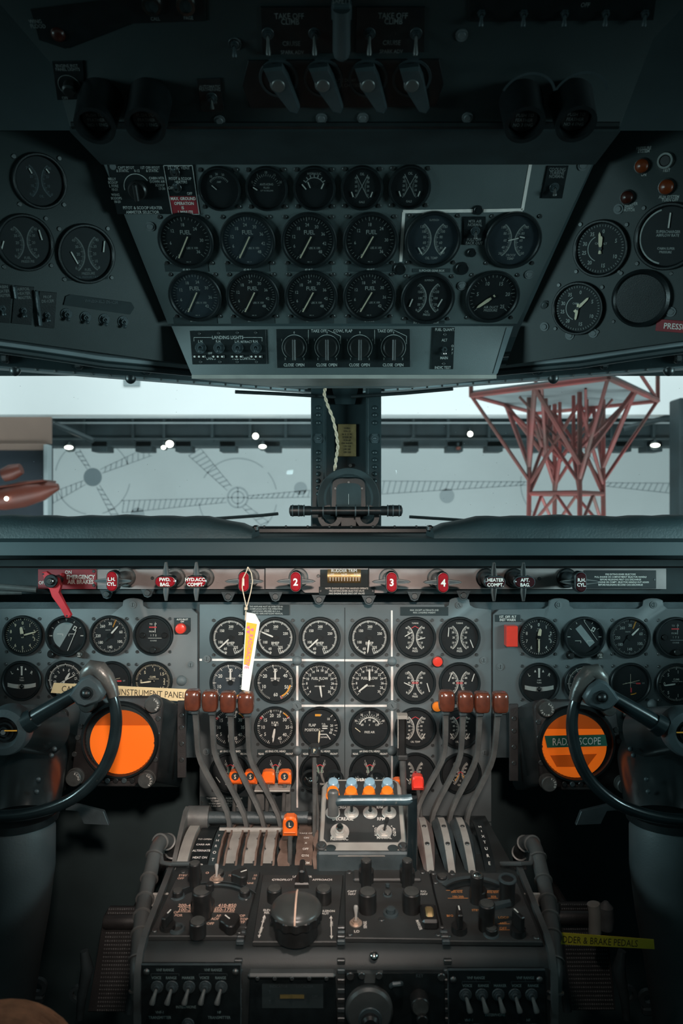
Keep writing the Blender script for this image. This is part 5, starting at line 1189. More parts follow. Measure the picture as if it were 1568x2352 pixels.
# ceiling panel
def vent_knob(px, py, label):
    r = Rel(TOP, px, py); t = thing('fuel_selector', label, 'knob', r.M, 'pointed selector levers on the ceiling')
    part('dial_ring', MB().ring([(.020, 0), (.024, 0), (.023, .003), (.020, .003)], 28), M_CAST, t)
    part('pointer', MB().prism([(-.012, .022), (.010, .020), (.014, .006), (.017, -.034), (.012, -.040), (.004, -.036), (-.008, -.006)][::-1], .006, .016, RZ(12), bev=.003), M_CAST, t)
    part('hub', MB().cyl(0, 0, 0, .017, .010, n=20, bev=.003), M_STEEL, t)
t, r = plate(TOP, [(570, 137), (1008, 134), (1019, 190), (1000, 243), (575, 246), (556, 195)][::-1], 'wide black chamfered plate behind the four pointed ceiling levers')
part('lettering', MB().lines(['MIN-UTE DUMP', 'TRANSFER CHUTES'], *r(784, 187), .0040), M_FAINT, t, mtx=T(0, 0, .0025), smooth=False)
for i, x in enumerate((640, 742, 845, 945)): vent_knob(x, 178, 'pointed ceiling lever %s of four on the black plate' % P_(i))
splate(TOP, [(598, 14), (762, 14), (765, 120), (602, 124)][::-1], 'black take-off climb cruise switch plate, left of the glass tube', [('TAKE OFF', 664, 34, .0060), ('CLIMB', 666, 47, .0060), ('CRUISE', 669, 97, .0052), ('SPARK ADV', 671, 117, .0042)], [(615, 75, 50), (722, 75, 50)], L=.020)
splate(TOP, [(818, 14), (976, 14), (974, 118), (816, 120)][::-1], 'black take-off climb cruise switch plate, right of the glass tube', [('TAKE OFF', 902, 33, .0060), ('CLIMB', 903, 46, .0060), ('CRUISE', 899, 95, .0052), ('SPARK ADV', 898, 115, .0042)], [(848, 75, 50), (955, 75, 50)], L=.020)
r = Rel(TOP, 784, 60); t = thing('safety_tube', 'small clear glass safety tube between the two spark switch plates', 'tube', r.M)
part('holder', MB().box(0, .020, .006, .022, .020, .014, bev=.003), M_CAST, t); part('tube', MB().lathe([(.0095, .025), (.010, -.020), (.0085, -.026), (.004, -.030), (.0001, -.031)], 24, T(0, 0, .012) @ RX(-90)), M_COLM, t)
part('lettering', MB().text('SAFETY', 0, .034, .0050), M_FAINT, t, mtx=T(0, 0, .014), smooth=False)
splate(TOP, [(452, 180), (505, 178), (515, 253), (462, 255)][::-1], 'small black automatic feathering switch plate', [('AUTOMATIC', 482, 196, .0036), ('FEATHERING', 482, 203, .0036), ('OFF', 493, 233, .0034)], [(486, 222, 50)])
for i, (x, y, q, lb) in enumerate([(232, 225, 36, 'left of the pair'), (345, 225, 36, 'right of the pair')]):
    r = Rel(TOP, x, y, .0); t = thing('feather_button', 'big dark shrouded feathering button at the ceiling left, ' + lb, 'button', r.M, 'shrouded feathering buttons')
    part('shroud', MB().ring([(.019, 0), (.026, 0), (.024, .052), (.019, .052)], 32), M_BLACK, t); part('cap', MB().cyl(0, 0, 0, .040, .0185, n=28, bev=.003), M_BAKE, t)
    part('lettering', MB().lines(['PUSH TO', 'FEATHER', 'NO %d ENG' % (i + 1)], 0, 0, .0042), M_FAINT, t, mtx=T(0, 0, .0405), smooth=False)
for i, (x, y) in enumerate([(1195, 228), (1310, 226)]):
    r = Rel(TOP, x, y, .0); t = thing('feather_button', 'big dark shrouded feathering button at the ceiling right, %s of the pair' % ('left' if i == 0 else 'right'), 'button', r.M, 'shrouded feathering buttons')
    part('shroud', MB().ring([(.019, 0), (.026, 0), (.024, .048), (.019, .048)], 32), M_BLACK, t); part('cap', MB().cyl(0, 0, 0, .038, .0185, n=28, bev=.003), M_BAKE, t)
    part('lettering', MB().lines(['PUSH TO', 'FEATHER', 'NO %d ENG' % (i + 3)], 0, 0, .0042), M_FAINT, t, mtx=T(0, 0, .0385), smooth=False)
    part('guard_loop', MB().arc(0, .02, .030, .033, -70, 70, .03), M_CAST, t)
for i, (x, y) in enumerate([(349, 8), (427, 8)]):
    r = Rel(TOP, x, y); t = thing('ceiling_jack', 'chrome ringed jack at the top edge, %s of two' % ('left' if i == 0 else 'right'), 'jack', r.M, 'chrome ringed jacks')
    part('ring', MB().ring([(.007, 0), (.0115, 0), (.010, .006), (.007, .006)], 24), M_CHROME, t); part('socket', MB().cyl(0, 0, 0, .004, .007, n=20), M_MATTE, t)
t, r = plate(TOP, [(70, 20), (470, -30), (472, 46), (300, 52), (150, 110), (90, 90)][::-1], 'black irregular label plate at the upper left ceiling')
part('lettering', MB().text('WING', *r(82, 46), .0042).text('FLOOD', *r(88, 57), .0042).text('CALL', *r(357, 40), .0036).text('PAGE', *r(433, 38), .0036), M_FAINT, t, mtx=T(0, 0, .0025), smooth=False)
part('indicator', MB().dome(0, 0, .002, .008, .005, 16, 4), mat('dim red lens', (.05, .01, .006), .3), t, mtx=T(*r(134, 77), 0))
t, r = plate(TOP, [(1075, -30), (1510, -30), (1500, 44), (1077, 48)][::-1], 'long black switch plate at the upper right ceiling')
for x in (1105, 1202, 1296, 1390, 1480): toggle(t, *r(x, 28), L=.012, tilt=(50, 0), m=M_CAST, nut=M_CAST)
part('lettering', MB().text('OFF', *r(1343, 8), .0046), M_FAINT, t, mtx=T(0, 0, .0025), smooth=False)
t, r = plate(TOP, [(120, 140), (190, 138), (196, 226), (132, 228)][::-1], 'small round rheostat plate at the left ceiling')
part('lettering', MB().text('ENGINE INST', *r(154, 148), .0036).text('PANEL LIGHTS', *r(156, 156), .0036).text('OFF', *r(150, 222), .0036).arc(*r(160, 194), .0125, .0132, -150, 150), M_FAINT, t, mtx=T(0, 0, .0025), smooth=False)
part('knob', MB().cyl(0, 0, .002, .014, .008, n=20, bev=.002), M_BAKE, t, mtx=T(*r(162, 195), 0))
for x, y in ((504, 276), (738, 271), (833, 270), (1073, 269), (540, 100), (1060, 80), (1350, 245)): part('fastener', ME_FAST, None, tT, mtx=T(*rT(x, y), 0))
toggle(tT, *rT(538, 100), L=.012, tilt=(50, 0), m=M_CAST, nut=M_CAST)
# ---- left side overhead panel items
def f_dim2(t1): return dual('', t1, ['0', '10', '20', '30', '40'], (-1.0, -.3, -.84, .08), (.66, .1, .58, .50))
gauge(OVL, 58, 557, 63, 'dim fuel pressure gauge at the left edge of the overhead side panel', f_dim2(['FUEL', 'PRESSURE']), mark=M_FAINT)
gauge(OVL, 198, 583, 66, 'dim fuel pressure gauge nearer the centre on the left side panel', dual('', ['FUEL', 'PRESSURE'], ['0', '10', '20', '30', '40'], (-.60, .10, -.38, -.36), (.66, .06, .74, .48)), mark=M_FAINT)
gauge(OVL, 91, 416, 60, 'very dim dual gauge at the upper left of the side panel', dual('', ['OIL'], ['0', '10', '20', '30'], (-.40, .5, -.30, .30), (.3, .5, .42, .34)), mark=M_CAST)
placard(OVL, 200, 636, 96, 14, 'dark name strip under the fuel pressure gauge on the left side panel', ['FUEL PRESSURE 3 & 4'], 4.4, ink=M_CAST, th=.0008)
for i, (x0, x1, y0, y1, tx) in enumerate([(-12, 28, 650, 738, ['CABIN', 'HEATER', 'MASTER']), (34, 78, 655, 742, ['AIRFOIL', 'HEATER', 'MASTER']), (90, 130, 668, 750, ['PROP', 'DE-ICER'])]):
    t, r = plate(OVL, [(x0, y0), (x1, y0 + 4), (x1 - 6, y1 + 4), (x0 - 8, y1)][::-1], 'tall dark switch plate reading ' + ' '.join(tx).lower(), group='heater switch plates')
    part('lettering', MB().lines(tx, *r((x0 + x1) / 2 - 2, y0 + 18), .0040), M_FAINT, t, mtx=T(0, 0, .0025), smooth=False)
    toggle(t, *r((x0 + x1) / 2 - 3, (y0 + y1) / 2 + 14), L=.011, tilt=(50, 0), m=M_CAST, nut=M_CAST)
for i, (x, y0, y1) in enumerate(((33, 655, 685), (86, 665, 748))): tag(part('guard_bar', MB().box(0, 0, .006, .0045, (y1 - y0) * .00062, .006, bev=.0015), M_CAST, mtx=OVL.mat(x, (y0 + y1) / 2)), ['short grey guard bar between the heater plates', 'long grey guard bar left of the prop de-icer plate'][i], 'guard')
t, r = plate(OVL, [(160, 676), (300, 694), (308, 706), (298, 722), (145, 700), (150, 680)][::-1], 'dark windshield de-icer name plate above four toggles', m=M_MATTE)
part('lettering', MB().text('WINDSHIELD DE-ICER', *r(232, 692), .0042, rot=-6), M_CAST, t, mtx=T(0, 0, .0025), smooth=False)
for x, y in ((152, 721), (196, 728), (239, 733), (282, 738)): toggle(tOL, *rOL(x, y), L=.010, tilt=(60, 0), m=M_CAST, nut=M_CAST, base=.0085)
# ---- right side overhead items
def f_two(h1, h2):
    def d(D):
        D.ticks(0, 360, 50, .86, .94, .016); D.at([('0', 5), ('5', 62), ('10', 115), ('15', 165), ('20', 215), ('25', 255), ('30', 285), ('35', 325)], .68, .15); D.arc(.50, .53, 200, 330)
        D.text('CABIN ALT', 0, .2, .08); D.hand(h1, -.2, .66, .06, 'c', hub=.07); D.hand(h2, -.2, .5, .06, 'c', hub=0)
    return d
gauge(OVR, 1379, 571, 63, 'cabin pressure altimeter with two cream hands on the right side panel', f_two(352, 2), mark=M_DIM)
def f_rate(D):
    D.arc(.90, .95, 190, 340, 'w'); D.text('SUPERCHARGER', 0, .16, .09); D.text('AIRFLOW RATE', 0, .04, .09); D.lines = None; D.text('CABIN SUPER', 0, -.4, .08); D.text('PRESSURE', 0, -.52, .08); D.seg(0, .28, 0, .78, .05)
gauge(OVR, 1533, 543, 74, 'supercharger airflow dial with a straight up needle at the right edge', f_rate, mark=M_DIM)
gauge(OVR, 1327, 708, 60, 'cabin altitude gauge lowest on the right side panel', f_two(42, 185), mark=M_DIM)
r = Rel(OVR, 1472, 685); t = thing('blank_gauge_cover', 'round blank black cover on the right side panel', 'cover', r.M)
part('cover', MB().lathe([(.041, 0), (.041, .006), (.037, .010), (.034, .006), (.0001, .006)], 44), M_BLACK, t)
for s1 in (-1, 1):
    for s2 in (-1, 1): screw(t, s1 * .036, s2 * .036)
for i, (x, y, r_, mm, lb) in enumerate([(1475, 381, 15, M_ORM, 'dim amber light top row of the right side panel'), (1531, 429, 16, M_ORM, 'dim amber light below the chrome ringed one'), (1441, 453, 14, M_REDPL, 'very dim amber light lower left of its cluster')]): button(OVR, x, y, r_, lb, mat('dim amber lens', (0.16, 0.028, 0.006), .3) if mm is M_ORM else mat('dim red lens', (.05, .010, .006), .3), cat='light', name='indicator_light', dome=True)
r = Rel(OVR, 1528, 369); t = thing('test_button', 'chrome ringed round test button at the upper right', 'button', r.M)
part('ring', MB().ring([(.0075, 0), (.0115, 0), (.010, .005), (.0075, .005)], 28), M_CHROME, t); part('cap', MB().cyl(0, 0, 0, .004, .0072, n=20, bev=.001), M_BAKE, t)
m = MB()
for s, x, y in (('PRESSURE', 1478, 340), ('SYSTEM', 1478, 347), ('TEST', 1530, 391), ('ON', 1478, 401), ('AUX SYSTEM', 1536, 452), ('TURN OFF', 1538, 459), ('FAN OVER', 1446, 468), ('SPEED', 1444, 475), ('MOTOR', 1444, 482), ('LEFT', 1535, 612)): m.text(s, *rOR(x, y), .0038)
part('lettering', m, M_DIM, tOR, mtx=T(0, 0, .0004), smooth=False)
placard(OVR, 1560, 750, 110, 28, 'red placard with white letters cut off by the right edge', ['PRESSURE'], 13, m=M_REDPL, ink=M_WHITE)
for x, y in ((1308, 770), (1362, 765), (1540, 716), (1420, 480), (1250, 750)): part('fastener', ME_FAST, None, tOR, mtx=T(*rOR(x, y), 0))

# ================================================================== RADAR SCOPES
SC = Pl((0, 1.285, ZC), (1, 0, 0), (0, 0, 1))
def scope(cx, cy, sd, label):
    r = Rel(SC, cx, cy); t = thing('radar_scope', label, 'radar scope', r.M); k = r.k
    f_ = lambda x: x * -sd      # sd=-1 left scope (inner side = +x)
    O = [(-84, 96), (72, 96), (92, 92), (96, 78), (80, -96), (72, -104), (-108, -104), (-116, -92), (-92, 84)]
    O = [(f_(x) * k, y * k) for x, y in O]
    O2 = [(x * 1.02 + (.005 if sd < 0 else -.005) * 0, y) for x, y in O]
    part('face_plate', MB().prism(O, -.012, 0, bev=.003), M_BOX, t, ang=50)
    # housing widening to the panel
    big = [(x * 1.10, y * 1.10) for x, y in O]
    back = [(f_(x) * k, y * k) for x, y in ((-96, 104), (86, 104), (118, 60), (118, -130), (96, -160), (-110, -160), (-132, -130), (-128, 60))]
    n = len(O); m = MB()
    V = [(x, y, -.012) for x, y in O] + [(x * 1.04, y * (.85 if y > 0 else 1.15), -.040) for x, y in O] + [(x * 1.12, y * (.05 if y > 0 else 1.9), -.180) for x, y in O]
    Fc = [tuple(range(2 * n, 3 * n))]
    for l in range(2):
        for i in range(n): Fc.append((l * n + i, l * n + (i + 1) % n, (l + 1) * n + (i + 1) % n, (l + 1) * n + i))
    part('housing', m.add(V, Fc), M_BOOT, t, ang=40)
    R = 88 * k
    part('scope_ring', MB().ring([(R * .90, -.004), (R, 0), (R * 1.02, .004), (R * .985, .009), (R * .93, .009), (R * .90, .002)], 56), M_BLACK, t)
    part('filter_plate', MB().cyl(0, 0, -.0, .0008, R * .9, n=48), M_MATTE, t)
    part('orange_filter', MB().cyl(0, 0, .0010, .0016, R * .84, n=56), M_SCOPE, t, mtx=T(f_(.003), -.005, 0), label='orange round filter with added glow')
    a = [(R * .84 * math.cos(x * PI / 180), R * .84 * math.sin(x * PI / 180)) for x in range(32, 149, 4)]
    part('dark_band', MB().prism(a, .0017, .0021, T(f_(.003), -.005, 0)), M_SCOPE2, t)  # shade at the filter top, put in as a deeper orange segment
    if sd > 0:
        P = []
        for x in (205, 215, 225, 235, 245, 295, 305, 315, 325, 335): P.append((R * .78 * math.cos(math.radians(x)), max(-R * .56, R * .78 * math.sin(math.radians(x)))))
        part('dark_band', MB().prism([(-R * .62, -R * .26), (-R * .45, -R * .56), (R * .34, -R * .56), (R * .60, -R * .22)], .0017, .0021, T(f_(.004), -.004, 0)), M_SCOPE2, t)
    part('cover_glass', MB().disc(0, 0, R * .92, 0, 48), G_DIAL, t, mtx=T(0, 0, .006))
    m = MB()
    for i in range(60):
        x = i * 6; m.line(R * .88 * math.sin(math.radians(x)), R * .88 * math.cos(math.radians(x)), R * .905 * math.sin(math.radians(x)), R * .905 * math.cos(math.radians(x)), .0006)
    part('degree_marks', m, M_CAST, t, mtx=T(0, 0, .0036), smooth=False)
    for x, y, s in ((78 if sd < 0 else -72, 84 if sd < 0 else 82, 'TUNING' if sd < 0 else 'RANGE MILES'), (-72 if sd < 0 else 70, 84, 'BRT'), (62 if sd < 0 else -66, -88, 'CURSOR' if sd < 0 else 'VIDEO'), (-102 if sd < 0 else 106, -84 if sd < 0 else -92, 'ECHO')):
        kb = part('corner_knob', MB().cyl(0, 0, 0, .016, 18 * k, n=28, bev=.0015).cyl(0, 0, 0, .004, 19.5 * k, n=28), M_KTOP, t, mtx=T(x * k, y * k, 0))
        m = MB()
        for i, ch in enumerate(s):
            a = 20 + i * 24; m.text(ch, 13 * k * math.sin(math.radians(a)), 13 * k * math.cos(math.radians(a)), .0034, rot=-a)
        part('lettering', m, M_WHITE, kb, mtx=T(0, 0, .0163), smooth=False)
    for i, (x, y) in enumerate([(86, 48), (84, 12), (82, -8), (80, -46), (-92, 30), (-98, 4), (-106, -34)]): screw(t, f_(x) * k, y * k, .0, s=1.7)
    part('lower_lip', MB().box(f_(-10) * k, -100 * k, .003, 90 * k, 12 * k, .006, bev=.0015), M_BOX, t)
    for i in range(5): part('adjuster', MB().cyl(0, 0, 0, .004, .0045, n=14, bev=.0008), M_CAST if i % 2 else M_BAKE, t, mtx=T(f_(-46 + i * 19) * k, -91 * k, .006))
    # inner mounting bracket
    part('bracket', MB().box(f_(112) * k, -40 * k, -.10, 22 * k, 190 * k, .006, bev=.001), M_BOX, t)
    for y in (20, -10, -50, -90): screw(t, f_(112) * k, y * k, -.097, s=1.6)
    return t
scope(277, 1698, -1, 'radar scope with a plain orange screen, glow added, on the left')
scope(1322, 1706, 1, 'radar scope with a green label across its orange screen on the right')
tape(1.268, ((1250, 1690), (1389, 1687), (1394, 1713), (1256, 1717)), 'green tape label reading RADAR SCOPE', 'RADAR SCOPE', M_GREEN, M_WHITE, .0125, 1323, 1702, 110, 1.2)
tape(1.05, ((1270, 2140), (1500, 2157), (1502, 2179), (1270, 2167)), 'yellow tape label reading RUDDER & BRAKE PEDALS', 'RUDDER & BRAKE PEDALS', M_YEL, M_INK, .0096, 1366, 2160, 194, -3.4)

# ================================================================== YOKES
def yoke(mir, label):
    X = (lambda x: x) if not mir else (lambda x: 1568 - x + 12)
    dy = 0 if not mir else 9
    sx = 1 if not mir else -1
    Y = 1.08; k = Y / F; H = W(X(15) if not mir else 1577, 1677 + (4 if mir else 0), Y)
    t = thing('control_wheel', label, 'control wheel', T(*H), 'control wheels')
    def q(x, y, Yq=Y): p = W(X(x), y + dy, Yq) - t.location; return (p.x, p.y, p.z)
    # rim
    ctl = [(232, 1560), (250, 1582), (262, 1612), (267, 1650), (264, 1690), (254, 1730), (236, 1768), (208, 1802), (170, 1832), (128, 1852), (80, 1866), (30, 1873), (-30, 1872), (-90, 1862)]
    pts = []
    for i in range(len(ctl) - 1):
        p0, p1, p2, p3 = ctl[max(0, i - 1)], ctl[i], ctl[i + 1], ctl[min(len(ctl) - 1, i + 2)]
        for s in range(5):
            u = s / 5; pts.append(tuple(.5 * (2 * p1[j] + (p2[j] - p0[j]) * u + (2 * p0[j] - 5 * p1[j] + 4 * p2[j] - p3[j]) * u * u + (3 * p1[j] - p0[j] - 3 * p2[j] + p3[j]) * u ** 3) for j in (0, 1)))
    pts.append(ctl[-1])
    part('rim', MB().tube([q(*p) for p in pts], [(.0075 + .0012 * min(1, i / 20)) for i in range(len(pts))], 14), M_YOKE, t)
    # horn grip
    g = [(192, 1572), (200, 1548), (214, 1534), (228, 1537), (244, 1556), (256, 1580), (262, 1600)]
    part('horn_grip', MB().tube([q(*p, Y - .004) for p in g], [.007, .011, .0125, .0125, .0115, .0095, .008], 14), M_YWORN, t, label='worn grey horn grip')
    # casting plate
    cp = [(178, 1574), (196, 1552), (214, 1544), (236, 1560), (250, 1586), (240, 1604), (222, 1612), (204, 1618), (186, 1612), (168, 1592)]
    P = [(q(*p)[0], q(*p)[2]) for p in cp]
    if not mir: P = P[::-1]
    part('horn_plate', MB().prism(P, .002, .020, RX(90), bev=.004), M_CAST, t, ang=45)
    c = q(199, 1592, Y - .02)
    part('push_knob', MB().ring([(11.5 * k, 0), (15 * k, 0), (14 * k, .003), (11.5 * k, .003)], 24).dome(0, 0, 0, 11 * k, .008, 24, 5), M_BLACK, t, mtx=T(*c) @ RX(90))
    # spoke
    part('spoke', MB().tube([q(68, 1656), q(100, 1636), q(180, 1590)], [.0125, .0118, .0105], 18), M_YOKE, t)
    part('spoke_collar', MB().tube([q(60, 1660), q(80, 1648)], [.0165, .0145], 18), M_YOKE, t)
    # hub
    part('hub_ring', MB().ring([(28 * k, -.02), (54 * k, -.02), (56 * k, .004), (52 * k, .012), (36 * k, .014), (28 * k, .004)], 48, RX(90)), M_CAST, t)
    part('hub_core', MB().cyl(0, 0, -.02, .002, 30 * k, n=36, M=RX(90)).ring([(17 * k, 0), (22 * k, 0), (21 * k, .007), (17 * k, .007)], 32, RX(90)).ring([(8 * k, 0), (12 * k, 0), (11 * k, .010), (8 * k, .010)], 24, RX(90)), M_BLACK, t)
    part('hub_nut', MB().cyl(0, 0, 0, .012, 6 * k, n=6, M=RX(90)), M_STEEL, t)
    part('clock_hand', MB().box(sx * .012, -.013, .003, .018, .001, .0016), M_ORM, t)
    # column behind
    col = part('hub_shaft', MB().tube([(0, .015, 0), (sx * .022, .10, -.030)], [.034, .038], 28), M_BOOT, t)
    return t
yoke(False, 'black control wheel on the left, half out of frame')
yoke(True, 'black control wheel on the right, half out of frame')
for mir in (0, 1):
    X = (lambda x: x) if not mir else (lambda x: 1572 - x)
    s = 1 if not mir else -1; lr = 'right' if mir else 'left'
    t = thing('control_column', 'tall grey covered control column at the %s edge' % lr, 'column', T(*W(X(40), 2352, 1.16)), 'control columns')
    def q(x, y, Yq): return W(X(x), y, Yq) - t.location
    # leather boot around the head
    m = MB().tube([q(100, 1730, 1.34), q(75, 1745, 1.26), q(55, 1810, 1.20), q(50, 1880, 1.17)], [.045, .056, .060, .056], 32)
    part('leather_boot', m, M_BOOT, t)
    part('upper_shroud', MB().tube([q(140, 1735, 1.42), q(120, 1745, 1.36), q(110, 1790, 1.32)], [.044, .046, .040], 28), M_BOOT, t)
    for i, (x, y) in enumerate(((125, 1720), (118, 1735), (88, 1790), (84, 1818))): part('rivet', MB().dome(0, 0, 0, .004, .003, 10, 3), M_CAST, t, mtx=T(*q(x, y, 1.14)) @ RX(90))
    pts = [(44, 1872, .048), (44, 1905, .054), (42, 1990, .055), (32, 2090, .053), (14, 2200, .052), (-4, 2330, .051), (-20, 2500, .051)]
    part('grey_cover', MB().tube([q(a, b, 1.16) for a, b, c in pts], [c for a, b, c in pts], 36), M_COLM, t, ang=60)
    part('clamp_ring', MB().tube([q(46, 1868, 1.16), q(46, 1884, 1.16)], .0570, 32), M_BLACK, t)
    part('small_bracket', MB().prism([((x - 195) * .00070 * s, (1890 - y) * .00070) for x, y in ((150, 1852), (180, 1852), (245, 1868), (258, 1902), (197, 1900), (180, 1866), (150, 1864))][::s], 0, .008, bev=.001), M_CAST, t, mtx=T(*q(195, 1880, 1.30)) @ RX(90))

# ================================================================== LEVERS
def lever(px, py, arm, label, group, kw=37, kh=46, Yk=1.20, Ya=1.235):
    p = W(px, py, Yk); k = Yk / F; t = thing('throttle_lever', label, 'lever', T(*p), group)
    a, b = kw / 2 * k, kh / 2 * k
    V = []; rows = [(-1, .62), (-.95, .80), (-.82, .92), (-.5, .985), (0, 1.0), (.5, .985), (.80, .93), (.94, .82), (1, .64)]; n = 20; Fc = []
    for z_, s_ in rows:
        for i in range(n):
            th = 2 * PI * i / n; c, s2 = math.cos(th), math.sin(th)
            x = a * s_ * math.copysign(abs(c) ** .66, c); y = .015 * s_ * math.copysign(abs(s2) ** .66, s2); V.append((x, y, z_ * b))
    for j in range(len(rows) - 1):
        for i in range(n): Fc.append((j * n + i, j * n + (i + 1) % n, (j + 1) * n + (i + 1) % n, (j + 1) * n + i))
    Fc += [tuple(range(n))[::-1], tuple((len(rows) - 1) * n + i for i in range(n))]
    part('wood_grip', MB().add(V, Fc), M_WOOD, t, ang=80)
    pts = [(W(x, y, Yk + (Ya - Yk) * min(1, i / 2)) - t.location) for i, (x, y) in enumerate(arm)]
    # bar of flat section
    fine = []
    for i in range(len(pts) - 1):
        for s_ in range(4): fine.append(pts[i].lerp(pts[i + 1], s_ / 4))
    fine.append(pts[-1])
    for it in range(2): fine = [fine[0]] + [(fine[i - 1] + fine[i] * 2 + fine[i + 1]) / 4 for i in range(1, len(fine) - 1)] + [fine[-1]]
    fine[-1] = pts[-1]; V = []; Fc = []
    for i, c in enumerate(fine):
        d = (fine[min(i + 1, len(fine) - 1)] - fine[max(i - 1, 0)]); d.y = 0; d.normalize(); nx = Vector((-d.z, 0, d.x)) * (.0047 - .0006 * min(1, i / 8))
        for e in (nx * .8 + Vector((0, -.0055, 0)), nx + Vector((0, -.003, 0)), nx + Vector((0, .004, 0)), -nx + Vector((0, .004, 0)), -nx + Vector((0, -.003, 0)), -nx * .8 + Vector((0, -.0055, 0))): V.append(c + e)
    for i in range(len(fine) - 1):
        for j in range(6): Fc.append((i * 6 + j, i * 6 + (j + 1) % 6, (i + 1) * 6 + (j + 1) % 6, (i + 1) * 6 + j))
    Fc += [(0, 1, 2, 3, 4, 5), tuple(len(fine) * 6 - 6 + j for j in range(6))[::-1]]
    part('arm', MB().add(V, Fc), M_STEEL, t, ang=30)
    part('ferrule', MB().box(0, 0, -b - .003, .0125, .012, .008, bev=.002), M_CAST, t, mtx=T(pts[0].x, 0, 0))
    return t
LL = [((443, 1607), [(448, 1626), (452, 1682), (455, 1744), (527, 1866), (527, 1940)]), ((483, 1609), [(487, 1628), (489, 1684), (492, 1739), (567, 1876), (566, 1945)]), ((524, 1611), [(529, 1630), (531, 1684), (534, 1739), (608, 1881), (605, 1950)]), ((565, 1613), [(568, 1632), (570, 1686), (572, 1744), (645, 1876), (646, 1952)])]
for i, (kx, a) in enumerate(LL): lever(*kx, a, ['left group brown knobbed lever, leftmost, against the tape label', 'left group brown knobbed lever, second from left', 'left group brown knobbed lever, third from left', 'left group brown knobbed lever under the paper tag'][i], 'left throttle levers')
RR = [((1025, 1609), [(1023, 1628), (1023, 1690), (1020, 1743), (955, 1852), (957, 1925)]), ((1068, 1611), [(1063, 1630), (1061, 1690), (1057, 1747), (990, 1868), (992, 1925)]), ((1106, 1612), [(1101, 1631), (1099, 1690), (1094, 1750), (1030, 1868), (1033, 1925)]), ((1148, 1612), [(1143, 1631), (1139, 1690), (1132, 1750), (1070, 1868), (1073, 1925)])]
for i, (kx, a) in enumerate(RR): lever(*kx, a, ['right group darkest brown knobbed lever beside the amber light', 'right group brown knobbed lever, second from left', 'right group brown knobbed lever, third from left', 'right group brown knobbed lever, rightmost, by the scope bracket'][i], 'right mixture levers')
# orange S tabs
def tab(px, py, wp, hp_, label, txt, m=M_ORANGE, stem=None, Y=1.25, group=None, name='lever_tab', inkp=True):
    k = Y / F; t = thing(name, label, 'lever', T(*W(px, py, Y)), group); a, b = wp / 2 * k, hp_ / 2 * k
    P = [(-a, -b), (a, -b), (a, b * .35), (a * .86, b * .8), (a * .5, b), (-a * .5, b), (-a * .86, b * .8), (-a, b * .35)]
    part('tab', MB().prism(P, -.011, .006, RX(90), bev=.0025), m, t)
    part('ridge', MB().box(0, -.009, -b * .45, a * 1.7, .006, b * .16, bev=.001), m, t)
    if txt:
        part('badge', MB().cyl(0, 0, .0055, .0068, a * .58, n=20), M_MATTE, t, mtx=T(0, 0, b * .30) @ RX(90)); part('lettering', MB().text(txt, 0, 0, a * .62), M_CREAM, t, mtx=T(0, 0, b * .30) @ RX(90) @ T(0, 0, .0071), smooth=False)
    if stem: part('stem', MB().tube([W(px, py + hp_ / 2 - 4, Y) - t.location] + [W(*s_, Y) - t.location for s_ in stem], .0034, 8), M_STEEL, t)
    return t
for i, (x, tx) in enumerate(((541, 'S'), (576, 'S'), (616, ''), (654, 'S'))):
    tab(x, 1785, 30, 29, ['orange tab with an S badge, leftmost of four', 'orange tab with an S badge, second from left behind the arms', 'orange tab without a badge', 'orange tab with an S badge, rightmost over the grey guard'][i], tx, stem=[(x - 3, 1850), (x - 5, 1925)], group='orange lever tabs')
# grey guard
r = Rel(Pl((0, 1.265, ZC), (1, 0, 0), (0, 0, 1)), 642, 1850); t = thing('lever_guard', 'grey metal guard bracket beneath the orange tabs', 'guard', r.M)
part('frame', MB().prism([r(*p) for p in ((588, 1806), (668, 1802), (668, 1900), (650, 1900), (650, 1822), (644, 1815), (612, 1815), (606, 1822), (606, 1860), (588, 1860))][::-1], -.003, .003, bev=.0008), M_STEEL, t)
part('top_flange', MB().box(*r(628, 1803), .014, .060, .003, .030, bev=.001), M_LGREY, t)
tab(666, 1896, 33, 44, 'tall orange red tab with an L badge', 'L', stem=[(666, 1960), (664, 2010)], Y=1.13)
t = tab(722, 1725, 27, 26, 'black lever head with a P badge in front of the cylinder head gauge', 'P', m=M_BAKE, stem=[(722, 1800), (722, 1960)], Y=1.19)
part('side_rod', MB().tube([W(724, 1800, 1.2) - t.location, W(730, 1870, 1.2) - t.location, W(731, 1960, 1.2) - t.location], .003, 8), M_STEEL, t)
tab(959, 1797, 27, 32, 'red tab lever right of the blue buttons', '', m=M_REDB, stem=[(962, 1830), (967, 1880)], Y=1.24)
tab(917, 1803, 32, 28, 'orange tab behind the tall black handle', '', stem=[(920, 1840), (922, 1880)], Y=1.27)
Y = 1.24; k = Y / F; t = thing('flap_control', 'tall black gripped handle in front of the oil temperature gauge', 'handle', T(*W(922, 1690, Y)))
part('grip', MB().box(0, 0, 0, 20 * k, .014, 92 * k, bev=.003), M_BAKE, t); part('cap', MB().prism([(-11 * k, 0), (13 * k, 0), (13 * k, 9 * k), (-11 * k, 9 * k)], -.009, .009, T(0, 0, 41 * k) @ RX(90), bev=.001), M_LGREY, t)
part('edge_trim', MB().box(-9 * k, -.008, 8 * k, 2 * k, .002, 66 * k), M_LGREY, t)
part('collar', MB().box(2 * k, 0, -48 * k, 24 * k, .018, 12 * k, bev=.002), M_SCREW, t); part('stem', MB().tube([(2 * k, 0, -50 * k), (4 * k, 0, -110 * k), (6 * k, 0, -260 * k)], .0055, 10), M_STEEL, t)
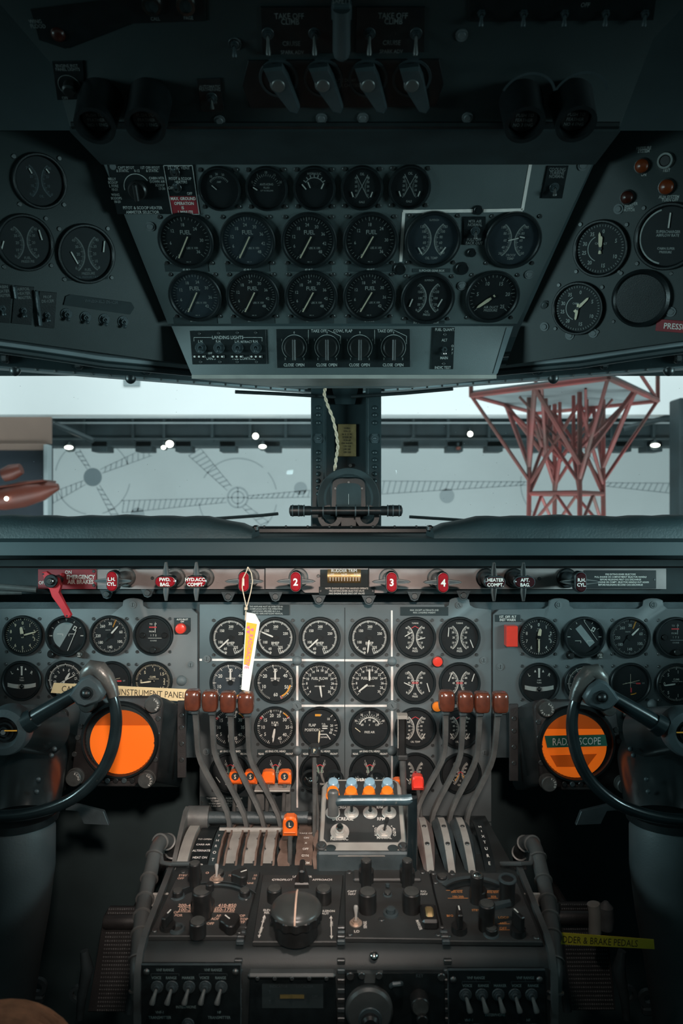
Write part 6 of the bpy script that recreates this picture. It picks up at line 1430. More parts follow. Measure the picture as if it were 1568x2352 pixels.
for i, (x, lb) in enumerate(((713, 'left of the P lever stem'), (767, 'behind the first blue button'), (822, 'between the first and third blue buttons'), (865, 'behind the last blue button'))):
    k = 1.27 / F; t = thing('clear_lens_light', 'round clear lens light ' + lb, 'light', T(*W(x, 1792, 1.27)), 'clear lens lights behind the console box')
    part('lens', MB().dome(0, 0, 0, 20 * k, .012, 28, 6, RX(90)), G_LAMP, t); part('ring', MB().ring([(19 * k, -.004), (23 * k, -.004), (22 * k, .002), (19 * k, .002)], 32, RX(90)), M_BLACK, t); part('bulb', MB().dome(0, 0, 0, 7 * k, .008, 16, 4, RX(90)), M_CHROME, t)

# ================================================================== CONSOLE BOX (propeller control)
r = Rel(RP, 835, 1870); t = thing('propeller_control_box', 'grey console box with blue and orange buttons and six toggle switches', 'control box', r.M)
RB = t; rR_ = r
outer = [(762, 1788), (906, 1788), (915, 1793), (921, 1806), (936, 1958), (731, 1958), (739, 1806), (748, 1793)][::-1]
part('frame', MB().prism([r(*p) for p in outer], -.020, -.0008, bev=.003), M_LGREY, t, ang=50)
part('flange', MB().prism([r(*p) for p in ((733, 1936), (936, 1936), (938, 1951), (925, 1958), (895, 1958), (885, 1966), (775, 1966), (765, 1958), (742, 1958), (730, 1951))][::-1], -.012, -.0002, bev=.002), M_LGREY, t)
face = [(757, 1794), (905, 1794), (911, 1800), (921, 1926), (914, 1934), (750, 1934), (743, 1926), (751, 1800)][::-1]
part('black_face', MB().prism([r(*p) for p in face], -.001, .0012, bev=.0008), M_RADIO, t)
m = MB().text('DECREASE', *r(787, 1882), .0058).text('RPM', *r(875, 1882), .0058).text('RESYNC', *r(779, 1927), .0062).text('MANUAL', *r(882, 1925), .0046).text('INCREASE', *r(785, 1856), .0046).text('RPM', *r(872, 1856), .0046).text('REVERSE', *r(828, 1792.5), .0056).text('AUTO', *r(863, 1912), .0044, rot=88).text('AUTO', *r(905, 1912), .0044, rot=-88).text('+', *r(857, 1899), .0040).text('+', *r(899, 1899), .0040)
part('lettering', m, M_WHITE, t, mtx=T(0, 0, .0015), smooth=False)
for x in (765, 807, 849, 890): part('blue_button', MB().lathe([(.0088, 0), (.0088, .012), (.0078, .0145), (.005, .0158), (.0001, .016)], 24).cyl(0, 0, 0, .004, .0098, n=24), M_BLUEB, t, mtx=T(*r(x, 1795, .014), 0))
for x in (764, 806, 847, 889): part('orange_button', MB().lathe([(.0098, 0), (.0098, .013), (.0085, .0155), (.005, .0165), (.0001, .017)], 24).ring([(.0098, 0), (.0115, 0), (.0112, .003), (.0098, .003)], 24), M_AMBER, t, mtx=T(*r(x, 1818, .012), 0))
for x in (764, 807, 850, 893): toggle(t, *r(x, 1868), L=.026, tilt=(-22, 0), r_=.0030, base=.0115, nut=M_NICK, m=M_SCREW, z=.001)
toggle(t, *r(780, 1912), L=.011, tilt=(0, 0), r_=.0042, base=.0145, nut=M_NICK, z=.001)
toggle(t, *r(882, 1911), L=.022, tilt=(-18, 12), r_=.0026, base=.0120, nut=M_NICK, m=M_SCREW, z=.001)
for x, y in ((738, 1944), (925, 1946)): part('bolt', MB().cyl(0, 0, 0, .006, .0055, n=6, bev=.001).cyl(0, 0, 0, .002, .008, n=16), M_SCREW, t, mtx=T(*r(x, y), 0))
for x in (759, 902): part('slot_hole', MB().cyl(0, 0, -.0001, .0006, .0068, n=20), M_MATTE, t, mtx=T(*r(x, 1948), 0) @ Matrix.Diagonal((1.2, .8, 1, 1)))
# box body
t = thing('console_box_base', 'dark box body under the grey console box', 'housing', T(*W(835, 1985, 1.10)))
a = W(728, 1958, 1.11); b = W(942, 1958, 1.11)
part('body', MB().box((a.x + b.x) / 2 - t.location.x, .07, -.035, (b.x - a.x), .13, .10, bev=.003), M_CAST, t)
# hand rail in front of it
Y = 1.085
t = thing('grab_rail', 'blue grey worn grab handle across the console box', 'handle', T(*W(855, 1838, Y)))
q = lambda x, y, Yq=Y: W(x, y, Yq) - t.location
part('bar', MB().tube([q(766, 1838), q(775, 1840), q(785, 1838.5), q(850, 1838), q(930, 1838), q(946, 1836)], [.0060, .0078, .0072, .0076, .0078, .0078], 16), mat('worn blue grey enamel', (.05, .085, .10), .3, .3, var=.3, scale=30, wear=.5, wearcol=(.3, .29, .27), thr=.6), t)
part('upright', MB().tube([q(945, 1832), q(946, 1850), q(946, 1960), q(945, 2010)], [.0078, .0076, .0076, .0076], 14), M_YOKE, t)
part('left_lug', MB().lathe([(.0078, -.022), (.0078, .012), (.006, .0145), (.0001, .015)], 18), M_STEEL, t, mtx=T(*q(765, 1838)))

# ================================================================== QUADRANT COVERS
def arcstrip(xc, w_, cy, cz, R, a0, a1, th, mesh=None, n=24, wave=0, skew=0):   # angles in degrees from up (+ toward viewer); x fixed, curved in YZ
    V = []; Fc = []
    for i in range(n + 1):
        a = math.radians(a0 + (a1 - a0) * i / n); 
        wv = wave * (math.sin(i * 1.7) + .6 * math.sin(i * 3.1 + 1))
        for rr in (R - th, R):
            for s in (-1, 1): V.append((xc + s * w_ / 2 + wv + skew * i / n, cy - (rr + abs(wv) * .8) * math.sin(a), cz + (rr + (abs(wv) if wave else 0)) * math.cos(a)))
    for i in range(n):
        b = i * 4; c = b + 4
        Fc += [(b + 2, b + 3, c + 3, c + 2), (b, c, c + 1, b + 1), (b, b + 2, c + 2, c), (b + 1, c + 1, c + 3, b + 3)]
    Fc += [(0, 1, 3, 2), (n * 4, n * 4 + 2, n * 4 + 3, n * 4 + 1)]
    return MB().add(V, Fc)
QY, QZ, QR = 1.20, -.70, .176
t = thing('throttle_quadrant', 'left lever quadrant with curved pale cover strips and worn leather slots', 'quadrant', T(0, 0, ZC))
def X_(px, Y=1.15): return (px - CX) / F * Y
for i, (x0, x1) in enumerate(((-.180, -.160), (-.1515, -.1315), (-.123, -.103))):
    part('cover_strip', arcstrip((x0 + x1) / 2, abs(x1 - x0) * .9, QY, QZ, QR, -40, 48, .004), M_COVER, t)
    for j in range(5): screw(t, 0, 0, name='rivet').matrix_local = T((x0 + x1) / 2 + (.008 if j % 2 else -.008), QY - QR * math.sin(math.radians(-5 + j * 9)), QZ + QR * math.cos(math.radians(-5 + j * 9))) @ RX(-(-5 + j * 9) * -1)
part('inner_drum', arcstrip(-.14, .20, QY, QZ, QR - .012, -40, 60, .02), M_MATTE, t)
part('side_cheek', arcstrip(-.243, .016, QY, QZ, QR + .006, -42, 48, .012), M_COVER, t)
for x in (-.184, -.156, -.127, -.099):
    for s in (-1, 1): part('leather_lip', arcstrip(x + s * .0050, .0030, QY, QZ, QR + .0035, -25, 48, .016, wave=.0005), M_LEATH, t)
part('leather_flap', arcstrip(-.088, .018, QY, QZ, QR + .004, -20, 52, .003, wave=.0022), M_LEATH, t)
part('gear_scale', arcstrip(-.058, .026, QY, QZ, QR + .003, -20, 52, .003, wave=.0006), M_LEATH, t)
part('leather_flap', arcstrip(-.040, .007, QY, QZ, QR + .008, -20, 52, .014, wave=.0018), M_LEATH, t)
# text on curved strips : small tangent tiles
def curvetext(parent, s, xc, ang, h, m=M_WHITE, R=QR + .0008, cy=QY, cz=QZ, rot=0, name='lettering'):
    a = math.radians(ang); M = T(xc, cy - R * math.sin(a), cz + R * math.cos(a)) @ RX(ang)
    return part(name, MB().text(s, 0, 0, h, rot=rot), m, parent, mtx=M, smooth=False)
part('placard_strip', arcstrip(-.218, .026, QY, QZ, QR + .002, -15, 50, .004), M_BLACK, t)
part('placard_strip', arcstrip(-.197, .012, QY, QZ, QR + .003, -15, 50, .004), M_MATTE, t)
for i, s in enumerate(['TO OPEN', 'CARB AIR', 'ALTERNATE', 'HEAT ON', 'FILTER', 'RAM AIR', 'COLD']): curvetext(t, s, -.218, 6 + i * 4.6, .0042, R=QR + .0028)
for i, s in enumerate('THROTTLE'): curvetext(t, s, -.197, 3 + i * 4.6, .0056, R=QR + .0038)
for i, s in enumerate(['TAKE OFF', 'ON', 'X', 'OFF', 'GYN', 'RUDM', 'OFF']): curvetext(t, s, -.056, 2 + i * 4.4, .0044, R=QR + .0060)
# cross tube and end fittings behind the levers
part('cross_tube', MB().tube([(-.235, 1.245, QZ + .186), (-.055, 1.245, QZ + .186)], .010, 14), M_CAST, t)
part('end_boss', MB().tube([(-.258, 1.245, QZ + .186), (-.222, 1.245, QZ + .186)], .019, 20), M_STEEL, t)
part('end_arm', MB().prism([(1.245, QZ + .205), (1.225, QZ + .205), (1.15, QZ + .165), (1.10, QZ + .10), (1.125, QZ + .10), (1.17, QZ + .15), (1.25, QZ + .17)], -.262, -.255, Matrix(((0, 0, 1, 0), (1, 0, 0, 0), (0, 1, 0, 0), (0, 0, 0, 1)))), M_STEEL, t)
part('cross_tube_cap', MB().tube([(-.056, 1.235, QZ + .188), (-.034, 1.235, QZ + .188)], .010, 12), M_BLACK, t)
part('cable_tube', MB().tube([(-.20, 1.215, QZ + .178), (-.09, 1.215, QZ + .178)], .004, 10), M_COVER, t)
# right quadrant
t = thing('mixture_quadrant', 'right lever quadrant of curved fins with riveted pale strips', 'quadrant', T(0, 0, ZC)); RY_, RZ_, RR_ = 1.20, -.686, .180
for i, x in enumerate((.1315, .163, .193)):
    V = []; Fc = []; n = 20; xs = (-.0145, .0145)
    for s in (-1, 1):   # lens-shaped fin
        pass
    m = MB(); V = []
    for j in range(n + 1):
        a = math.radians(-30 + 66 * j / n); w_ = .003 + .0120 * math.sin(PI * (j + 1.5) / (n + 3))
        for dx, rr in ((-w_, RR_ - .006), (-w_ * .5, RR_), (w_ * .5, RR_), (w_, RR_ - .006)): V.append((x + dx, RY_ - rr * math.sin(a), RZ_ + rr * math.cos(a)))
    for j in range(n):
        for q_ in range(3): b = j * 4 + q_; Fc.append((b, b + 1, b + 5, b + 4))
    part('fin', m.add(V, Fc), M_CAST if i else mat('worn fin paint', (.16, .12, .11), .5, .1, var=.3, scale=30), t)
    part('pale_strip', arcstrip(x + .001, .0105, RY_, RZ_, RR_ + .0022, -8, 37, .0025), M_COVER, t)
    for a in (4, 18, 34): screw(t, 0, 0, name='rivet').matrix_local = T(x + .001, RY_ - (RR_ + .002) * math.sin(math.radians(a)), RZ_ + (RR_ + .002) * math.cos(math.radians(a))) @ RX(a) @ Matrix.Scale(1.3, 4)
    part('front_leg', MB().box(x, RY_ - .112, RZ_ + .118, .019, .02, .045, bev=.002), M_CAST, t)
part('letter_strip', arcstrip(.222, .016, RY_, RZ_, RR_ + .001, -5, 37, .004), M_BLACK, t)
part('front_leg', MB().box(.222, RY_ - .112, RZ_ + .118, .019, .02, .045, bev=.002), M_CAST, t)
part('front_base', MB().box(.178, RY_ - .110, RZ_ + .106, .115, .03, .022, bev=.003), M_CAST, t)
part('inner_block', arcstrip(.178, .10, RY_, RZ_, RR_ - .03, -40, 40, .02), M_MATTE, t)
for i, s in enumerate('MIXTURE'): curvetext(t, s, .222, 4 + i * 4.2, .0056, R=RR_ + .0016, cy=RY_, cz=RZ_)
part('cable_loop', MB().tube([(.226, 1.08, -.575), (.240, 1.075, -.568), (.246, 1.07, -.585), (.243, 1.07, -.60)], .0016, 6), M_BLACK, t)

# ================================================================== PEDESTAL
t = thing('pedestal', 'dark centre pedestal body carrying the radio control heads', 'pedestal', T(0, .94, 0))
zf = PT.o.z; L0 = -.312 + .02; 
m = MB(); yz = [(1.34, .70), (1.10, zf - .004), (.952, zf - .022), (.936, zf - .027), (.927, zf - .040), (.925, zf - .060), (.925, .30), (1.34, .30)]
V = [(-.2495, a - .94, b) for a, b in yz] + [(.2600, a - .94, b) for a, b in yz]; n = len(yz)
m.add(V, [tuple(range(n)), tuple(range(n, 2 * n))[::-1]] + [(i, n + i, n + (i + 1) % n, (i + 1) % n) for i in range(n)])
part('body', m, M_PBODY, t, ang=40)
for sx in (-.2530, .2640):
    P = [(1.10, zf + .006), (.950, zf - .011), (.930, zf - .020), (.917, zf - .040), (.915, zf - .07), (.915, .40), (.926, .40), (.926, zf - .07), (.94, zf - .03), (1.10, zf - .010)]
    V = [(sx - .004, a - .94, b) for a, b in P] + [(sx + .004, a - .94, b) for a, b in P]; n = len(P)
    part('side_rail', MB().add(V, [tuple(range(n)), tuple(range(n, 2 * n))[::-1]] + [(i, n + i, n + (i + 1) % n, (i + 1) % n) for i in range(n)]), M_HOSE, t)
for xx in (-.129, -.0005, .133):
    for j in range(13):
        y = .975 - j * .010 if j < 4 else .930; z_ = PT.o.z - .0185 if j < 4 else zf - .034 - (j - 4) * .012
        part('rack_tooth', MB().box(xx, y - .94 - .003, z_ + .003, .010, .006, .006, bev=.001), M_CAST if j % 2 else M_SCREW, t)
# --- knob helpers
def knob(t, r, px, py, rpx, h, kind='round', m=M_BAKE, top=True, base=0, name='knob', rot=0, z0=.002):
    x, y = r(px, py, h); R = rpx * r.k
    if kind == 'round': mb = MB().cyl(0, 0, 0, h, R, n=28, bev=R * .10)
    elif kind == 'flare': mb = MB().lathe([(R, 0), (R, h * .45), (R * .72, h * .62), (R * .66, h * .95), (R * .58, h)], 24)
    elif kind == 'wing':
        mb = MB().prism([(R * math.cos(a) * (1 if i % 2 else .97), R * math.sin(a)) for i, a in enumerate([2 * PI * j / 20 for j in range(20)])], 0, h * .55).box(0, 0, h * .72, R * .75, R * 2.1, h * .56, bev=R * .12)
    elif kind == 'flute':
        P = []
        for j in range(48): a = 2 * PI * j / 48; q_ = R * (1 if (j // 2) % 2 else .93); P.append((q_ * math.cos(a), q_ * math.sin(a)))
        mb = MB().prism(P, 0, h, bev=R * .08)
    elif kind == 'tri':
        mb = MB().prism([(R * (1 + .18 * math.cos(3 * a)) * math.cos(a), R * (1 + .18 * math.cos(3 * a)) * math.sin(a)) for a in [2 * PI * j / 36 for j in range(36)]], 0, h, bev=R * .1)
    elif kind == 'bar':
        mb = MB().cyl(0, 0, 0, h * .3, R, n=24).box(0, 0, h * .65, R * .6, R * 2.0, h * .7, bev=R * .12)
    o_ = part(name, mb, m, t, mtx=T(x, y, z0) @ RZ(rot))
    if base: part('base_ring', MB().ring([(R * .9, 0), (R * 1.35, 0), (R * 1.25, .0018), (R * .9, .0018)], 24), M_CAST, o_)
    if top and kind in ('round', 'flute'): part('top_face', MB().cyl(0, 0, 0, .0006, R * .84, n=24), M_KTOP, o_, mtx=T(0, 0, h))
    if kind in ('tri', 'wing', 'bar'): part('pointer_line', MB().box(0, R * .45, 0, .0016, R * .8, .0006), M_WHITE, o_, mtx=T(0, 0, h + .0001))
    return o_
def head(poly, label, group=None, th=.004, m=M_RADIO, pl=PT, name='radio_head', cat='radio panel'):
    c = (sum(a for a, b in poly) / len(poly), sum(b for a, b in poly) / len(poly)); r = Rel(pl, *c, .001); t = thing(name, label, cat, r.M, group)
    part('face_plate', MB().prism([r(*p) for p in poly][::-1], -.004, .002, bev=.0012), m, t); return t, r
def words(t, r, L, m=M_DIM, z=.0024, name='lettering'):
    mb = MB()
    for a in L: mb.text(a[0], *r(a[1], a[2]), a[3], rot=a[4] if len(a) > 4 else 0)
    part(name, mb, m, t, mtx=T(0, 0, z), smooth=False)
M_PINKT = mat('salmon lettering', (.78, .50, .38), .6, var=.1, scale=120)
# left head
t, r = head([(412, 2004), (597, 2004), (559, 2153), (341, 2153)], 'radio panel at the far left of the pedestal top with frequency arc')
words(t, r, [('STBY', 420, 2014, .0045), ('OFF', 415, 2021, .0045), ('NORMAL', 497, 2038, .0046), ('10', 528, 2014, .0045), ('10', 586, 2014, .0045), ('15', 583, 2021, .0045), ('TUNE', 573, 2032, .0036), ('200-410', 430, 2083, .0062), ('100-200', 430, 2093, .0062), ('410-850', 522, 2083, .0062), ('850-1750', 515, 2093, .0062), ('OP', 405, 2099, .0046), ('FOR', 410, 2106, .0046), ('AF', 502, 2107, .0046), ('ADF', 494, 2114, .0046), ('OFF', 483, 2125, .0046), ('COP', 553, 2107, .0046), ('TOP', 560, 2115, .0046), ('TP', 557, 2122, .0046), ('O', 476, 2008, .005)], M_PINKT)
m = MB()
for x0, x1, y in ((412, 445, 2088), (410, 452, 2098.5), (495, 541, 2088), (490, 538, 2098.5)): m.line(*r(x0, y), *r(x1, y), .0009)
part('underline', m, M_PINKT, t, mtx=T(0, 0, .0026), smooth=False)
part('dial_window', MB().arc(*r(480, 2110), .062, .074, -48, 48, .0028), M_BLACK, t); part('dial_rim', MB().arc(*r(480, 2110), .074, .0755, -50, 50, .0034), M_CAST, t)
part('dial_scale', MB().arc(*r(480, 2110), .066, .070, -10, 44, .0031), M_CAST, t)
knob(t, r, 447, 1993, 17, .020, 'wing'); k2 = knob(t, r, 447, 1985, 13, .034, 'round', name='inner_knob')
knob(t, r, 552, 2006, 19, .014, 'tri', rot=-60)
toggle(t, *r(497, 2023), L=.018, tilt=(-15, 0), base=.010, nut=mat('copper ring', (.50, .38, .31), .35, .5), m=M_NICK, z=.002)
knob(t, r, 504, 2004, 11, .007, 'round', base=1); knob(t, r, 408, 2048, 12, .009, 'round', base=1); knob(t, r, 562, 2047, 12, .009, 'round', base=1)
knob(t, r, 465, 2073, 27, .012, 'round', top=False, name='tuning_knob'); knob(t, r, 463, 2048, 21, .038, 'round', name='tuning_knob')
part('crank', MB().cyl(0, 0, 0, .010, .0055, n=16, bev=.001).box(-.010, 0, .0, .022, .008, .004, bev=.001), M_BAKE, t, mtx=T(*r(482, 2041, .040), .038))
knob(t, r, 384, 2102, 17, .020, 'bar', rot=-20); knob(t, r, 454, 2118, 18, .020, 'round'); knob(t, r, 528, 2114, 21, .013, 'tri', rot=45)
part('jack_socket', MB().ring([(.0055, 0), (.0105, 0), (.0095, .003), (.0065, .003)], 28), M_CAST, t, mtx=T(*r(407, 2138), .002))
for x, y in ((355, 2141), (549, 2144), (421, 2006), (541, 2005), (398, 2066), (565, 2068)): screw(t, *r(x, y), .002, s=1.5)
part('pointer_foot', MB().prism([(-.007, .0), (.007, 0), (.003, -.022), (-.003, -.022)], .002, .005), M_BAKE, t, mtx=T(*r(458, 2091), 0))
# autopilot head
t, r = head([(603, 2012), (788, 2012), (773, 2166), (580, 2166)], 'autopilot panel with the big fluted turn knob')
words(t, r, [('LOCALIZER', 694, 2017, .0045), ('GYROPILOT', 648, 2024, .0045), ('APPROACH', 740, 2024, .0045), ('ELEV', 613, 2094, .0040), ('REL', 613, 2100, .0040), ('AILERON', 752, 2096, .0040), ('AUT', 747, 2102, .0040)], M_WHITE)
m = MB()
for x0, x1, y0, y1 in ((607, 595, 2108, 2155), (760, 761, 2110, 2157)):
    m.line(*r(x0, y0), *r(x1, y1), .0012)
    for y, s in ((y0, 1), (y1, -1)): a = r(x0 if s > 0 else x1, y); m.add([(a[0], a[1] + .003 * s, 0), (a[0] - .0022, a[1] - .003 * s, 0), (a[0] + .0022, a[1] - .003 * s, 0)], [(0, 1, 2)])
m.text('CLIMB', *r(599, 2140), .0036, rot=80).text('DIVE', *r(605, 2117), .0036, rot=80).text('TRIM', *r(761, 2126), .0036, rot=92)
part('arrows', m, M_WHITE, t, mtx=T(0, 0, .0024), smooth=False)
kb = knob(t, r, 680, 2082, 57, .040, 'flute', name='turn_knob', top=False, z0=.002); R = 57 * r.k
kb.data = MB().cyl(0, 0, 0, .026, R * .82, n=40).prism([(R * (.93 + .07 * (1 if (j // 2) % 2 else 0)) * math.cos(2 * PI * j / 56), R * (.93 + .07 * (1 if (j // 2) % 2 else 0)) * math.sin(2 * PI * j / 56)) for j in range(56)], .024, .036, bev=.002).mesh('turn_knob', M_BAKE)
part('domed_top', MB().dome(0, 0, 0, R * .97, .013, 40, 8), mat('turn knob dome', (.05, .052, .05), .3, 0, var=.2, scale=30), kb, mtx=T(0, 0, .0345))
part('centre_line', MB().tube([(0, R * .96 * math.cos(a), .013 * math.sin(a)) for a in [PI * i / 16 for i in range(17)]], .0013, 6), M_PINKT, kb, mtx=T(0, 0, .0350)); part('lettering', MB().text('TURN', 0, R * .35, .0055), M_WHITE, kb, mtx=T(0, 0, .0470) @ RX(-8), smooth=False)
knob(t, r, 630, 2043, 17, .018, 'round'); knob(t, r, 743, 2043, 18, .020, 'round')
part('selector_lever', MB().prism([(-.010, -.004), (.010, -.004), (.010, .012), (.005, .030), (-.005, .030), (-.010, .012)], .002, .010, bev=.002).box(0, .012, .018, .008, .030, .020, bev=.002), M_BAKE, t, mtx=T(*r(693, 2040), 0))
# centre-right head
t, r = head([(792, 2004), (984, 2004), (1020, 2160), (792, 2157)], 'navigation panel right of centre with four tall round knobs')
words(t, r, [('CAPT', 808, 2051, .0042), ('NAV', 808, 2057, .0042), ('F/O', 972, 2051, .0042), ('NAV', 973, 2057, .0042), ('LO', 819, 2143, .0046), ('HI', 816, 2092, .004)], M_WHITE)
part('marker_text', MB().text('SENSE', *r(838, 2128), .0042, rot=90).text('MARKER', *r(962, 2128), .0042, rot=-80), M_WHITE, t, mtx=T(0, 0, .0024), smooth=False)
for x in (841, 935):
    knob(t, r, x, 2000, 18, .018, 'round', top=False); knob(t, r, x, 1978, 12.5, .040, 'round')
part('step_bar', MB().box(*r(888, 2018), .004, .098, .024, .006, bev=.002), M_RADIO, t)
knob(t, r, 844, 2050, 20, .028, 'round'); knob(t, r, 945, 2050, 20, .028, 'round')
knob(t, r, 890, 2052, 8, .004, 'round', base=1); part('cross_bolt', MB().cyl(0, 0, 0, .004, .003, n=6), M_CAST, t, mtx=T(*r(890, 2045), .006))
part('lamp_bezel', MB().ring([(.006, 0), (.0105, 0), (.010, .003), (.0065, .003)], 24).cyl(0, 0, 0, .008, .0058, n=16), M_CAST, t, mtx=T(*r(897, 2102), .002))
toggle(t, *r(817, 2124), L=.020, tilt=(-8, 0), base=.0085, nut=mat('copper ring', (0, 0, 0)), m=M_NICK, z=.002)
c = part('trim_wheel_housing', MB().box(0, 0, .006, .022, .036, .014, bev=.003), M_BAKE, t, mtx=T(*r(985, 2118), .002)); part('thumb_wheel', MB().lathe([(.013, -.005), (.0145, -.003), (.0145, .003), (.013, .005)], 20, RY(90)), M_BRASS, c, mtx=T(0, 0, .003))
for x, y in ((802, 2007), (970, 2007), (803, 2149), (1006, 2150), (876, 2116)): screw(t, *r(x, y), .002, s=1.5)
# right head
t, r = head([(988, 2006), (1178, 2008), (1246, 2166), (1024, 2164)], 'radio panel at the far right of the pedestal top with orange scale marks')
M_ORT = mat('faded orange lettering', (.62, .25, .08), .6, var=.15, scale=120)
words(t, r, [('200-410', 1048, 2052, .0040), ('100-200', 1051, 2063, .0040), ('410-850', 1131, 2053, .0040), ('850', 1133, 2063, .0040), ('STBY', 1092, 2094, .0040), ('BFO', 1033, 2107, .0040), ('LOOP', 1156, 2111, .0045), ('ANT', 1155, 2124, .0040), ('OFF', 1155, 2136, .0045)], M_ORT)
m = MB()
for x0, x1, y in ((1024, 1062, 2049), (1028, 1075, 2067), (1113, 1148, 2050), (1119, 1143, 2067), (1142, 1170, 2126), (1146, 1174, 2140)): m.line(*r(x0, y), *r(x1, y), .0010)
part('underline', m, M_ORT, t, mtx=T(0, 0, .0026), smooth=False)
part('arch_rim', MB().arc(*r(1098, 2085), .055, .062, -46, 42, .006), M_CAST, t); part('arch_window', MB().arc(*r(1098, 2085), .044, .055, -46, 42, .0032), M_BLACK, t)
knob(t, r, 1098, 2044, 20, .016, 'round', top=False); kk = knob(t, r, 1095, 2012, 15, .040, 'round', name='tuning_knob'); 
part('spindle_cap', MB().dome(0, 0, 0, .006, .003, 12, 3), M_CHROME, kk, mtx=T(0, 0, .0405))
kk = knob(t, r, 1165, 2022, 18, .036, 'round', top=False, name='cup_knob'); part('cup_rim', MB().ring([(.0085, 0), (.0125, 0), (.0120, .002), (.0085, .002)], 24), M_CAST, kk, mtx=T(0, 0, .0355))
knob(t, r, 1118, 2078, 17.5, .036, 'round', name='tuning_knob'); part('crank_arm', MB().prism([(-.004, -.005), (.030, .008), (.030, .014), (-.004, .006)], .026, .032, bev=.001), M_CAST, t, mtx=T(*r(1124, 2084, .03), 0))
knob(t, r, 1055, 2094, 17, .030, 'bar', rot=0); knob(t, r, 1190, 2100, 17, .030, 'bar', rot=25)
knob(t, r, 1128, 2134, 13, .009, 'round', base=1); knob(t, r, 1015, 2014, 12, .005, 'round', base=1)
for x, y in ((995, 2009), (1038, 2010), (1028, 2153), (1231, 2157), (1000, 2030)): screw(t, *r(x, y), .002, s=1.6)
# ---- front face panels
def front(poly, label): return head(poly, label, pl=PF, name='audio_panel', m=M_BLACK)
PF = Pl((0, .9235, ZC - 0.5637), (1, 0, 0), (0, 0.0, 1.0))
for mir in (0, 1):
    if not mir:
        poly = [(325, 2214), (553, 2214), (553, 2370), (320, 2370)]; xs = [360, 394, 433, 470, 507]; lab = 'black audio switch panel on the pedestal front at the left'; x0 = 440
    else:
        poly = [(1028, 2226), (1250, 2226), (1256, 2370), (1030, 2370)]; xs = [1072, 1109, 1147, 1185, 1223]; lab = 'black audio switch panel on the pedestal front at the right'; x0 = 1148
    y0 = 2258 if not mir else 2276
    t, r = front(poly, lab)
    part('edge', MB().tube([(*r(poly[0][0], poly[0][1]), .001), (*r(poly[1][0], poly[1][1]), .001)], .0014, 6), M_CAST, t); part('edge', MB().tube([(*r(poly[0][0] if mir else poly[1][0], poly[1][1]), .001), (*r(poly[2][0] if not mir else poly[3][0], 2370), .001)], .001, 6), M_CAST, t)
    L = [('VHF RANGE', xs[0] + 20, y0 - 33, .0034), ('VHF RANGE', xs[3] + 20, y0 - 33, .0034)]
    for x, s in zip(xs, ('VOICE', 'RANGE', 'MARKER', 'VOICE', 'RANGE')): L.append((s, x, y0 - 15, .0034))
    L += [('INTERPHONE', x0 - 12, y0 + 52, .0034), ('VHF-1', x0 - 72, y0 + 64, .0034), ('TRANSMITTER', x0 - 72, y0 + 76, .0036), ('HF', x0 + 64, y0 + 64, .0034), ('TRANSMITTER', x0 + 64, y0 + 76, .0036)]
    words(t, r, L, mat('dim teal lettering', (.16, .22, .22), .6))
    m = MB()
    for xa in (xs[0] + 20, xs[3] + 20): m.line(*r(xa - 32, y0 - 24), *r(xa + 32, y0 - 24), .0006).line(*r(xa - 32, y0 - 24), *r(xa - 32, y0 - 19), .0006).line(*r(xa + 32, y0 - 24), *r(xa + 32, y0 - 19), .0006).line(*r(xa, y0 - 28), *r(xa, y0 - 24), .0006)
    part('bracket_lines', m, M_CAST, t, mtx=T(0, 0, .0024), smooth=False)
    for x in xs: toggle(t, *r(x + (2 if not mir else -4), y0 + 6), L=.018, tilt=(62, -14 if not mir else 14), base=.0078, r_=.0030, nut=M_CAST, m=M_STEEL, z=.002, tip=1.25)
    for x in (poly[0][0] + 12, poly[1][0] - 12): part('corner_bolt', MB().dome(0, 0, 0, .0042, .003, 12, 3), M_SCREW, t, mtx=T(*r(x, y0 - 28), .002))
    toggle(t, *r(x0 - 8, y0 + 92), L=.012, tilt=(40, 0), base=.008, nut=M_CAST, z=.002)
t, r = front([(574, 2232), (770, 2232), (775, 2370), (570, 2370)], 'dark tray panel below the autopilot with a faded yellow window')
part('lip', MB().box(*r(671, 2229), .006, .108, .0062, .014, bev=.0025), M_HOSE, t)
for i in range(5): screw(t, *r(594 + i * 39, 2232), .0135, s=.9)
part('window_recess', MB().box(*r(672, 2285), .002, .076, .030, .001), M_MATTE, t); part('yellow_flag', MB().box(*r(671, 2285), .0032, .030, .0045, .001), mat('faded yellow', (.14, .10, .03), .6), t)
words(t, r, [('INDICATOR', 640, 2262, .0034), ('LOCALIZER', 700, 2262, .0034), ('OFF', 723, 2285, .0034), ('T', 620, 2275, .004), ('T', 620, 2298, .004)], M_CAST, z=.003)
t, r = front([(792, 2232), (1020, 2232), (1022, 2370), (790, 2370)], 'dark front panel with one large round disc and a small round knob')
R = 54 * r.k
part('large_disc', MB().cyl(0, 0, .002, .012, R, n=48, bev=.003), M_HOSE, t, mtx=T(*r(847, 2312), 0)); part('disc_cut', MB().cyl(0, 0, .0118, .0135, R * .50, n=36, bev=.001), M_CAST, t, mtx=T(*r(849, 2326), 0)); part('disc_core', MB().cyl(0, 0, .013, .022, R * .38, n=36, bev=.003), M_BAKE, t, mtx=T(*r(849, 2330), 0))
part('clip_plate', MB().prism([r(*p) for p in ((820, 2226), (878, 2226), (872, 2236), (862, 2237), (860, 2250), (836, 2250), (834, 2237), (826, 2236))][::-1], .002, .008, bev=.001), M_HOSE, t)
for x in (830, 869): screw(t, *r(x, 2231), .008, s=1.6)
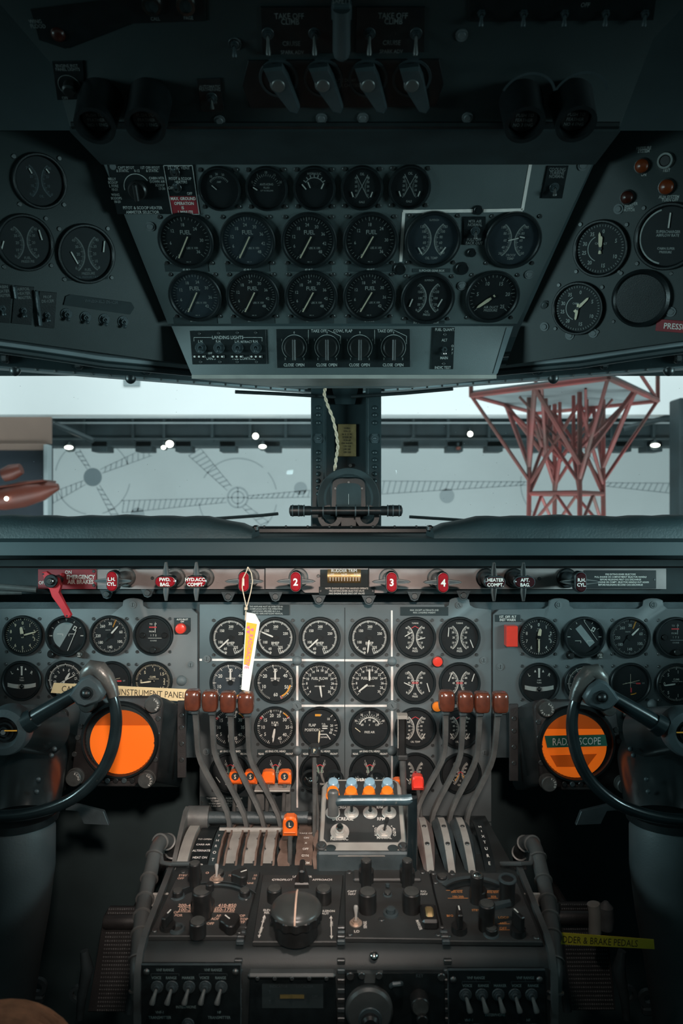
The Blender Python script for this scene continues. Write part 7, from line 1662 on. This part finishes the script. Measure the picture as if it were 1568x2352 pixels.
knob(t, r, 965, 2312, 21, .018, 'round', z0=.002); part('small_core', MB().cyl(0, 0, .02, .026, .007, n=20, bev=.001), M_BAKE, t, mtx=T(*r(965, 2314), 0))
part('hook', MB().tube([(*r(897, 2258), .006), (*r(903, 2246), .012), (*r(915, 2246), .012), (*r(920, 2252), .006)], .0030, 8), M_CAST, t)
for x, y in ((804, 2239), (1013, 2241)): screw(t, *r(x, y), .002, s=1.8)
words(t, r, [('KEY', 963, 2238, .0044)], M_CAST)
part('shoulder_bolt', MB().dome(0, 0, 0, .0056, .004, 16, 4), M_CHROME, tBolt if False else t, mtx=T(*r(858, 2182), .012) @ RX(-50))
# ================================================================== CONDUITS beside the pedestal
for mir in (0, 1):
    X = (lambda x: x) if not mir else (lambda x: 1590 - x)
    lr = 'right' if mir else 'left'; off = 0 if not mir else 4
    t = thing('ribbed_conduit', 'ribbed black grey conduit hoop along the %s side of the pedestal' % lr, 'conduit', T(*W(X(330), 2100, 1.02)), 'ribbed conduit hoops')
    ctl = [(398, 1968, 1.22), (394, 1945, 1.19), (378, 1930, 1.16), (362, 1942, 1.13), (350, 1985, 1.10), (338, 2040, 1.06), (330, 2080, 1.03), (325, 2120, 1.0), (321, 2165, .97), (317, 2230, .94), (322, 2290, .93)]
    P = [W(X(a), b + off, c) - t.location for a, b, c in ctl]; fine = []
    for i in range(len(P) - 1):
        p0, p1, p2, p3 = P[max(0, i - 1)], P[i], P[i + 1], P[min(len(P) - 1, i + 2)]
        for s in range(5):
            u = s / 5; fine.append(.5 * (2 * p1 + (p2 - p0) * u + (2 * p0 - 5 * p1 + 4 * p2 - p3) * u * u + (3 * p1 - p0 - 3 * p2 + p3) * u ** 3))
    fine.append(P[-1])
    part('hose', MB().tube(fine, .0105, 20), M_HOSE, t)
    for j in (3, 8, 13, 18, 23, 28, 33, 38, 43, 48):
        a = fine[j]; d = (fine[min(j + 1, len(fine) - 1)] - fine[j - 1]).normalized() * .0013
        part('clamp_band', MB().tube([a - d * 1.2, a - d * .8, a + d * .8, a + d * 1.2], [.0108, .0132, .0132, .0108], 20, cap=False), M_STEEL, t)
    br = thing('conduit_bracket', 'flat metal bracket joining the %s conduit to the pedestal' % lr, 'bracket', T(*W(X(365), 2066, 1.05)))
    kx = 1.05 / F
    part('strap', MB().box(0, 0, 0, 44 * kx, .004, 30 * kx, bev=.001), M_COVER, br)
    part('upper_wire', MB().tube([W(X(368), 1960, 1.12) - br.location, W(X(372), 1982, 1.10) - br.location, W(X(392), 1984, 1.09) - br.location, W(X(440), 1984, 1.12) - br.location], .0035, 8), M_HOSE, br)
    part('upper_strap', MB().box(0, 0, 0, 62 * kx, .003, 12 * kx, bev=.001), M_HOSE, br, mtx=T(*(W(X(410), 1992, 1.12) - br.location)))
# ================================================================== PEDALS
def pedal(x0, x1, y0, y1, label, Y=1.42, lean=0, ring=False):
    p = W((x0 + x1) / 2, (y0 + y1) / 2, Y); k = Y / F; t = thing('rudder_pedal', label, 'pedal', T(*p) @ RX(-12), 'rudder pedals'); w_ = (x1 - x0) * k; h_ = (y1 - y0) * k
    part('plate', MB().prism([(-w_ / 2 + lean, -h_ / 2), (w_ / 2 + lean * .3, -h_ / 2), (w_ / 2, h_ * .40), (w_ / 2 - .01, h_ / 2), (-w_ / 2 + .01, h_ / 2), (-w_ / 2, h_ * .40)], -.006, .004, RX(90), bev=.002), M_BOX, t)
    m = MB(); nx = max(4, int(w_ / .0052)); ny = int(h_ / .0070)
    for i in range(nx):
        for j in range(ny):
            f_ = 1 - (j + .5) / ny; m.dome(-w_ / 2 + w_ * .12 + (w_ * .80) * (i + .5) / nx + lean * f_ * .6, -h_ / 2 + h_ * (j + .5) / ny, .004, .0019, .0022, 6, 2, RX(90))
    part('tread_studs', m, M_PED, t, kind='stuff')
    s = -1 if lean > 0 else 1
    part('side_flange', MB().tube([(-s * -w_ / 2 * 1 * (1), -.004, -h_ / 2), (s * w_ / 2, -.006, 0), (s * (w_ / 2 + .004), -.006, h_ * .30), (s * w_ / 2, -.004, h_ / 2)], .0075, 10) if False else MB().tube([(s * (w_ / 2) + lean * .8, -.006, -h_ / 2), (s * w_ / 2 + lean * .3, -.008, 0), (s * w_ / 2, -.010, h_ * .28), (s * (w_ / 2 - .002), -.004, h_ / 2)], .0085, 10), M_CAST, t)
    part('top_roller', MB().lathe([(.012, -w_ * .46), (.014, -w_ * .4), (.014, w_ * .4), (.012, w_ * .46)], 20, T(0, -.003, h_ * .36) @ RY(90)), M_BOX, t)
    part('hanger', MB().tube([(0, .02, 0), (0, .10, .05), (0, .36, .10)], .012, 10), M_BOX, t)
    return t
pedal(232, 322, 2092, 2310, 'left rudder pedal with studded tread', lean=-.018)
pedal(1278, 1398, 2082, 2306, 'right rudder pedal with studded tread behind the yellow label', lean=.016)
k = 1.36 / F
tag(part('pedal_strap', MB().tube([W(1362, 2076, 1.36), W(1366, 2100, 1.36), W(1366, 2150, 1.36)], .0115, 16), M_LGREY), 'grey metal sleeve on top of the right pedal', 'sleeve')
tag(part('pedal_roller_end', MB().lathe([(.004, -.03), (.013, -.02), (.015, .0), (.013, .02), (.004, .03)], 18, T(*W(1391, 2108, 1.36))), M_PED), 'dark rounded roller end beside the right pedal sleeve', 'roller')
for i, (x, y, lb) in enumerate(((193, 2210, 'beside the left pedal'), (1428, 2210, 'beside the right pedal'))):
    k = 1.3 / F; t = thing('pedal_link', 'dark curved pedal link arm ' + lb, 'linkage', T(*W(x, y, 1.30)))
    s = -1 if i else 1
    part('arm', MB().tube([(0, 0, .02), (s * .006, 0, -.01), (s * -.004, 0, -.06), (s * -.008, 0, -.10)], [.007, .011, .008, .006], 12), M_CAST, t)
    part('end_ring', MB().ring([(.009, -.004), (.015, -.004), (.015, .004), (.009, .004)], 20, T(s * -.010, 0, -.055) @ RX(90)), M_CAST, t)
for i, (x, y, lb) in enumerate(((88, 2266, 'left'), (1486, 2292, 'right'))):
    t = thing('floor_fitting', 'small teal metal ring fitting low on the %s' % lb, 'fitting', T(*W(x, y, 1.34))); part('ring', MB().ring([(.008, -.004), (.016, -.004), (.016, .004), (.008, .004)], 20, RX(90)), M_CAST, t); part('foot', MB().box(0, 0, -.022, .020, .016, .014, bev=.003), M_CAST, t)
# corduroy cushion corner
V = []; Fc = []; n = 36; mrows = 150
for i in range(mrows + 1):
    ph = i / mrows * PI / 2
    for j in range(n):
        th = 2 * PI * j / n; rr = .085 + .0022 * math.sin(ph * 62); V.append((rr * math.sin(ph) * math.cos(th), rr * math.sin(ph) * math.sin(th), rr * math.cos(ph) * .8))
for i in range(mrows):
    for j in range(n): Fc.append((i * n + j, i * n + (j + 1) % n, (i + 1) * n + (j + 1) % n, (i + 1) * n + j))
p = W(-20, 2424, .70)
tag(part('ribbed_cushion', MB().add(V, Fc), M_FABRIC, mtx=T(*p) @ T(0, 0, -.046) @ RY(20) @ RX(25)), 'rust coloured ribbed fabric cushion corner at the bottom left', 'cushion')
bpy.context.view_layer.update()
